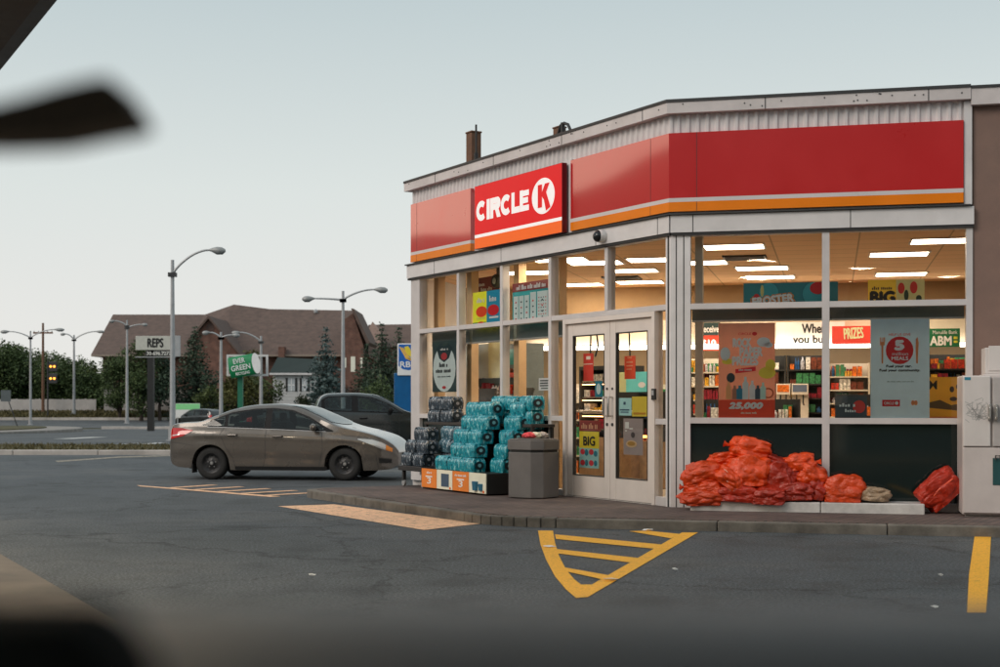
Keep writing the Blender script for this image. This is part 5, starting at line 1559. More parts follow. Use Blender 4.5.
def knot_mesh(seed, m, s=1.0):
    rgk = random.Random(seed); mb = MB(); n = 11
    prof = [(.0, .02), (.05, .03), (.09, .055), (.12, .075)]
    vs = []
    for x, r in prof:
        for j in range(n):
            a = 6.2832 * j / n; rr = r * (1 + .35 * math.sin(3 * a + seed) * (x / .12)) * s
            vs.append((x * s, rr * math.cos(a), rr * math.sin(a) * .6 + rgk.uniform(-.008, .008)))
    fs = [(i * n + j, i * n + (j + 1) % n, (i + 1) * n + (j + 1) % n, (i + 1) * n + j) for i in range(len(prof) - 1) for j in range(n)]
    return mb.add(vs, fs)
zp = ZW + .125
pxm = F / 17.7
# px, py centre, width px, height px, d from wall, roll about view, material, label
bags = [
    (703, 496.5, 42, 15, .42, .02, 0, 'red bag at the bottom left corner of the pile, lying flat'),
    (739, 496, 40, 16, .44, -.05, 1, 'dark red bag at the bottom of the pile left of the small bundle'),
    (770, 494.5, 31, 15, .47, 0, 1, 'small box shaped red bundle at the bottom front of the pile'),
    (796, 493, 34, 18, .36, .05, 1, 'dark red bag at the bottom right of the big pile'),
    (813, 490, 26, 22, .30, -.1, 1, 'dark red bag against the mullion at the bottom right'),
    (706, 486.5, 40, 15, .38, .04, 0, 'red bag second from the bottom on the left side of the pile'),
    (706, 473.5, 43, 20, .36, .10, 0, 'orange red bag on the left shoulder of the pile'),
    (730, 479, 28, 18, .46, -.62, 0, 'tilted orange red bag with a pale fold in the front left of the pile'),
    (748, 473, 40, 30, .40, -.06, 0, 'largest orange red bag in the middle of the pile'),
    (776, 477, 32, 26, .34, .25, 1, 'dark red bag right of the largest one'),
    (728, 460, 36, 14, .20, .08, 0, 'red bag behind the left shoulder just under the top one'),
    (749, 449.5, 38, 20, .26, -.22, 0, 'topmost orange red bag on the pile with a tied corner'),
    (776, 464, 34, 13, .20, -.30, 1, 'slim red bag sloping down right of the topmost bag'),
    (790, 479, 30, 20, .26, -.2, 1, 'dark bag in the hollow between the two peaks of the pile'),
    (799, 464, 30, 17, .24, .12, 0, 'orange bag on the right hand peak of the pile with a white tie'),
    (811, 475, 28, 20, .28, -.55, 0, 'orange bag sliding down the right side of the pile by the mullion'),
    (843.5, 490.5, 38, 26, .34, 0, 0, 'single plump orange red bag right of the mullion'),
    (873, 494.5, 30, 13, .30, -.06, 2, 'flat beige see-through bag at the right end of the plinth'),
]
for i, (px, py, w_, h_, d, roll, mi, lab) in enumerate(bags):
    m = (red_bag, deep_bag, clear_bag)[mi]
    sx, sz = w_ / pxm / 2 * 1.02, h_ / pxm / 2 * 1.12
    boxy = .8 if 'box' in lab else .5
    me = bag_mesh('bag_film', sx, .19 if h_ < 22 else .17, sz, i + 1, m, boxy)
    x = R.x(px, d); z = R.z(px, py, d)
    o = empty('mesh_bag', R.w(x, d - .02, z), aR, lab, 'bag', 'red bags piled on the plinth')
    f = bpy.data.objects.new('bag_film', me); COL.objects.link(f); f.parent = o; f.rotation_euler = (random.Random(i).uniform(-.2, .2), -roll, random.Random(i + 9).uniform(-.25, .25))
    kn = knot_mesh(i, m, .8).build('tied_end', m, o, smooth=True)
    sgn = -1 if i % 2 else 1
    kn.location = (sx * .93 * sgn * math.cos(roll), -.02, sx * .93 * sgn * math.sin(roll)); kn.rotation_euler = (0, -roll if sgn > 0 else math.pi - roll, 0)
    if i in (5, 11, 14):
        mb = MB(); mb.tube([(-.03, 0, 0), (0, -.02, .02), (.02, 0, .05), (.04, -.01, .03)], .013, 6); tt = mb.build('white_tie', ink((220, 210, 205)), o, smooth=True)
        tt.location = (-sx * .5 if i != 14 else -.03, -.15, sz * .5)
    if i == 7:
        mb = MB()
        for k in range(3): mb.tube([(-sx * .7, -.155 - .004 * k, -.02 + .045 * k), (0, -.185, -.03 + .045 * k), (sx * .7, -.15, -.02 + .045 * k)], .006, 5)
        st_ = mb.build('pale_fold', ink((226, 150, 130)), o, smooth=True); st_.rotation_euler = (0, -roll, 0)
# the bag leaning by the freezer
me = bag_mesh('bag_film', .26, .15, .19, 41, deep_bag, .8)
o = empty('mesh_bag', R.w(R.x(940, .28), .28, R.z(940, 489.5, .28)), aR, 'dark red bag leaning on one corner beside the white freezer', 'bag')
f = bpy.data.objects.new('bag_film', me); COL.objects.link(f); f.parent = o; f.rotation_euler = (.1, R_(-42), .15)
mb = MB(); mb.tube([(-.2, -.13, -.02), (-.02, -.155, .02), (.2, -.13, .01)], .012, 6); s_ = mb.build('fold', red_bag, o, smooth=True); s_.rotation_euler = (0, R_(-42), 0)

# ------------------------------------------------------------------ ice freezer at the right
df = .80
xf0 = R.x(962.5, df)
zf1 = R.z(966, 375.5, df)
fz = empty('ice_freezer', R.w(xf0, df, ZW), aR, 'large white ice freezer with a steel handle against the brown wall', 'freezer')
hf = zf1 - ZW; wf = 1.9
frz = mat('white enamel', (.66, .62, .60), .35, var=.07, scale=2); frz2 = mat('off white enamel', (.60, .54, .52), .4, var=.1, scale=2)
hm_ = R.z(975, 447, df) - ZW
mb = MB(); mb.box(0, wf, .02, df - .05, .03, hf); mb.box(.03, wf - .03, .05, df - .08, 0, .03, 1); mb.build('body', [frz2, M['black']], fz, bevel=.01)
xd = R.x(991.5, df) - xf0
mb = MB(); mb.box(.006, xd - .012, -.03, .019, hm_ + .006, hf - .006); d1 = mb.build('door', frz, fz, bevel=.012)
mb = MB(); mb.box(.006, wf - .01, -.022, .019, .05, hm_ - .006); mb.build('lower_panel', frz2, fz, bevel=.01)
mb = MB(); mb.box(xd + .01, wf - .01, -.03, .019, hm_ + .006, hf - .02); d2 = mb.build('door', mat('greyish enamel', (.45, .42, .41), .4), fz, bevel=.012)
d2['label'] = 'grey right door'
zh_ = R.z(991, 412, df) - ZW
for x, d_ in ((xd - .045, d1), (xd + .03, d2)):
    mb = MB(); mb.box(x, x + .035, -.075, -.03, zh_ - .10, zh_ + .09); mb.tube([(x + .017, -.075, zh_ - .08), (x + .017, -.11, zh_ - .06), (x + .017, -.11, zh_ + .05), (x + .017, -.075, zh_ + .07)], .012, 7); mb.build('handle', M['chrome'], d_, bevel=.004)
rgs = random.Random(8)
mb = MB()
for k in range(60):
    x = rgs.gauss(xd * .48, .06); z = rgs.gauss(zh_ + .0, .06); a = rgs.uniform(0, 3.14); l_ = rgs.uniform(.015, .06); t_ = .004
    c, s_ = math.cos(a), math.sin(a)
    mb.add([(x - c * l_ - s_ * t_, -.0305, z - s_ * l_ + c * t_), (x - c * l_ + s_ * t_, -.0305, z - s_ * l_ - c * t_), (x + c * l_ + s_ * t_, -.0305, z + s_ * l_ - c * t_), (x + c * l_ - s_ * t_, -.0305, z + s_ * l_ + c * t_)], [(0, 1, 2, 3)])
mb.build('sketch_sticker', mat('grey sketch print', (.42, .41, .40), .6), d1)
mb = MB(); mb.box(.02, .09, -.033, -.03, hf - .055, hf - .02); mb.build('badge', ink((40, 110, 130)), d1)
mb = MB(); xs1 = R.x(992.5, df) - xf0; zs_a, zs_b = R.z(996, 485, df) - ZW, R.z(996, 458, df) - ZW
mb.box(xs1, xs1 + .11, -.03, -.022, zs_a, zs_b); mb.build('teal_slot', ink((22, 64, 66)), fz, bevel=.01)
mb = MB(); mb.tube([(xs1 + .03, -.05, zs_b - .02), (xs1 + .03, -.05, zs_b + .03), (xs1 + .08, -.05, zs_b + .03), (xs1 + .08, -.05, zs_b - .02)], .01, 6); mb.build('padlock', M['dark_metal'], fz)
x2 = R.x(985.5, df - .2) - xf0
tb = empty('white_utility_box', R.w(xf0 + x2, df - .25, ZW + hf), aR, 'white box standing on top of the ice freezer', 'box')
mb = MB(); mb.box(0, .9, 0, .45, 0.02, R.z(990, 347.5, df - .2) - zf1); mb.box(-.02, .92, -.02, .47, 0, .02, 1); mb.build('box_body', [frz, frz2], tb, bevel=.008)
mb = MB(); mb.box(.04, .86, -.012, 0, .06, .36); mb.build('box_door', frz, tb, bevel=.006)
# small litter on the pavement and asphalt
lrg = random.Random(2)
for i, (px, py, lab) in enumerate(((549, 548, 'white scrap of paper on the asphalt left of the yellow hatching'), (612, 581.5, 'white scrap on the point of the yellow hatching'), (648, 531.5, 'pale scrap by the kerb at the yellow hatching'), (935, 609, 'pale scrap of paper on the asphalt left of the yellow line'), (941, 577, 'tiny pale scrap on the asphalt under the freezer'), (675, 571, 'tiny white scrap right of the yellow hatching'), (312, 577, 'tiny pale scrap on the asphalt at the lower left'))):
    p = G(px, py); s_ = .04 if i < 3 else .018
    mb = MB(); n = 8
    pts = [(s_ * lrg.uniform(.6, 1.3) * 1.6 * math.cos(6.28 * k / n), s_ * lrg.uniform(.5, 1) * math.sin(6.28 * k / n), lrg.uniform(.012, .03)) for k in range(n)]
    mb.add(pts + [(0, 0, .03), (0, 0, .008)], [(k, (k + 1) % n, n) for k in range(n)] + [((k + 1) % n, k, n + 1) for k in range(n)])
    o = mb.build('litter_scrap', ink((206, 204, 198))); o.location = p; tag(o, lab, 'litter')
# ------------------------------------------------------------------ vehicles
def curve(pts):
    """smooth interpolation through points, no overshoot"""
    xs = [p[0] for p in pts]; zs = [p[1] for p in pts]; n = len(pts)
    dl = [(zs[i + 1] - zs[i]) / (xs[i + 1] - xs[i]) for i in range(n - 1)]
    m = [dl[0]] + [0 if dl[i - 1] * dl[i] <= 0 else 2 * dl[i - 1] * dl[i] / (dl[i - 1] + dl[i]) for i in range(1, n - 1)] + [dl[-1]]
    def f(x):
        if x <= xs[0]: return zs[0]
        if x >= xs[-1]: return zs[-1]
        for i in range(n - 1):
            if x <= xs[i + 1]:
                h = xs[i + 1] - xs[i]; t = (x - xs[i]) / h
                return (2 * t ** 3 - 3 * t * t + 1) * zs[i] + (t ** 3 - 2 * t * t + t) * h * m[i] + (-2 * t ** 3 + 3 * t * t) * zs[i + 1] + (t ** 3 - t * t) * h * m[i + 1]
    return f

class CarShape:
    def __init__(s, P):
        s.P = P
        s.top, s.belt, s.bot, s.plan = curve(P['top']), curve(P['belt']), curve(P['bot']), curve(P['plan'])
        s.tum = curve(P['tum'])
    def zb(s, x):
        z = s.bot(x)
        for xw in (s.P['xr'], s.P['xf']):
            d = abs(x - xw); ra = s.P['ra']
            if d < ra: z = max(z, s.P['rt'] + math.sqrt(ra * ra - d * d) * .97)
        return z
    def side(s, x, z):
        w = s.P['hw'] * s.plan(x); b = s.belt(x); z0 = .2
        if z <= b:
            t = max(0, (z - z0) / (b - z0))
            y = w * (.935 + .065 * math.sin(math.pi * (.12 + .72 * t)))
            y -= .012 * math.exp(-((t - .28) / .10) ** 2)        # scooped lower door
            y += .018 * math.exp(-((t - .82) / .07) ** 2)        # shoulder crease
            return y
        y = w * (.935 + .065 * math.sin(math.pi * .84))
        return y - s.tum(x) * (z - b)
    def section(s, x):
        b, zt, zb = s.belt(x), s.top(x), s.zb(x)
        zt = max(zt, b + .015); zb = min(zb, b - .03)
        pts = [(0, zb), (s.side(x, zb) * .6, zb)]
        NL = 12
        for i in range(NL + 1):
            z = zb + (b - zb) * i / NL; pts.append((s.side(x, z), z))
        pts += s.upper_poly(x)[1:]
        return pts
    def upper_poly(s, x):
        b, zt = s.belt(x), max(s.top(x), s.belt(x) + .015); h = zt - b
        y0 = s.side(x, b); yr = max(.1, y0 - s.tum(x) * h)
        P = [(y0, b)]
        for f in (.2, .4, .6, .8): P.append((y0 + (yr - y0) * f, b + h * f))
        P += [(yr * .965, b + h * .90), (yr * .90, b + h * .955), (yr * .78, b + h * .985), (yr * .5, b + h * .996), (0, zt)]
        return P
    def top_at(s, x, y):
        P = s.upper_poly(x); y = abs(y)
        for (ya, za), (yb_, zb_) in zip(P, P[1:]):
            if yb_ <= y <= ya and ya > yb_: return za + (zb_ - za) * (ya - y) / (ya - yb_)
        return P[-1][1] if y < .01 else P[0][1]
    def hull(s, mat_, parent, name='body'):
        P = s.P; mb = MB(); Ln = P['L']
        xs = [0, .015, .04, .08, .13] + [.18 + .035 * i for i in range(int((Ln - .36) / .035) + 1)] + [Ln - .13, Ln - .08, Ln - .04, Ln - .015, Ln]
        secs = []
        for x in xs:
            q = s.section(x)
            ring_ = [(-y, z) for y, z in q] + [(y, z) for y, z in reversed(q[1:-1])]
            secs.append([(x, y, z) for y, z in ring_])
        n = len(secs[0]); vs = [v for r in secs for v in r]; fs = []
        for i in range(len(xs) - 1):
            for j in range(n):
                fs.append((i * n + j, i * n + (j + 1) % n, (i + 1) * n + (j + 1) % n, (i + 1) * n + j))
        def opened(f):
            c = [sum(vs[i][q] for i in f) / len(f) for q in range(3)]
            if c[2] < s.belt(c[0]) + .02: return False
            for tp, bt in P['win']:
                if tp[0][0] + .015 < c[0] < tp[-1][0] - .015 and _pl(bt, c[0]) + .012 < c[2] < _pl(tp, c[0]) - .012 and abs(c[1]) > .45 * P['hw'] and abs(c[1]) > s.side(c[0], c[2]) - .05: return True
            for key, e_, bw_ in (('ws', P.get('wse', .93), P.get('bow', .14)), ('rw', .86, -.10)):
                if not P.get(key): continue
                xa, xb = P[key]; ye = s.upper_poly(c[0])[5][0] * e_; q = c[1] / ye
                if abs(q) < .95 and xa + .05 < c[0] + bw_ * q * q < xb - .06 and c[2] > s.top_at(c[0], c[1]) - .06: return True
            return False
        fs = [f for f in fs if not opened(f)]
        fs.append(tuple(range(n - 1, -1, -1))); fs.append(tuple((len(xs) - 1) * n + j for j in range(n)))
        mb.add(vs, fs)
        return mb.build(name, mat_, parent, smooth=True)
    def panel(s, mb, top, bot, off, sides=(-1, 1), mi=0, step=.04, holes=None):
        """piece of the flank between two polylines in x"""
        ft = lambda x: _pl(top, x); fb = lambda x: _pl(bot, x)
        x0, x1 = max(top[0][0], bot[0][0]), min(top[-1][0], bot[-1][0])
        n = max(2, int((x1 - x0) / step)); NZ = 6 if not holes else 26
        for sd in sides:
            vs, fs = [], []
            for i in range(n + 1):
                x = x0 + (x1 - x0) * i / n; a, b = fb(x), max(ft(x), fb(x) + .0005)
                for k in range(NZ + 1):
                    z = a + (b - a) * k / NZ; vs.append((x, sd * (s.side(x, z) + off), z))
            for i in range(n):
                for k in range(NZ):
                    f = (i * (NZ + 1) + k, (i + 1) * (NZ + 1) + k, (i + 1) * (NZ + 1) + k + 1, i * (NZ + 1) + k + 1)
                    if holes:
                        cx = sum(vs[q][0] for q in f) / 4; cz = sum(vs[q][2] for q in f) / 4
                        if any(tp[0][0] + .012 < cx < tp[-1][0] - .012 and _pl(bt, cx) + .012 < cz < _pl(tp, cx) - .012 for tp, bt in holes): continue
                    fs.append(f if sd < 0 else f[::-1])
            mb.add(vs, fs, mi)
        return mb
    def line(s, mb, pts, wd, off, sides=(-1, 1), mi=0):
        """thin seam along a polyline on the flank"""
        for sd in sides:
            for (xa, za), (xb, zb_) in zip(pts, pts[1:]):
                n = max(1, int(math.hypot(xb - xa, zb_ - za) / .06)); L_ = math.hypot(xb - xa, zb_ - za); nx, nz_ = -(zb_ - za) / L_ * wd / 2, (xb - xa) / L_ * wd / 2
                for i in range(n):
                    q = []
                    for t_, sg_ in ((i / n, -1), ((i + 1) / n, -1), ((i + 1) / n, 1), (i / n, 1)):
                        x = xa + (xb - xa) * t_ + nx * sg_; z = za + (zb_ - za) * t_ + nz_ * sg_
                        q.append((x, sd * (s.side(x, z) + off), z))
                    mb.add(q if sd < 0 else q[::-1], [(0, 1, 2, 3)], mi)
        return mb
    def topskin(s, mb, xa, xb, qa, qb, off, mi=0, nx=14, ny=16, edge=.97, bow=0.0):
        """piece of the upper skin (windscreen, rear window, bonnet)"""
        vs = []
        for i in range(nx + 1):
            for k in range(ny + 1):
                q = qa + (qb - qa) * k / ny; x = xa + (xb - xa) * i / nx - bow * q * q
                ye = s.upper_poly(x)[5][0] * edge; y = q * ye
                z = s.top_at(x, y); z2 = s.top_at(x + .02, y); n = Vector((-(z2 - z), 0, .02)).normalized() * off
                vs.append((x + n.x, y, z + n.z))
        fs = [(i * (ny + 1) + k, (i + 1) * (ny + 1) + k, (i + 1) * (ny + 1) + k + 1, i * (ny + 1) + k + 1) for i in range(nx) for k in range(ny)]
        mb.add(vs, fs, mi); return mb
def _pl(p, x):
    if x <= p[0][0]: return p[0][1]
    for (a, za), (b, zb_) in zip(p, p[1:]):
        if x <= b: return za + (zb_ - za) * (x - a) / (b - a) if b > a else zb_
    return p[-1][1]

rubber = mat('tyre rubber', (.016, .016, .016), .8, bump=.2, bscale=80)
rim_dark = mat('dark steel wheel', (.03, .03, .032), .45, .4)
hub_m = mat('wheel hub metal', (.28, .28, .28), .4, .6)
carglass = glass_mat('tinted car glass', tint=(.50, .58, .58), ior=1.5, boost=1.0)
trim_b = mat('black car trim', (.012, .012, .013), .65, spec=.25)
tail_m = mat('red tail lamp', lin((196, 24, 26)), .12, coat=.8)
head_m = mat('clear head lamp', (.62, .62, .6), .12, .3, coat=.8)
amber_m = mat('amber lamp', lin((236, 140, 40)), .2, coat=.6)
def wheel(parent, x, y, r, w, sd, dark=True):
    o = MB(); prof = [(r * .60, -w / 2 + .01), (r * .80, -w / 2), (r * .93, -w / 2 + .012), (r, -w / 2 + .045), (r, w / 2 - .045), (r * .93, w / 2 - .012), (r * .8, w / 2), (r * .60, w / 2 - .01)]
    o.lathe(prof, (0, 0, 0), 'y', 36)
    wh = o.build('wheel', rubber, parent, loc=(x, y, r), smooth=True)
    rm = MB(); s = -1 if sd < 0 else 1
    f = s * (w / 2 - .012)
    rp = [(0, f - s * .030), (r * .14, f - s * .028), (r * .20, f - s * .045), (r * .40, f - s * .052), (r * .50, f - s * .03), (r * .58, f - s * .008), (r * .62, f - s * .004)]
    rm.lathe(rp if s < 0 else rp, (0, 0, 0), 'y', 36)
    for k in range(10):
        a = 6.2832 * k / 10; rm.tube([(r * .44 * math.cos(a), f - s * .038, r * .44 * math.sin(a)), (r * .44 * math.cos(a), f - s * .047, r * .44 * math.sin(a))], r * .055, 8, 1)
    for k in range(5):
        a = 6.2832 * k / 5 + .3; rm.tube([(r * .25 * math.cos(a), f - s * .03, r * .25 * math.sin(a)), (r * .25 * math.cos(a), f - s * .05, r * .25 * math.sin(a))], r * .035, 6, 2)
    rm.lathe([(0, f - s * .012), (r * .09, f - s * .014), (r * .12, f - s * .03)], (0, 0, 0), 'y', 16, 2)
    rm.build('rim', [rim_dark, M['black'], hub_m], wh, smooth=True)
    return wh

def build_car(P, name, label, cat, loc, rz, paint):
    s = CarShape(P); root = empty(name, loc, rz, label, cat)
    s.hull(paint, root)
    ub = MB(); ub.box(.35, P['L'] - .35, -P['hw'] * .62, P['hw'] * .62, .2, .55); ub.build('underbody', M['black'], root)
    for xw in (P['xr'], P['xf']):
        for sd in (-1, 1):
            wheel(root, xw, sd * (P['hw'] * P.get('wt', .93) - .105), P['rt'], .21, sd)
    # dark daylight opening and panes
    mb = MB()
    for tp, bt in P['dlo']: s.panel(mb, tp, bt, .003, step=.015, holes=P['win'])
    mb.build('window_surround', trim_b, root, smooth=True)
    for tp, bt in P['win']:
        for sd in (-1, 1):
            mb = MB(); s.panel(mb, tp, bt, .007, (sd,)); mb.build('side_window', carglass, root, smooth=True)
    xa, xb = P['ws']; mb = MB(); s.topskin(mb, xa, xb, -1, 1, .008, bow=P.get('bow', .14), edge=P.get('wse', .93)); mb.build('windscreen', carglass, root, smooth=True)
    if P.get('rw'):
        xa, xb = P['rw']; mb = MB(); s.topskin(mb, xa, xb, -.95, .95, .008, bow=-.10, edge=.9); mb.build('rear_window', carglass, root, smooth=True)
    # cabin: seats, dash and a dark tub
    cab = P.get('cabin')
    if cab:
        x0c, x1c, zf = cab
        mb = MB(); mb.box(x0c - .3, x1c + .9, -P['hw'] * .80, P['hw'] * .80, .50, zf - .32); mb.build('cabin_tub', M['black'], root)
        seat_m = mat('charcoal seat cloth', (.045, .043, .042), .9)
        for xs_, wd in ((x0c, .62), (x1c, .26)):
            for yy in ((-.38, .38) if wd < .5 else (0,)):
                mb = MB(); mb.box(xs_ - .06, xs_ + .10, yy - wd, yy + wd, zf - .4, zf + .10)
                st = mb.build('seat', seat_m, root, bevel=.05, seg=3)
                for hy in ((yy,) if wd < .5 else (-.36, .36)):
                    mb = MB(); mb.box(xs_ - .09, xs_ + .0, hy - .13, hy + .13, zf + .12, zf + .29); mb.build('headrest', seat_m, st, bevel=.04, seg=3)
        mb = MB(); mb.box(x1c + .62, x1c + 1.15, -P['hw'] * .78, P['hw'] * .78, zf - .4, zf - .09); mb.build('dashboard', M['black'], root, bevel=.04)
        mb = MB(); mb.tube([(x1c + .55 + .06 * math.cos(a * .5236) * 0 + .05 * math.sin(a * .5236), .38 + .18 * math.cos(a * .5236), zf - .04 + .17 * math.sin(a * .5236)) for a in range(13)], .014, 6); mb.build('steering_wheel', M['black'], root, smooth=True)
    mb = MB()
    for pts in P['seams']: s.line(mb, pts, .009, .0015)
    mb.build('door_seam', M['gasket'], root)
    mb = MB()
    if P.get('sill'): s.panel(mb, *P['sill'], .012)
    for xw in (P['xr'], P['xf']):    # dark lip inside each arch
        for sd in (-1, 1):
            pr = P['ra']; k = 20; vs = []
            for i in range(k + 1):
                a = math.pi * i / k; x = xw + pr * math.cos(a); z = P['rt'] + pr * math.sin(a) * .97
                z = max(z, .23); yy = sd * (s.side(x, min(z + .02, s.belt(x))) - .004)
                vs += [(x, yy, z), (x, sd * .35, z)]
            fs = [(2 * i, 2 * i + 1, 2 * i + 3, 2 * i + 2) for i in range(k)]
            mb.add(vs, fs)
    mb.build('lower_trim', trim_b, root, smooth=True)
    for xh, zh in P['handles']:
        for sd in (-1, 1):
            y = s.side(xh, zh); mb = MB()
            mb.tube([(xh - .10, sd * (y - .002), zh), (xh - .085, sd * (y + .034), zh), (xh + .075, sd * (y + .034), zh + .004), (xh + .09, sd * (y - .002), zh + .004)], .017, 8)
            mb.build('door_handle', P.get('hm', paint), root, smooth=True)
    xm, zm = P['mirror']
    for sd in (-1, 1):
        y = s.side(xm, zm - .02)
        mb = MB(); mb.lathe([(0, -.11), (.05, -.10), (.078, -.05), (.085, 0), (.075, .07), (.05, .10), (0, .11)], (0, 0, 0), 'y', 14)
        mi_ = mb.build('wing_mirror', P.get('mm', paint), root, smooth=True); mi_.location = (xm, sd * (y + .13), zm + .03); mi_.scale = (.75, .95, .9)
        mb = MB(); mb.box(-.03, .03, min(0, -sd * .12), max(0, -sd * .12), -.06, -.02); mb.build('mirror_arm', trim_b, mi_)
    for nm, mt, tp, bt in P['lamps']:
        for sd in (-1, 1):
            mb = MB(); s.panel(mb, tp, bt, .008, (sd,), step=.02); mb.build(nm, mt, root, smooth=True)
    return root, s

bronze = mat('bronze grey metallic paint', (.135, .118, .102), .27, .45, .05, 1.2, coat=.9)
SED = dict(L=4.53, hw=.905, xr=.90, xf=3.55, rt=.318, ra=.375,
    top=[(0, .80), (.03, .98), (.10, 1.075), (.30, 1.105), (.62, 1.125), (.95, 1.245), (1.30, 1.375), (1.75, 1.455), (2.15, 1.470), (2.55, 1.425), (2.95, 1.275), (3.38, 1.075), (3.55, 1.02), (3.95, .93), (4.25, .83), (4.42, .72), (4.50, .62), (4.53, .55)],
    belt=[(0, .74), (.04, .88), (.14, .97), (.5, 1.015), (1.2, 1.005), (2.2, .965), (3.1, .925), (3.5, .91), (4.0, .83), (4.3, .73), (4.45, .64), (4.53, .50)],
    bot=[(0, .42), (.08, .30), (.25, .24), (.6, .22), (1.5, .19), (3.2, .19), (4.1, .20), (4.4, .22), (4.53, .30)],
    plan=[(0, .74), (.03, .81), (.10, .875), (.25, .93), (.6, .975), (1.2, 1.0), (3.2, 1.0), (3.8, .975), (4.15, .92), (4.35, .83), (4.46, .72), (4.53, .55)],
    tum=[(0, .2), (.6, .30), (1.2, .42), (2.2, .46), (3.0, .42), (3.5, .2), (4.53, .1)],
    dlo=[([(.84, 1.10), (.95, 1.165), (1.30, 1.300), (1.75, 1.372), (2.15, 1.385), (2.5, 1.345), (2.85, 1.215), (3.2, 1.02), (3.34, .955)], [(.84, 1.02), (1.2, 1.012), (2.2, .975), (3.34, .93)])],
    win=[([(.72, 1.058), (.95, 1.155), (1.16, 1.232), (1.18, 1.23)], [(.72, 1.045), (1.18, 1.035)]),
         ([(1.02, 1.185), (1.30, 1.283), (1.75, 1.352), (1.98, 1.362)], [(1.02, 1.035), (1.98, 1.005)]) if False else
         ([(1.24, 1.262), (1.75, 1.352), (1.98, 1.362)], [(1.24, 1.032), (1.98, 1.005)]),
         ([(2.10, 1.365), (2.15, 1.366), (2.48, 1.325), (2.80, 1.205), (3.02, 1.09), (3.16, 1.0)], [(2.10, 1.0), (3.16, .962)])],
    ws=(2.58, 3.42), rw=(.66, 1.28), bow=.14, cabin=(1.15, 2.0, 1.0),
    seams=[[(2.02, .98), (2.00, .45), (1.96, .25)], [(1.18, 1.01), (1.10, .88), (1.22, .62), (1.36, .42), (1.40, .26)], [(3.12, .925), (3.14, .62), (3.06, .26)], [(3.42, .92), (3.6, .86), (3.95, .83), (4.28, .715)],
           [(.04, .72), (.30, .70), (.55, .66)], [(1.9, .30), (1.9, .30001)]],
    sill=([(1.40, .265), (3.22, .265)], [(1.40, .20), (3.22, .20)]),
    handles=[(1.36, .865), (2.26, .84)], mirror=(2.98, .99),
    lamps=[('tail_lamp', tail_m, [(.015, .93), (.10, 1.0), (.30, .995), (.54, .955)], [(.015, .78), (.12, .79), (.34, .84), (.54, .945)]),
           ('reverse_lamp', head_m, [(.10, .88), (.26, .90)], [(.10, .84), (.26, .865)]),
           ('head_lamp', head_m, [(3.82, .805), (4.08, .79), (4.26, .735), (4.34, .69)], [(3.82, .79), (4.08, .69), (4.26, .61), (4.34, .585)]),
           ('side_marker', amber_m, [(4.342, .688), (4.45, .62)], [(4.342, .586), (4.45, .55)]),
           ('fog_lamp', M['black'], [(4.22, .44), (4.44, .42)], [(4.22, .34), (4.44, .34)])])
ang = R_(-9)
wr = Vector(((211 - 500) / F * 26.8, 26.8, 0))
dirc = Vector((math.cos(ang), math.sin(ang), 0)); perp = Vector((-math.sin(ang), math.cos(ang), 0))
loc = wr - dirc * .90 + perp * (.905 * .93)
root, cs = build_car(SED, 'parked_sedan', 'bronze grey four door sedan with black steel wheels parked left of the store', 'car', loc, ang, bronze)
# front grille, emblem and number plate at the rear
mb = MB()
for k in range(4): mb.box(4.40 - .02 * k, 4.47 - .012 * k, -.45, .45, .52 + .035 * k, .54 + .035 * k)
mb.box(4.38, 4.50, -.52, .52, .27, .42); mb.build('grille', M['black'], root)
mb = MB(); mb.box(-.012, .02, -.26, .26, .62, .74); mb.build('number_plate', ink((210, 214, 216)), root)
mb = MB(); mb.tube([(.42, -.80, .0), (.42, -.80, .0)], .01, 4) if False else None

for sd in (-1, 1):
    mb = MB(); mb.box(.52, .535, min(sd * .86, sd * .62), max(sd * .86, sd * .62), .13, .30); mb.build('mud_flap', M['black'], root)
mb = MB(); cs.line(mb, [(.84, 1.018), (1.2, 1.010), (2.2, .975), (3.2, .936)], .009, .010); mb.build('belt_trim', M['galv'], root)
mb = MB(); cs.line(mb, [(4.0, .60), (4.16, .52), (4.20, .24)], .008, .0018); cs.line(mb, [(.80, .80), (.96, .80), (.96, .93), (.80, .93), (.80, .80)], .007, .0018, (-1,)); mb.build('panel_seam', M['gasket'], root)
# antenna
mb = MB(); mb.tube([(1.55, 0, 1.44), (1.40, 0, 1.62)], .006, 5); mb.build('aerial', M['black'], root)

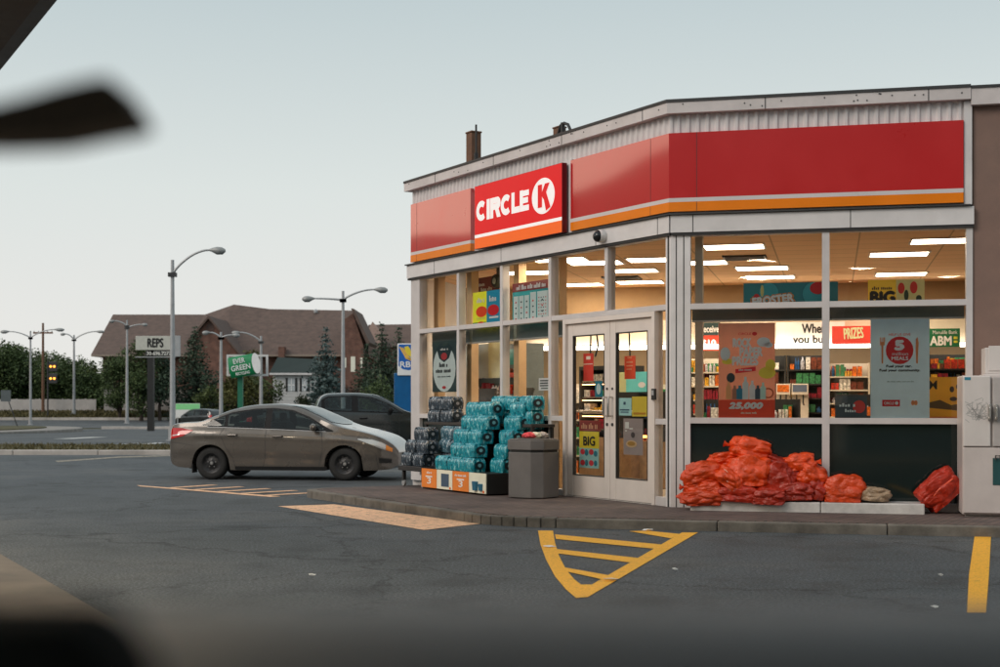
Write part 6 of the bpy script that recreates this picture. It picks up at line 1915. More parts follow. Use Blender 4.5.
pick = mat('dark green black paint', (.016, .022, .022), .28, .3, .05, 1.5, coat=1.0)
PK = dict(L=5.6, hw=.98, xr=1.15, xf=4.62, rt=.39, ra=.46,
    top=[(0, 1.05), (.04, 1.28), (.12, 1.335), (1.70, 1.345), (1.80, 1.36), (1.86, 1.52), (1.95, 1.66), (2.15, 1.735), (2.8, 1.75), (3.3, 1.71), (3.75, 1.52), (4.15, 1.28), (4.3, 1.24), (5.0, 1.16), (5.35, 1.06), (5.52, .92), (5.6, .75)],
    belt=[(0, 1.0), (.04, 1.24), (.12, 1.29), (1.7, 1.28), (2.2, 1.24), (4.0, 1.17), (4.3, 1.15), (5.0, 1.05), (5.4, .95), (5.6, .66)],
    bot=[(0, .6), (.1, .5), (.6, .42), (3, .38), (5.0, .4), (5.6, .5)],
    plan=[(0, .9), (.05, .94), (.3, .98), (1, 1), (4.2, 1), (5.0, .97), (5.35, .88), (5.6, .68)],
    tum=[(0, .05), (1.7, .05), (1.9, .3), (2.5, .36), (3.6, .36), (4.3, .15), (5.6, .1)],
    dlo=[([(1.93, 1.56), (2.1, 1.655), (2.8, 1.675), (3.25, 1.635), (3.7, 1.45), (4.05, 1.22)], [(1.93, 1.27), (3, 1.235), (4.05, 1.20)])],
    win=[([(2.02, 1.57), (2.12, 1.63), (2.72, 1.65)], [(2.02, 1.295), (2.72, 1.27)]), ([(2.88, 1.65), (3.22, 1.61), (3.62, 1.46), (3.92, 1.27)], [(2.88, 1.265), (3.92, 1.235)])],
    ws=(3.34, 4.18), rw=None, bow=.10, cabin=(2.15, 2.95, 1.26),
    seams=[[(2.80, 1.24), (2.80, .5)], [(1.86, 1.25), (1.88, .5)], [(3.95, 1.17), (3.95, .5)]], sill=([(1.7, .48), (4.1, .48)], [(1.7, .39), (4.1, .39)]),
    handles=[(2.12, 1.10), (3.02, 1.08)], mirror=(3.72, 1.27), mm=trim_b, hm=trim_b,
    lamps=[('tail_lamp', tail_m, [(.03, 1.2), (.16, 1.2)], [(.03, .92), (.16, .92)]), ('head_lamp', head_m, [(5.2, 1.0), (5.5, .9)], [(5.2, .86), (5.5, .80)])])
yP = 36.0
def at_ground(px, Y): return Vector(((px - 500) / F * Y, Y, gz(Y)))
ap = R_(10)
dP = Vector((math.cos(ap), math.sin(ap), 0)); pP = Vector((-math.sin(ap), math.cos(ap), 0))
cab_rear = at_ground(318.5, yP)      # near rear corner of the cab
locP = cab_rear - dP * 1.86 + pP * .85
locP.z = 0
build_car(PK, 'pickup_truck', 'dark green crew cab pickup parked behind the bronze sedan', 'pickup truck', locP, ap, pick)

SUV = dict(L=4.3, hw=.88, xr=.85, xf=3.4, rt=.33, ra=.39,
    top=[(0, .9), (.04, 1.1), (.18, 1.38), (.45, 1.52), (1.2, 1.58), (2.1, 1.56), (2.6, 1.40), (3.1, 1.08), (3.3, 1.02), (3.9, .93), (4.2, .78), (4.3, .6)],
    belt=[(0, .86), (.05, 1.0), (.4, 1.06), (2, 1.0), (3.1, .95), (3.9, .85), (4.3, .55)], bot=[(0, .5), (.2, .32), (3.8, .28), (4.3, .4)],
    plan=[(0, .8), (.1, .9), (.5, .98), (1, 1), (3.2, 1), (3.9, .93), (4.3, .65)], tum=[(0, .3), (1, .34), (2.5, .36), (4.3, .1)],
    dlo=[([(.3, 1.34), (.5, 1.46), (1.2, 1.5), (2.05, 1.47), (2.5, 1.33), (2.95, 1.03)], [(.3, 1.08), (2.95, .985)])],
    win=[([(.42, 1.34), (.55, 1.43), (1.0, 1.47)], [(.42, 1.12), (1.0, 1.1)]), ([(1.08, 1.47), (1.75, 1.46)], [(1.08, 1.09), (1.75, 1.05)]), ([(1.83, 1.455), (2.05, 1.445), (2.45, 1.31), (2.82, 1.06)], [(1.83, 1.045), (2.82, 1.01)])],
    ws=(2.2, 3.1), rw=None, seams=[[(1.79, 1.0), (1.79, .35)]], sill=None, handles=[(1.2, .9), (2.0, .88)], mirror=(2.7, 1.05),
    lamps=[('tail_lamp', tail_m, [(.03, 1.08), (.28, 1.05)], [(.03, .84), (.28, .9)]), ('head_lamp', head_m, [(3.7, .85), (4.1, .74)], [(3.7, .74), (4.1, .64)])])
pS = GF(177, 428.5)
aS = R_(150)
build_car(SUV, 'distant_car', 'small dark car on the far road beyond the sedan', 'car', Vector((pS.x + 3.2, pS.y + .4, gz(pS.y))), aS, mat('near black paint', (.02, .026, .03), .3, .2, coat=1))

# ------------------------------------------------------------------ street lamps and poles
def lamp_post(name, px, pyb, pyt, arms, label, r=.09, base=True, wood=False, Y=None):
    p = GF(px, pyb) if Y is None else Vector(((px - 500) / F * Y, Y, gz(Y)))
    k = p.y / F; ht = H - (pyt - HZ) * k - p.z
    o = empty(name, p, 0, label, 'street lamp')
    mt = M['galv'] if not wood else M['wood']
    mb = MB(); mb.tube([(0, 0, 0), (0, 0, ht * .55), (0, 0, ht)], [r, r * .78, r * .55], 12); mb.build('pole', mt, o, smooth=True)
    mb = MB(); mb.box(-r * 1.7, r * 1.7, -r * 1.7, r * 1.7, 0, .06); mb.tube([(0, 0, .06), (0, 0, .5)], r * 1.35, 10); mb.build('base_plate', mt, o)
    for (px1, py1, py0) in arms:     # end of the arm, and where it leaves the pole
        x1, z1, z0 = (px1 - px) * k, H - (py1 - HZ) * k - p.z, H - (py0 - HZ) * k - p.z
        sgn = 1 if x1 > 0 else -1
        pts = []
        for i in range(11):
            t_ = i / 10; pts.append((x1 * (t_ * .9), 0, z0 + (z1 - z0) * math.sin(t_ * math.pi / 2) ** .8))
        mb = MB(); mb.tube(pts, [r * .45 - r * .012 * i for i in range(11)], 8); am = mb.build('arm', mt, o, smooth=True)
        mb = MB(); ll = .75 * max(.8, min(1.4, abs(x1) / 2)); 
        mb.tube([(x1 * .88, 0, z1), (x1 * .9 + sgn * ll * .15, 0, z1), (x1 * .9 + sgn * ll * .45, 0, z1 - .03), (x1 * .9 + sgn * ll * .8, 0, z1 - .04), (x1 * .9 + sgn * ll, 0, z1 - .02)], [.04, .09, .17, .16, .06], 10)
        hd = mb.build('lamp_head', mat_lamp, am, smooth=True); 
        mb = MB(); mb.box(-r * 1.3, r * 1.3, -r, r, z0 - .12, z0 + .06); mb.build('clamp', M['dark_metal'], o)
    return o
mat_lamp = mat('lamp head grey', (.32, .33, .33), .5, .3)
lamp_post('street_lamp', 172.5, 441, 260, [(214, 250, 274)], 'tallest single arm street lamp, standing beside the REPS sign', .13)
lamp_post('street_lamp', 343, 0, 291, [(311, 298.5, 300), (378, 289.5, 300)], 'double arm street lamp behind the pickup truck', .13, Y=74)
lamp_post('street_lamp', 127, 423.5, 320, [(114, 321, 326), (143, 324.5, 328)], 'slim double headed street lamp left of the REPS sign', .16)
lamp_post('street_lamp', 221, 0, 332, [(209, 332.5, 338), (233, 335, 338)], 'double headed street lamp left of the green recycling sign', .16, Y=104)
lamp_post('street_lamp', 261, 0, 336, [(238, 332.5, 342)], 'street lamp with one arm behind the green recycling sign', .16, Y=112)
lamp_post('street_lamp', 30.5, 425, 331, [(7, 331.5, 338), (57, 329.5, 338)], 'double arm rusty street lamp at the far left', .13)
lamp_post('street_lamp', 74, 415, 335, [(65, 334, 340), (98, 331.5, 340)], 'street lamp with wide arms second from the left', .17)
# wooden utility pole with a crossarm
p = GF(43, 413); k = p.y / F; ht = H - (323 - HZ) * k - p.z
o = empty('utility_pole', p, 0, 'plain wooden utility pole rising behind the far left trees', 'utility pole')
mb = MB(); mb.tube([(0, 0, 0), (0, 0, ht)], [.19, .12], 8); mb.build('pole', M['wood'], o)
mb = MB(); mb.box(-1.1, 1.1, -.06, .06, ht - 1.2, ht - 1.02); mb.build('crossarm', M['wood'], o)
mb = MB()
for x in (-1, -.5, .5, 1): mb.lathe([(.05, 0), (.06, .08), (.03, .16), (0, .17)], (x, 0, ht - 1.02), 'z', 8)
mb.build('insulator', M['galv'], o)
# traffic signal showing amber
p = GF(50, 417); k = p.y / F
o = empty('traffic_signal', p, 0, 'traffic signal with two amber lights lit in front of the far left trees', 'traffic signal')
zz = [H - (y - HZ) * k - p.z for y in (366.5, 378.5)]
mb = MB(); mb.tube([(-.25, 0, 0), (-.25, 0, zz[0] + .8)], .09, 8); mb.build('pole', M['dark_metal'], o)
amb = mat('lit amber signal', (1, .45, .08), .4, emit=3.2, ecol=(1, .34, .04))
for z in zz:
    mb = MB(); mb.box(-.2, .75, -.02, .25, z - .55, z + .55); hs_ = mb.build('signal_head', M['dark_metal'], o, bevel=.05)
    for x in (.08, .48):
        mb = MB(); mb.lathe([(0, -.10), (.09, -.09), (.12, -.05), (.13, -.03)], (x, 0, z), 'y', 14); mb.build('lens', amb, hs_, smooth=True)
# leaning thin sign post on the traffic island
p = GF(19, 431); k = p.y / F
o = empty('sign_post', p, 0, 'leaning thin dark post carrying a small grey sign at the far left', 'sign post')
tx, tz = (6 - 19) * k, H - (398 - HZ) * k - p.z
mb = MB(); mb.tube([(0, 0, 0), (tx, 0, tz + .3)], .035, 7); mb.build('post', M['dark_metal'], o)
mb = MB(); mb.box(tx - .35, tx + .35, -.05, -.035, tz - .25, tz + .55); mb.build('sign_plate', mat('grey sign plate', (.10, .12, .13), .6), o)

# ------------------------------------------------------------------ roadside signs
def board_sign(name, px0, px1, py0, py1, Y, label, base_m, pole_px=None, pole_w=.2, pole_m=None, cat='sign', depth=.25):
    k = Y / F
    g = gz(Y); x0, x1 = (px0 - 500) * k, (px1 - 500) * k; z0, z1 = H - (py1 - HZ) * k, H - (py0 - HZ) * k
    o = empty(name, (x0, Y, g), 0, label, cat)
    w = x1 - x0; a, b_ = z0 - g, z1 - g
    mb = MB(); mb.box(0, w, 0, depth, a, b_); mb.build('sign_board', base_m, o, bevel=.02)
    if pole_px is not None:
        xp = (pole_px - px0) * k; mb = MB(); mb.box(xp - pole_w / 2, xp + pole_w / 2, .05, .05 + pole_w, 0, a - .001); mb.build('post', pole_m or M['black'], o)
    return o, w, a, b_, k
cream = mat('cream sign board', (.56, .56, .50), .5)
o, w, a, b_, k = board_sign('roadside_sign', 135.5, 175, 336, 350, 97, 'cream REPS sign with a phone number strip on a black post', cream, 150, .42)
h = b_ - a
mb = MB(); mb.text('REPS', w * .31, w * .70, a + h * .2, a + h * .82, -.01, fat=.03); mb.build('lettering', ink((20, 20, 20)), o)
mb = MB(); mb.box(w + .005, w + .32, -.02, .30, a - .45, b_ + .03); mb.box(-.02, w + .002, .02, .28, a - .52, a - .46); mb.build('sign_frame', M['galv'], o)
mb = MB(); mb.box(.25 * w, .95 * w, .05, .2, a - .42, a - .02); mb.build('letter_board', mat('dark letter board', (.05, .05, .05), .5), o)
mb = MB(); mb.text('30-696.7277', w * .28, w * .90, a - .36, a - .10, .04, bold=.02); mb.build('number', ink((196, 196, 190)), o)
# tilted green drink-can sign in a white frame
Y = 88; k = Y / F; g = gz(Y)
o = empty('recycling_sign', ((240 - 500) * k, Y, g), 0, 'tilted green EVER GREEN RECYCLING can sign in a white frame on a green post', 'sign')
zc = H - (366 - HZ) * k - g
X_ = lambda px: (px - 240) * k
Z_ = lambda py: H - (py - HZ) * k - g
fw = .13
mb = MB()
f0, f1, f2, f3 = X_(226), X_(267.5), Z_(376), Z_(354.5)
mb.box(f0, f1, .16, .3, f3 - fw, f3); mb.box(f0, f1, .16, .3, f2, f2 + fw); mb.box(f0, f0 + fw, .16, .3, f2 + fw, f3 - fw); mb.box(f1 - fw, f1, .16, .3, f2 + fw, f3 - fw)
mb.build('sign_frame', M['white_metal'], o)
can = empty('can', (0, 0, 0)) if False else None
greenc = mat('green sign face', lin((14, 124, 74)), .4, emit=.12)
ca = R_(10)
cx0, cx1, hh = X_(230), X_(256), .66
mb = MB(); n = 20
c_, s_ = math.cos(ca), math.sin(ca); mx_ = (cx0 + cx1) / 2
def rot2(x, z): return (mx_ + (x - mx_) * c_ - (z - zc) * s_, zc + (x - mx_) * s_ + (z - zc) * c_)
vs = []
for x in (cx0, cx1):
    for j in range(n):
        an_ = 6.2832 * j / n; dx = .12 * math.cos(an_) * (1)
        q = rot2(x, zc + hh * math.sin(an_)); vs.append((q[0] , -.15 - .3 * math.cos(an_) , q[1]))
fs = [(j, (j + 1) % n, n + (j + 1) % n, n + j) for j in range(n)] + [tuple(range(n - 1, -1, -1)), tuple(range(n, 2 * n))]
mb.add(vs, fs); mb.build('can_body', greenc, o, smooth=True)
mb = MB(); mb.disc(0, 0, .26, hh, 0, n=24)
en = mb.build('can_end', ink((206, 214, 208)), o); q = rot2(cx1 + .1, zc); en.location = (q[0], -.47, q[1]); en.rotation_euler = (0, -ca, 0)
mb = MB(); y_ = -.462
def rtext(s, px0, px1, py0, py1, b=.05):
    mb.text(s, X_(px0), X_(px1), Z_(py1), Z_(py0), y_, fat=.007 if b > .04 else .003, rot=ca)
rtext('EVER', 234.5, 246, 358.5, 363.3); rtext('GREEN', 232.5, 251.5, 365, 370.2); rtext('RECYCLING', 237, 251, 371.8, 374.6, .03)
mb.build('lettering', ink((226, 236, 222)), o)
mb = MB(); mb.box(-.16, .16, .02, .3, 0, Z_(374) - .002); mb.build('post', mat('green post', lin((30, 110, 84)), .5), o)
# low green and white banner in front of the bank
o, w, a, b_, k = board_sign('low_banner', 175.5, 200, 403.5, 418, 112, 'low green and white banner behind the small dark car', ink((206, 214, 206)), depth=.06)
mb = MB(); mb.rect(0.02, w - .02, b_ - (b_ - a) * .42, b_ - .02, -.006); mb.build('green_half', ink((120, 190, 130)), o)
mb = MB()
for x in (.1, w - .2): mb.box(x, x + .1, .061, .16, 0, b_)
mb.build('support', M['galv'], o)
# blue bank pylon
Y = 50.0; k = Y / F
bl = mat('bank blue panel', lin((0, 92, 150)), .35, coat=.3)
o, w, a, b_, k = board_sign('bank_pylon', 394, 436, 373, 452, Y, 'blue bank pylon with a white RBC shield panel behind the store corner', bl, depth=.5)
W_ = lambda px: (px - 394) * k; Z_ = lambda py: H - (py - HZ) * k - gz(Y)
mb = MB(); mb.box(W_(397.5), W_(432), -.05, .45, Z_(375.5), Z_(343.5)); pn = mb.build('logo_panel', ink((206, 204, 204)), o, bevel=.02)
mb = MB(); sh = [(398.8, 344.5), (418.8, 344.5), (418.8, 366), (414, 369.2), (408.8, 370.2), (403, 369.2), (398.8, 366)]
mb.poly([(W_(x), Z_(y)) for x, y in reversed(sh)], -.056); mb.build('shield', ink((0, 82, 160)), pn)
mb = MB(); mb.text('RBC', W_(400.4), W_(417.2), Z_(367.2), Z_(361.6), -.0625, fat=.008); mb.build('lettering', ink((236, 238, 240)), pn)
mb = MB()
yl = [(404.5, 347), (408, 346), (410, 348.5), (411.5, 352), (417.5, 351), (417.8, 354.5), (414, 356.2), (417, 358.2), (412, 358.6), (409, 355.6), (406.5, 357.5), (405.8, 353)]
mb.poly([(W_(x), Z_(y)) for x, y in reversed(yl)], -.060); mb.build('lion_emblem', ink((240, 180, 50)), pn)
mb = MB()
for dx in (0, 2.4):
    st = [(399.3 + dx, 347 + dx * .3), (401 + dx, 347 + dx * .3), (407.4 + dx, 357.6), (412 + dx, 359.6), (411 + dx, 360.8), (406 + dx, 358.8)]
    mb.poly([(W_(x), Z_(y)) for x, y in reversed(st)], -.061)
mb.build('shield_band', ink((210, 160, 70)), pn)

# ------------------------------------------------------------------ background buildings
roof_m = mat('brown shingle roof', (.128, .088, .074), .9, 0, .28, 1.4, bump=.5, bscale=6)
brick_m = brick_mat('red brown brick', (.19, .085, .062), (.155, .07, .052), (.16, .11, .09), 1.0, .5, .18, .02, swap=True)
Y0 = 182.0; k = Y0 / F; g0 = gz(Y0)
hall = empty('brick_hall', ((230 - 500) * k, Y0, g0), 0, 'long brick hall with a big brown shingle roof and two gables', 'building')
X_ = lambda px: (px - 230) * k
Z_ = lambda py: H - (py - HZ) * k - g0
dp = 26.0
def hall_box(mb, xa, xb, ya, yb_, z0, z1, mi=0): mb.box(xa, xb, ya, yb_, z0, z1, mi)
mb = MB(); mb.box(X_(100), X_(362), 1.2, dp, 0, Z_(354)); mb.build('wall', brick_m, hall)
rz0 = Z_(354.5)
mb = MB()
# main roof: near slope, left end, far slope; ridge at half depth
yr = dp / 2
xa, xb, xra = X_(91), X_(366), X_(113)
zr = (lambda py: H - (py - HZ) * (Y0 + yr) / F - g0)
zl, zp_, zrr = zr(314.5), zr(304.5), zr(310.5)
xl_, xp0, xp1, xp2 = (113 - 230) * (Y0 + yr) / F - (230 - 500) * 0, 0, 0, 0
def XR(px): return (px - 500) * (Y0 + yr) / F - (230 - 500) * k
rd = [(XR(113), zl), (XR(205), zl), (XR(234), zp_), (XR(270), zrr + .2), (XR(353), zrr)]
for (x0, z0), (x1, z1) in zip(rd, rd[1:]):
    e0, e1 = (max(xa, x0) if x0 != rd[0][0] else xa), (x1 if x1 != rd[-1][0] else xb)
    mb.add([(e0, 0, rz0), (e1, 0, rz0), (x1, yr, z1), (x0, yr, z0)], [(0, 1, 2, 3)]); mb.add([(e0, dp + 1, rz0), (e1, dp + 1, rz0), (x1, yr, z1), (x0, yr, z0)], [(3, 2, 1, 0)])
mb.add([(xa, 0, rz0), (xa, dp + 1, rz0), (rd[0][0], yr, rd[0][1])], [(0, 2, 1)])
mb.add([(xa, 0, rz0 - .25), (xb, 0, rz0 - .25), (xb, 0, rz0 - .001), (xa, 0, rz0 - .001), (xb, dp + 1, rz0 - .25), (xa, dp + 1, rz0 - .25)], [(0, 1, 2, 3), (1, 0, 5, 4)], 1)
mb.build('roof', [roof_m, mat('pale eaves', (.3, .24, .2), .7)], hall)
# right gable end wall facing the road at an angle
gx0, gx1 = X_(343), X_(368)
mb = MB()
mb.prism([(gx0, 0), (gx1 - .5, 0), (gx1 - .5, Z_(345)), (X_(354), Z_(314)), (gx0, Z_(322))], -1.5, .0); gw = mb.build('gable_wall', brick_m, hall)
mb = MB(); mb.add([(X_(352.5), -1.9, Z_(309.5)), (X_(355), -1.9, Z_(309.5)), (X_(371), -1.9, Z_(343)), (X_(368.5), -1.9, Z_(345.5)), (X_(352.5), 10, Z_(309.5)), (X_(355), 10, Z_(309.5)), (X_(371), 10, Z_(343)), (X_(368.5), 10, Z_(345.5))], [(0, 3, 2, 1), (0, 1, 5, 4), (1, 2, 6, 5), (2, 3, 7, 6)]); mb.build('gable_roof', roof_m, hall)
for a_, b_, c_, d_ in ((352, 356.5, 357, 372), (345.5, 347.5, 358, 368), (361.5, 363.5, 358, 368)):
    mb = MB(); mb.box(X_(a_), X_(b_), -1.56, -1.5, Z_(d_), Z_(c_)); wn = mb.build('window', ink((206, 198, 186)), gw)
# left projecting gable
mb = MB(); mb.prism([(X_(197), 0), (X_(243), 0), (X_(243), Z_(356)), (X_(214), Z_(320.5)), (X_(200), Z_(338)), (X_(197), Z_(342))], -3, 0); gw = mb.build('gable_wall', brick_m, hall)
def slope(p0, p1, thick=.35):
    a_, b_ = (X_(p0[0]), Z_(p0[1])), (X_(p1[0]), Z_(p1[1]))
    m_ = MB(); m_.prism([a_, b_, (b_[0], b_[1] + thick), (a_[0], a_[1] + thick)] if b_[0] > a_[0] else [b_, a_, (a_[0], a_[1] + thick), (b_[0], b_[1] + thick)], -3.6, 9); return m_
slope((193, 345), (214, 320)).build('gable_roof', roof_m, hall); slope((214, 320), (246, 358)).build('gable_roof', roof_m, hall)
mb = MB(); mb.disc(X_(215), Z_(330), .5, .7, -3.02); mb.build('round_window', ink((70, 50, 44)), gw)
mb = MB(); mb.lathe([(.1, 0), (.28, .1), (.3, .4), (.12, .6), (0, .6)], (X_(303.5), yr - 1, zrr - .5), 'z', 12); mb.build('roof_vent', M['galv'], hall)
# a strip of lit windows and a chimney under the eaves
mb = MB(); mb.box(X_(279), X_(285), -.6, 1.19, Z_(362), Z_(347)); mb.build('chimney', brick_m, hall)
# second hall further right
Y1 = 205.0; k1 = Y1 / F; g1 = gz(Y1)
h2 = empty('rear_hall', ((392 - 500) * k1, Y1, g1), 0, 'low brown roofed building behind the dark evergreens on the right', 'building')
X1 = lambda px: (px - 392) * k1
Z1 = lambda py: H - (py - HZ) * k1 - g1
mb = MB(); mb.box(X1(366), X1(452), .5, 14, 0, Z1(345)); mb.build('wall', brick_m, h2)
mb = MB(); mb.add([(X1(364), 0, Z1(347)), (X1(454), 0, Z1(347)), (X1(454), 7, Z1(321)), (X1(364), 7, Z1(322)), (X1(454), 15, Z1(347)), (X1(364), 15, Z1(347))], [(0, 1, 2, 3), (3, 2, 4, 5)]); mb.build('roof', roof_m, h2)
mb = MB(); mb.prism([(X1(369), 0), (X1(381), 0), (X1(381), Z1(332)), (X1(373), Z1(322)), (X1(369), Z1(330))], -1, .4); mb.build('gable_wall', mat('pale pink gable', (.42, .30, .26), .8), h2)
# small white house
Y2 = 158.0; k2 = Y2 / F; g2 = gz(Y2)
wh = empty('white_house', ((294 - 500) * k2, Y2, g2), 0, 'small white clapboard house with a dark green roof and black shutters', 'house')
X2 = lambda px: (px - 294) * k2
Z2 = lambda py: H - (py - HZ) * k2 - g2
white_clap = mat('white clapboard', (.56, .56, .56), .7, 0, .08, 3)
mb = MB(); mb.box(X2(273), X2(313), 0, 8, 0, Z2(372)); 
for q in range(9): mb.box(X2(273) - .01, X2(313) + .01, -.03, 0, .15 + q * .38, .18 + q * .38)
mb.build('wall', white_clap, wh)
grm = mat('dark green shingle', (.022, .036, .034), .85, 0, .2, 3)
mb = MB(); mb.add([(X2(270), -.5, Z2(373)), (X2(316), -.5, Z2(373)), (X2(312), 4, Z2(358)), (X2(272), 4, Z2(356)), (X2(316), 8.5, Z2(373)), (X2(270), 8.5, Z2(373))], [(0, 1, 2, 3), (3, 2, 4, 5), (1, 4, 2), (0, 3, 5)]); mb.build('roof', grm, wh)
mb = MB(); mb.box(X2(270), X2(316), -.55, -.4, Z2(375), Z2(373)); mb.build('eaves_board', M['white_metal'], wh)
for a_, b_ in ((288, 295), (302, 307.5)):
    mb = MB(); mb.box(X2(a_), X2(b_), -.07, -.035, Z2(391), Z2(378.5)); wn = mb.build('window', ink((150, 156, 160)), wh)
    mb = MB(); c_ = (a_ + b_) / 2
    mb.box(X2(c_) - .04, X2(c_) + .04, -.09, -.07, Z2(391), Z2(378.5)); mb.box(X2(a_), X2(b_), -.09, -.07, Z2(385) - .04, Z2(385) + .04); mb.build('glazing_bar', ink((220, 222, 222)), wn)
    for q in (a_ - 2.2, b_ + .3):
        mb = MB(); mb.box(X2(q), X2(q + 1.9), -.08, -.035, Z2(391.5), Z2(378)); mb.build('shutter', M['black'], wh)
# white fences along the bank
def fence(name, px0, px1, pyt, pyb, Y, label, m):
    k = Y / F; g = gz(Y) - .1; x0, x1 = (px0 - 500) * k, (px1 - 500) * k; zt = H - (pyt - HZ) * k
    o = empty(name, (x0, Y, g), 0, label, 'fence'); w = x1 - x0; h = zt - g
    mb = MB(); x = 0
    rgf = random.Random(3)
    while x < w - .05:
        mb.box(x, min(w, x + .19), 0, .03, .05, h - rgf.uniform(0, .04)); x += .2
    mb.build('boards', m, o)
    mb = MB(); mb.box(0, w, .031, .09, h * .25, h * .25 + .1); mb.box(0, w, .031, .09, h * .8, h * .8 + .1); mb.build('rail', m, o)
    x = 0
    mb = MB()
    while x < w: mb.box(x, x + .12, .091, .21, 0, h + .05); x += 2.6
    mb.build('post', m, o)
fm = mat('white board fence', (.50, .47, .45), .8, 0, .12, 1)
fence('board_fence', -30, 96, 399, 412, 157.5, 'low white board fence behind the left trees', fm)
fence('board_fence', 104, 213, 389.5, 408, 157, 'taller white board fence behind the REPS sign', mat('greyed white fence', (.44, .41, .39), .8, 0, .12, 1))
# pale parked shapes behind the left trees: a light building
Y3 = 190; k3 = Y3 / F
lb = empty('pale_shed', ((60 - 500) * k3, Y3, gz(Y3)), 0, 'pale shed glimpsed between the left trees', 'shed')
mb = MB(); mb.box(-7, 6, 0, 6, 0, 2.6); mb.build('wall', mat('pale shed wall', (.4, .4, .42), .8), lb)
mb = MB(); mb.prism([(-7.4, 2.6), (6.4, 2.6), (6.4, 2.8), (-.5, 3.6), (-7.4, 2.8)], -.3, 6.3); mb.build('roof', grm, lb)

# ------------------------------------------------------------------ trees
trunk_m = mat('bark', (.05, .036, .028), .9, 0, .25, 6, bump=.6, bscale=20)
leaf_dark = leaf_mat('dark green leaves', (.028, .050, .020), (.10, .145, .052))
leaf_mid = leaf_mat('mid green leaves', (.03, .052, .018), (.11, .14, .045))
leaf_olive = leaf_mat('olive leaves', (.04, .046, .014), (.14, .135, .04))
leaf_spruce = leaf_mat('blue spruce needles', (.034, .062, .060), (.12, .17, .165))
leaf_fir = leaf_mat('dark fir needles', (.022, .042, .028), (.075, .11, .068))
leaf_shrub = leaf_mat('clipped shrub leaves', (.016, .026, .012), (.05, .062, .026))
def leafquads(vs, fs, c, n, s, rg, droop=0.0, out=None):
    for _ in range(n):
        a = Vector((rg.gauss(0, 1), rg.gauss(0, 1), rg.gauss(0, .7))).normalized()
        b = a.cross(Vector((rg.gauss(0, 1), rg.gauss(0, 1), rg.gauss(0, 1)))).normalized()
        p = c + Vector((rg.gauss(0, s), rg.gauss(0, s), rg.gauss(0, s * .6)))
        l = s * rg.uniform(.5, 1.1); w = l * rg.uniform(.35, .7)
        k = len(vs)
        vs += [tuple(p - a * l), tuple(p + b * w), tuple(p + a * l), tuple(p - b * w)]
        fs.append((k, k + 1, k + 2, k + 3))
def conifer(loc, h, r, seed, m, label, name='conifer_tree', dens=1.0, group=None, skirt=.04):
    rg = random.Random(seed); o = empty(name, loc, rg.uniform(0, 6), label, 'tree', group)
    mb = MB(); mb.tube([(0, 0, 0), (0, 0, h * .5), (0, 0, h * .97)], [r * .10, r * .06, .02], 8); mb.build('trunk', trunk_m, o)
    vs, fs = [], []
    tiers = int(h * 2.3)
    for t in range(tiers):
        f = t / (tiers - 1); z = h * (skirt + (1 - skirt) * f)
        rr = r * (1 - f) ** .82 * rg.uniform(.78, 1.12) + .12
        nb = max(4, int(13 * (1 - f) + 4))
        for b_ in range(nb):
            a = 6.2832 * b_ / nb + rg.uniform(-.3, .3); rl = rr * rg.uniform(.62, 1.12)
            n = max(2, int(rl / .28 * dens))
            for i in range(n + 1):
                u = (i + .4) / (n + 1); d = rl * u
                c = Vector((d * math.cos(a), d * math.sin(a), z - d * .32 + .10 * d * d / max(.5, rl) + rg.uniform(-.08, .08)))
                leafquads(vs, fs, c, 3, .13 + .10 * u * min(1, rl / 1.5), rg)
    mb = MB(); mb.add(vs, fs); mb.build('crown', m, o)
    return o
def broadleaf(loc, h, r, seed, m, label, name='leafy_tree', trunk=.25, n=3200, leaf=.22, squash=1.0, group=None, lobes=13):
    rg = random.Random(seed); o = empty(name, loc, 0, label, 'tree' if h > 2.5 else 'shrub', group)
    mb = MB(); tr = max(.06, h * .022)
    mb.tube([(0, 0, 0), (rg.uniform(-.1, .1), 0, h * trunk), (rg.uniform(-.2, .2), .1, h * .6)], [tr * 1.3, tr, tr * .5], 8)
    cz = h * (trunk + 1) / 2; hz2 = h * (1 - trunk) / 2
    L_ = []
    for i in range(lobes):
        a = rg.uniform(0, 6.2832); f = rg.uniform(-.85, .85); rad = r * math.sqrt(max(.05, 1 - f * f)) * rg.uniform(.25, .72)
        c = Vector((rad * math.cos(a), rad * math.sin(a), cz + f * hz2 * .8)); lr = r * rg.uniform(.26, .46)
        L_.append((c, lr))
        mb.tube([(0, 0, h * trunk * rg.uniform(.8, 1.4)), c * .5 + Vector((0, 0, h * trunk * .6)), c], [tr * .5, tr * .3, tr * .12], 5)
    mb.build('trunk', trunk_m, o)
    vs, fs = [], []
    tot = sum(l[1] ** 2 for l in L_)
    for c, lr in L_:
        for _ in range(int(n * lr * lr / tot / 2)):
            d = Vector((rg.gauss(0, 1), rg.gauss(0, 1), rg.gauss(0, .8) * squash)).normalized() * lr * rg.uniform(.55, 1.12)
            q = c + d
            if q.z < h * trunk * .7: continue
            leafquads(vs, fs, q, 2, leaf * rg.uniform(.7, 1.2), rg)
    mb = MB(); mb.add(vs, fs); mb.build('crown', m, o)
    return o
def spot(px, Y): return Vector(((px - 500) / F * Y, Y, gz(Y) - .05))
def hof(py, Y): return H - (py - HZ) * Y / F - gz(Y)
conifer(spot(195, 154), hof(327, 154), 4.2, 1, leaf_fir, 'broad dark fir tree right of the REPS sign', dens=1.9)
conifer(spot(326, 120), hof(329, 120), 2.7, 2, leaf_spruce, 'blue grey spruce standing left of the double arm lamp', 'spruce_tree', 2.4)
conifer(spot(382, 132), hof(324, 132), 3.2, 3, leaf_fir, 'dark fir tree left of the bank pylon', dens=2.0)
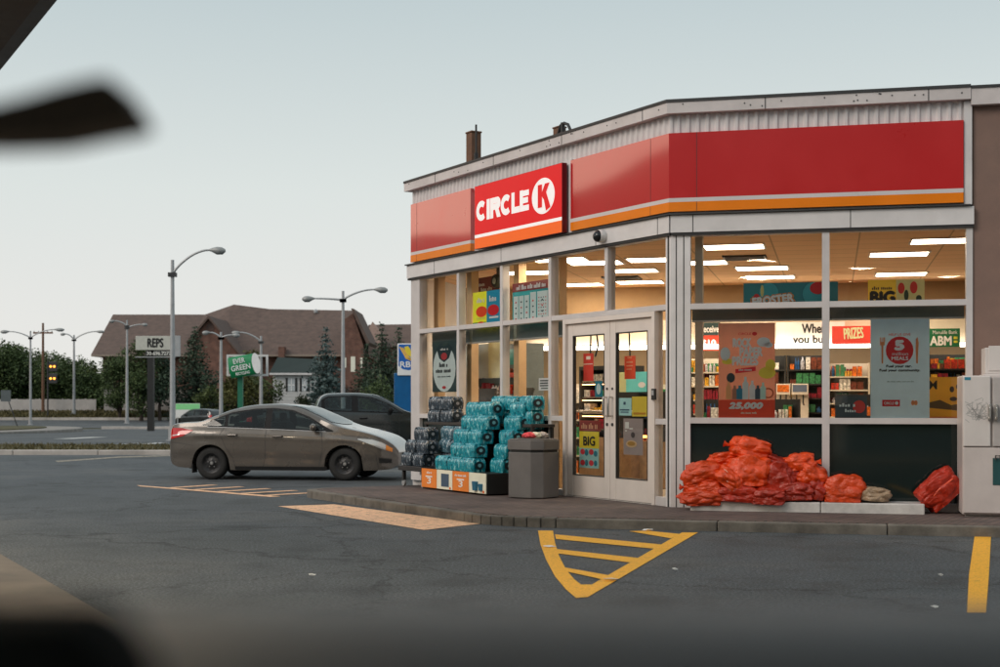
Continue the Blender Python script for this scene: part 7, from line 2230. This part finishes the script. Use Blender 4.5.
conifer(spot(399, 140), hof(328, 140), 2.9, 4, leaf_fir, 'dark fir tree rising behind the bank pylon', dens=2.0)
conifer(spot(366, 138), hof(345, 138), 2.4, 5, leaf_fir, 'low dark fir between the brick gable and the bank pylon', dens=2.0)
broadleaf(spot(141, 150), hof(333, 150), 3.2, 6, leaf_dark, 'dense dark tree behind the left half of the REPS sign', n=8500, leaf=.16, trunk=.06)
broadleaf(spot(120, 152), hof(345, 152), 2.8, 7, leaf_dark, 'dark tree at the left corner of the brick hall', n=7000, leaf=.16, trunk=.06)
broadleaf(spot(160, 150), hof(352, 150), 2.4, 8, leaf_fir, 'small dark tree under the right end of the REPS sign', n=3000, trunk=.22)
broadleaf(spot(238, 118), hof(373, 118), 2.6, 9, leaf_olive, 'olive green tree around the green recycling sign', n=3600, leaf=.16, trunk=.2)
broadleaf(spot(258, 122), hof(376, 122), 2.4, 10, leaf_mid, 'green bushy tree right of the recycling sign post', n=3200, leaf=.16, trunk=.2)
broadleaf(spot(216, 120), hof(382, 120), 2.0, 11, leaf_mid, 'low green bush left of the recycling sign', n=2600, leaf=.16, trunk=.14)
broadleaf(spot(247, 160), hof(347, 160), 2.2, 12, leaf_olive, 'yellowish tree top showing above the recycling sign', n=2200, trunk=.3)
broadleaf(spot(302, 118), hof(392, 118), 1.15, 13, leaf_shrub, 'round clipped shrub in front of the white house', 'round_shrub', trunk=.06, n=2200, leaf=.10)
broadleaf(spot(352, 112), hof(386, 112), 1.7, 14, mat('x', (.06, .03, .022)) if False else leaf_mat('russet leaves', (.03, .02, .016), (.085, .055, .04)), 'russet hedge bush behind the pickup roof', 'hedge_bush', trunk=.08, n=2600, leaf=.13)
broadleaf(spot(376, 110), hof(380, 110), 1.9, 15, leaf_dark, 'dark hedge bush left of the bank pylon', 'hedge_bush', trunk=.08, n=2600, leaf=.13)
left = [(-14, 345, 5.0), (4, 352, 4.2), (17, 347, 4.0), (27, 338, 4.4), (42, 352, 4.2), (58, 356, 4.2), (70, 360, 3.6), (86, 366, 3.4), (97, 372, 2.8), (-30, 340, 5.5)]
words = ['far left edge', 'left of the rusty lamp', 'just left of the rusty lamp pole', 'tallest, behind the rusty lamp', 'behind the amber signal', 'right of the amber signal', 'left of the second lamp', 'right of the second lamp', 'smallest, near the brick hall', 'beyond the left edge']
for i, (px, py, r) in enumerate(left):
    Y = 161 + (i * 7) % 11
    broadleaf(spot(px, Y), hof(py, Y), r, 30 + i, (leaf_dark, leaf_mid, leaf_dark)[i % 3], 'dark leafy tree in the left tree row, ' + words[i], n=9500, leaf=.20, trunk=.07, group='tree row on the far left')
# unseen trees added out on the left for the shop front to mirror
for i, (x, y, h, r) in enumerate(((-58, 40, 7.5, 4.2), (-66, 52, 9.0, 5.0), (-60, 66, 8.5, 4.6), (-72, 30, 7.0, 4.2), (-70, 80, 9.5, 5.2), (-80, 64, 8.0, 5.0))):
    broadleaf((x, y, 0 if y < 44 else gz(y)), h, r, 60 + i, (leaf_mid, leaf_dark)[i % 2], 'added roadside tree, unseen beyond the left edge of the view', n=2200, leaf=.36, trunk=.16, group='roadside trees out of view on the left')

# grass tufts on the verge and bank (nobody could count them)
vs, fs = [], []
rg = random.Random(5)
for _ in range(15000):
    x = rg.uniform(-34, 5); y = gnear(x) + rg.uniform(.05, 7.0); hgt = rg.uniform(.03, .12); a = rg.uniform(0, 3.14); w = .02
    z = gz(y) + .10; k = len(vs); c, s_ = math.cos(a) * w, math.sin(a) * w; lx, ly = rg.gauss(0, .04), rg.gauss(0, .04)
    vs += [(x - c, y - s_, z), (x + c, y + s_, z), (x + lx, y + ly, z + hgt)]; fs.append((k, k + 1, k + 2))
for _ in range(26000):
    x = rg.uniform(-85, -10); y = rg.uniform(151.8, 160); hgt = rg.uniform(.1, .35); a = rg.uniform(0, 3.14); w = .09
    z = gz(y) - .03; k = len(vs); c, s_ = math.cos(a) * w, math.sin(a) * w; lx, ly = rg.gauss(0, .1), rg.gauss(0, .1)
    vs += [(x - c, y - s_, z), (x + c, y + s_, z), (x + lx, y + ly, z + hgt)]; fs.append((k, k + 1, k + 2))
mb = MB(); mb.add(vs, fs); o = mb.build('grass_tufts', leaf_mat('dry grass blades', (.05, .045, .016), (.15, .125, .055)))
tag(o, 'rough dry grass on the verge and the far bank', 'grass', kind='stuff')

# ------------------------------------------------------------------ fuel canopy over the camera
zc_ = 5.0
k0 = (zc_ - H) * F
c0_, c1_ = Vector(((0 - 500) / F * (k0 / (HZ - 52)), k0 / (HZ - 52), 0)), Vector(((40 - 500) / F * (k0 / (HZ - 0)), k0 / (HZ - 0), 0))
cd = (c0_ - c1_).normalized()                    # away along the edge
cn = Vector((-cd.y, cd.x, 0))                    # towards the canopy side (left)
if cn.x > 0: cn = -cn
can_o = empty('fuel_canopy', c1_, math.atan2(cd.y, cd.x), 'dark brown fuel station canopy corner overhead at the top left', 'canopy')
# local x runs away along the edge, y to the left
Lc0, Lc1, wc = -19.0, 4.6, 8.5
sof = mat('brown canopy soffit', (.060, .048, .040), .65, var=.1)
mb = MB(); mb.box(Lc0, Lc1, .0, wc, zc_, zc_ + .12); mb.build('soffit', sof, can_o)
mb = MB(); mb.box(Lc0, Lc1, -.14, -.001, zc_ + .012, zc_ + .8); mb.box(Lc1 + .001, Lc1 + .14, -.14, wc, zc_ + .012, zc_ + .8); mb.box(Lc0 - .14, Lc0 - .001, -.14, wc, zc_ + .012, zc_ + .8); mb.box(Lc0, Lc1, wc + .001, wc + .14, zc_ + .012, zc_ + .8)
mb.build('canopy_fascia', mat('dark canopy fascia', (.045, .042, .040), .45), can_o)
mb = MB(); mb.box(Lc0, Lc1, -.05, wc, zc_ + .13, zc_ + .2); mb.build('canopy_top', M['dark_metal'], can_o)
clamp_m = mat('canopy light lens', (1, .95, .85), .5, emit=110, ecol=(1, .80, .55), var=.02)
for x in (-17, -13.5, -10, -6.5, -3.0, .5, 3.6):
    for y in (2.3, 6.2):
        mb = MB(); mb.box(x - .3, x + .3, y - .3, y + .3, zc_ - .05, zc_ - .002); hs_ = mb.build('canopy_light', M['galv'], can_o)
        mb = MB(); mb.add([(x - .25, y - .25, zc_ - .055), (x - .25, y + .25, zc_ - .055), (x + .25, y + .25, zc_ - .055), (x + .25, y - .25, zc_ - .055)], [(0, 1, 2, 3)]); mb.build('light_lens', clamp_m, hs_)
for x in (-16.5, -3.0):
    mb = MB(); mb.box(x - .16, x + .16, 5.6, 5.92, -zc_ + zc_, zc_ - .001); mb.build('column', M['white_metal'], can_o)

# ------------------------------------------------------------------ the photographer's own car
ci = empty('car_interior', (0, 0, 0), 0, 'dark car dashboard, instrument hood and folded sun visor in the near foreground', 'car')
dash = mat('soft grey dashboard', (.185, .20, .22), .5, bump=.25, bscale=200, spec=.6)
dash2 = mat('black instrument hood', (.006, .008, .008), .9, spec=.1, bump=.2, bscale=200)
mb = MB()
xs_ = [-.85 + 1.7 * i / 40 for i in range(41)]
prof = [(.80, 1.22), (.795, 1.30), (.785, 1.345), (.765, 1.3625), (.74, 1.366), (.70, 1.362), (.66, 1.350), (.62, 1.326), (.585, 1.29), (.56, 1.24), (.54, 1.17), (.53, 1.0)]
vs = []
for x in xs_:
    for y, z in prof:
        vs.append((x, (y + .03 * (1 - (x / .85) ** 2)) * .78, H - (H - z + .006 * (x / .85) ** 2) * .78))
n = len(prof); fs = [(i * n + j, i * n + j + 1, (i + 1) * n + j + 1, (i + 1) * n + j) for i in range(len(xs_) - 1) for j in range(n - 1)]
mb.add(vs, fs); mb.build('dashboard', dash, ci, smooth=True)
mb = MB()
xr_ = at(178, 600, .455).x; zt_ = at(100, 594, .455).z
prof2 = []
pts = [(-.5, 1.2), (xr_, 1.2), (xr_ + .003, zt_ - .05), (xr_ - .003, zt_ - .022), (xr_ - .010, zt_ - .006), (xr_ - .022, zt_), (-.4, zt_ + .002), (-.5, zt_ - .03)]
mb.prism(pts, .40, .455); mb.build('instrument_hood', dash2, ci, bevel=.012, seg=3)
# folded sun visor, seen edge on
Yv = .74
vp = [(-60, 118), (0, 112), (40, 102), (70, 93), (100, 86), (118, 84), (127, 92), (146, 122), (143, 129), (100, 137), (60, 145), (0, 147), (-60, 146)]
mb = MB(); mb.prism([((x - 500) / F * Yv, H - (y - HZ) * Yv / F) for x, y in reversed(vp)], Yv - .02, Yv + .02)
mb.build('sun_visor', mat('dark brown visor', (.055, .046, .036), .85), ci, bevel=.004)
mb = MB(); mb.tube([at(-40, 110, Yv), at(-45, 40, Yv) + Vector((0, 0, .0)), at(-48, -70, Yv)], .008, 8); mb.build('visor_arm', M['black'], ci, smooth=True)
mb = MB(); mb.box(-.85, .85, -.6, 1.0, 1.82, 1.86); mb.build('roof_lining', mat('grey roof lining', (.12, .115, .11), .9), ci, bevel=.01)
for sx in (-1, 1):
    mb = MB(); mb.tube([(sx * .80, 1.0, 1.83), (sx * .84, 1.2, 1.6), (sx * .86, 1.42, 1.25)], .035, 8); mb.build('screen_pillar', M['black'], ci, smooth=True)
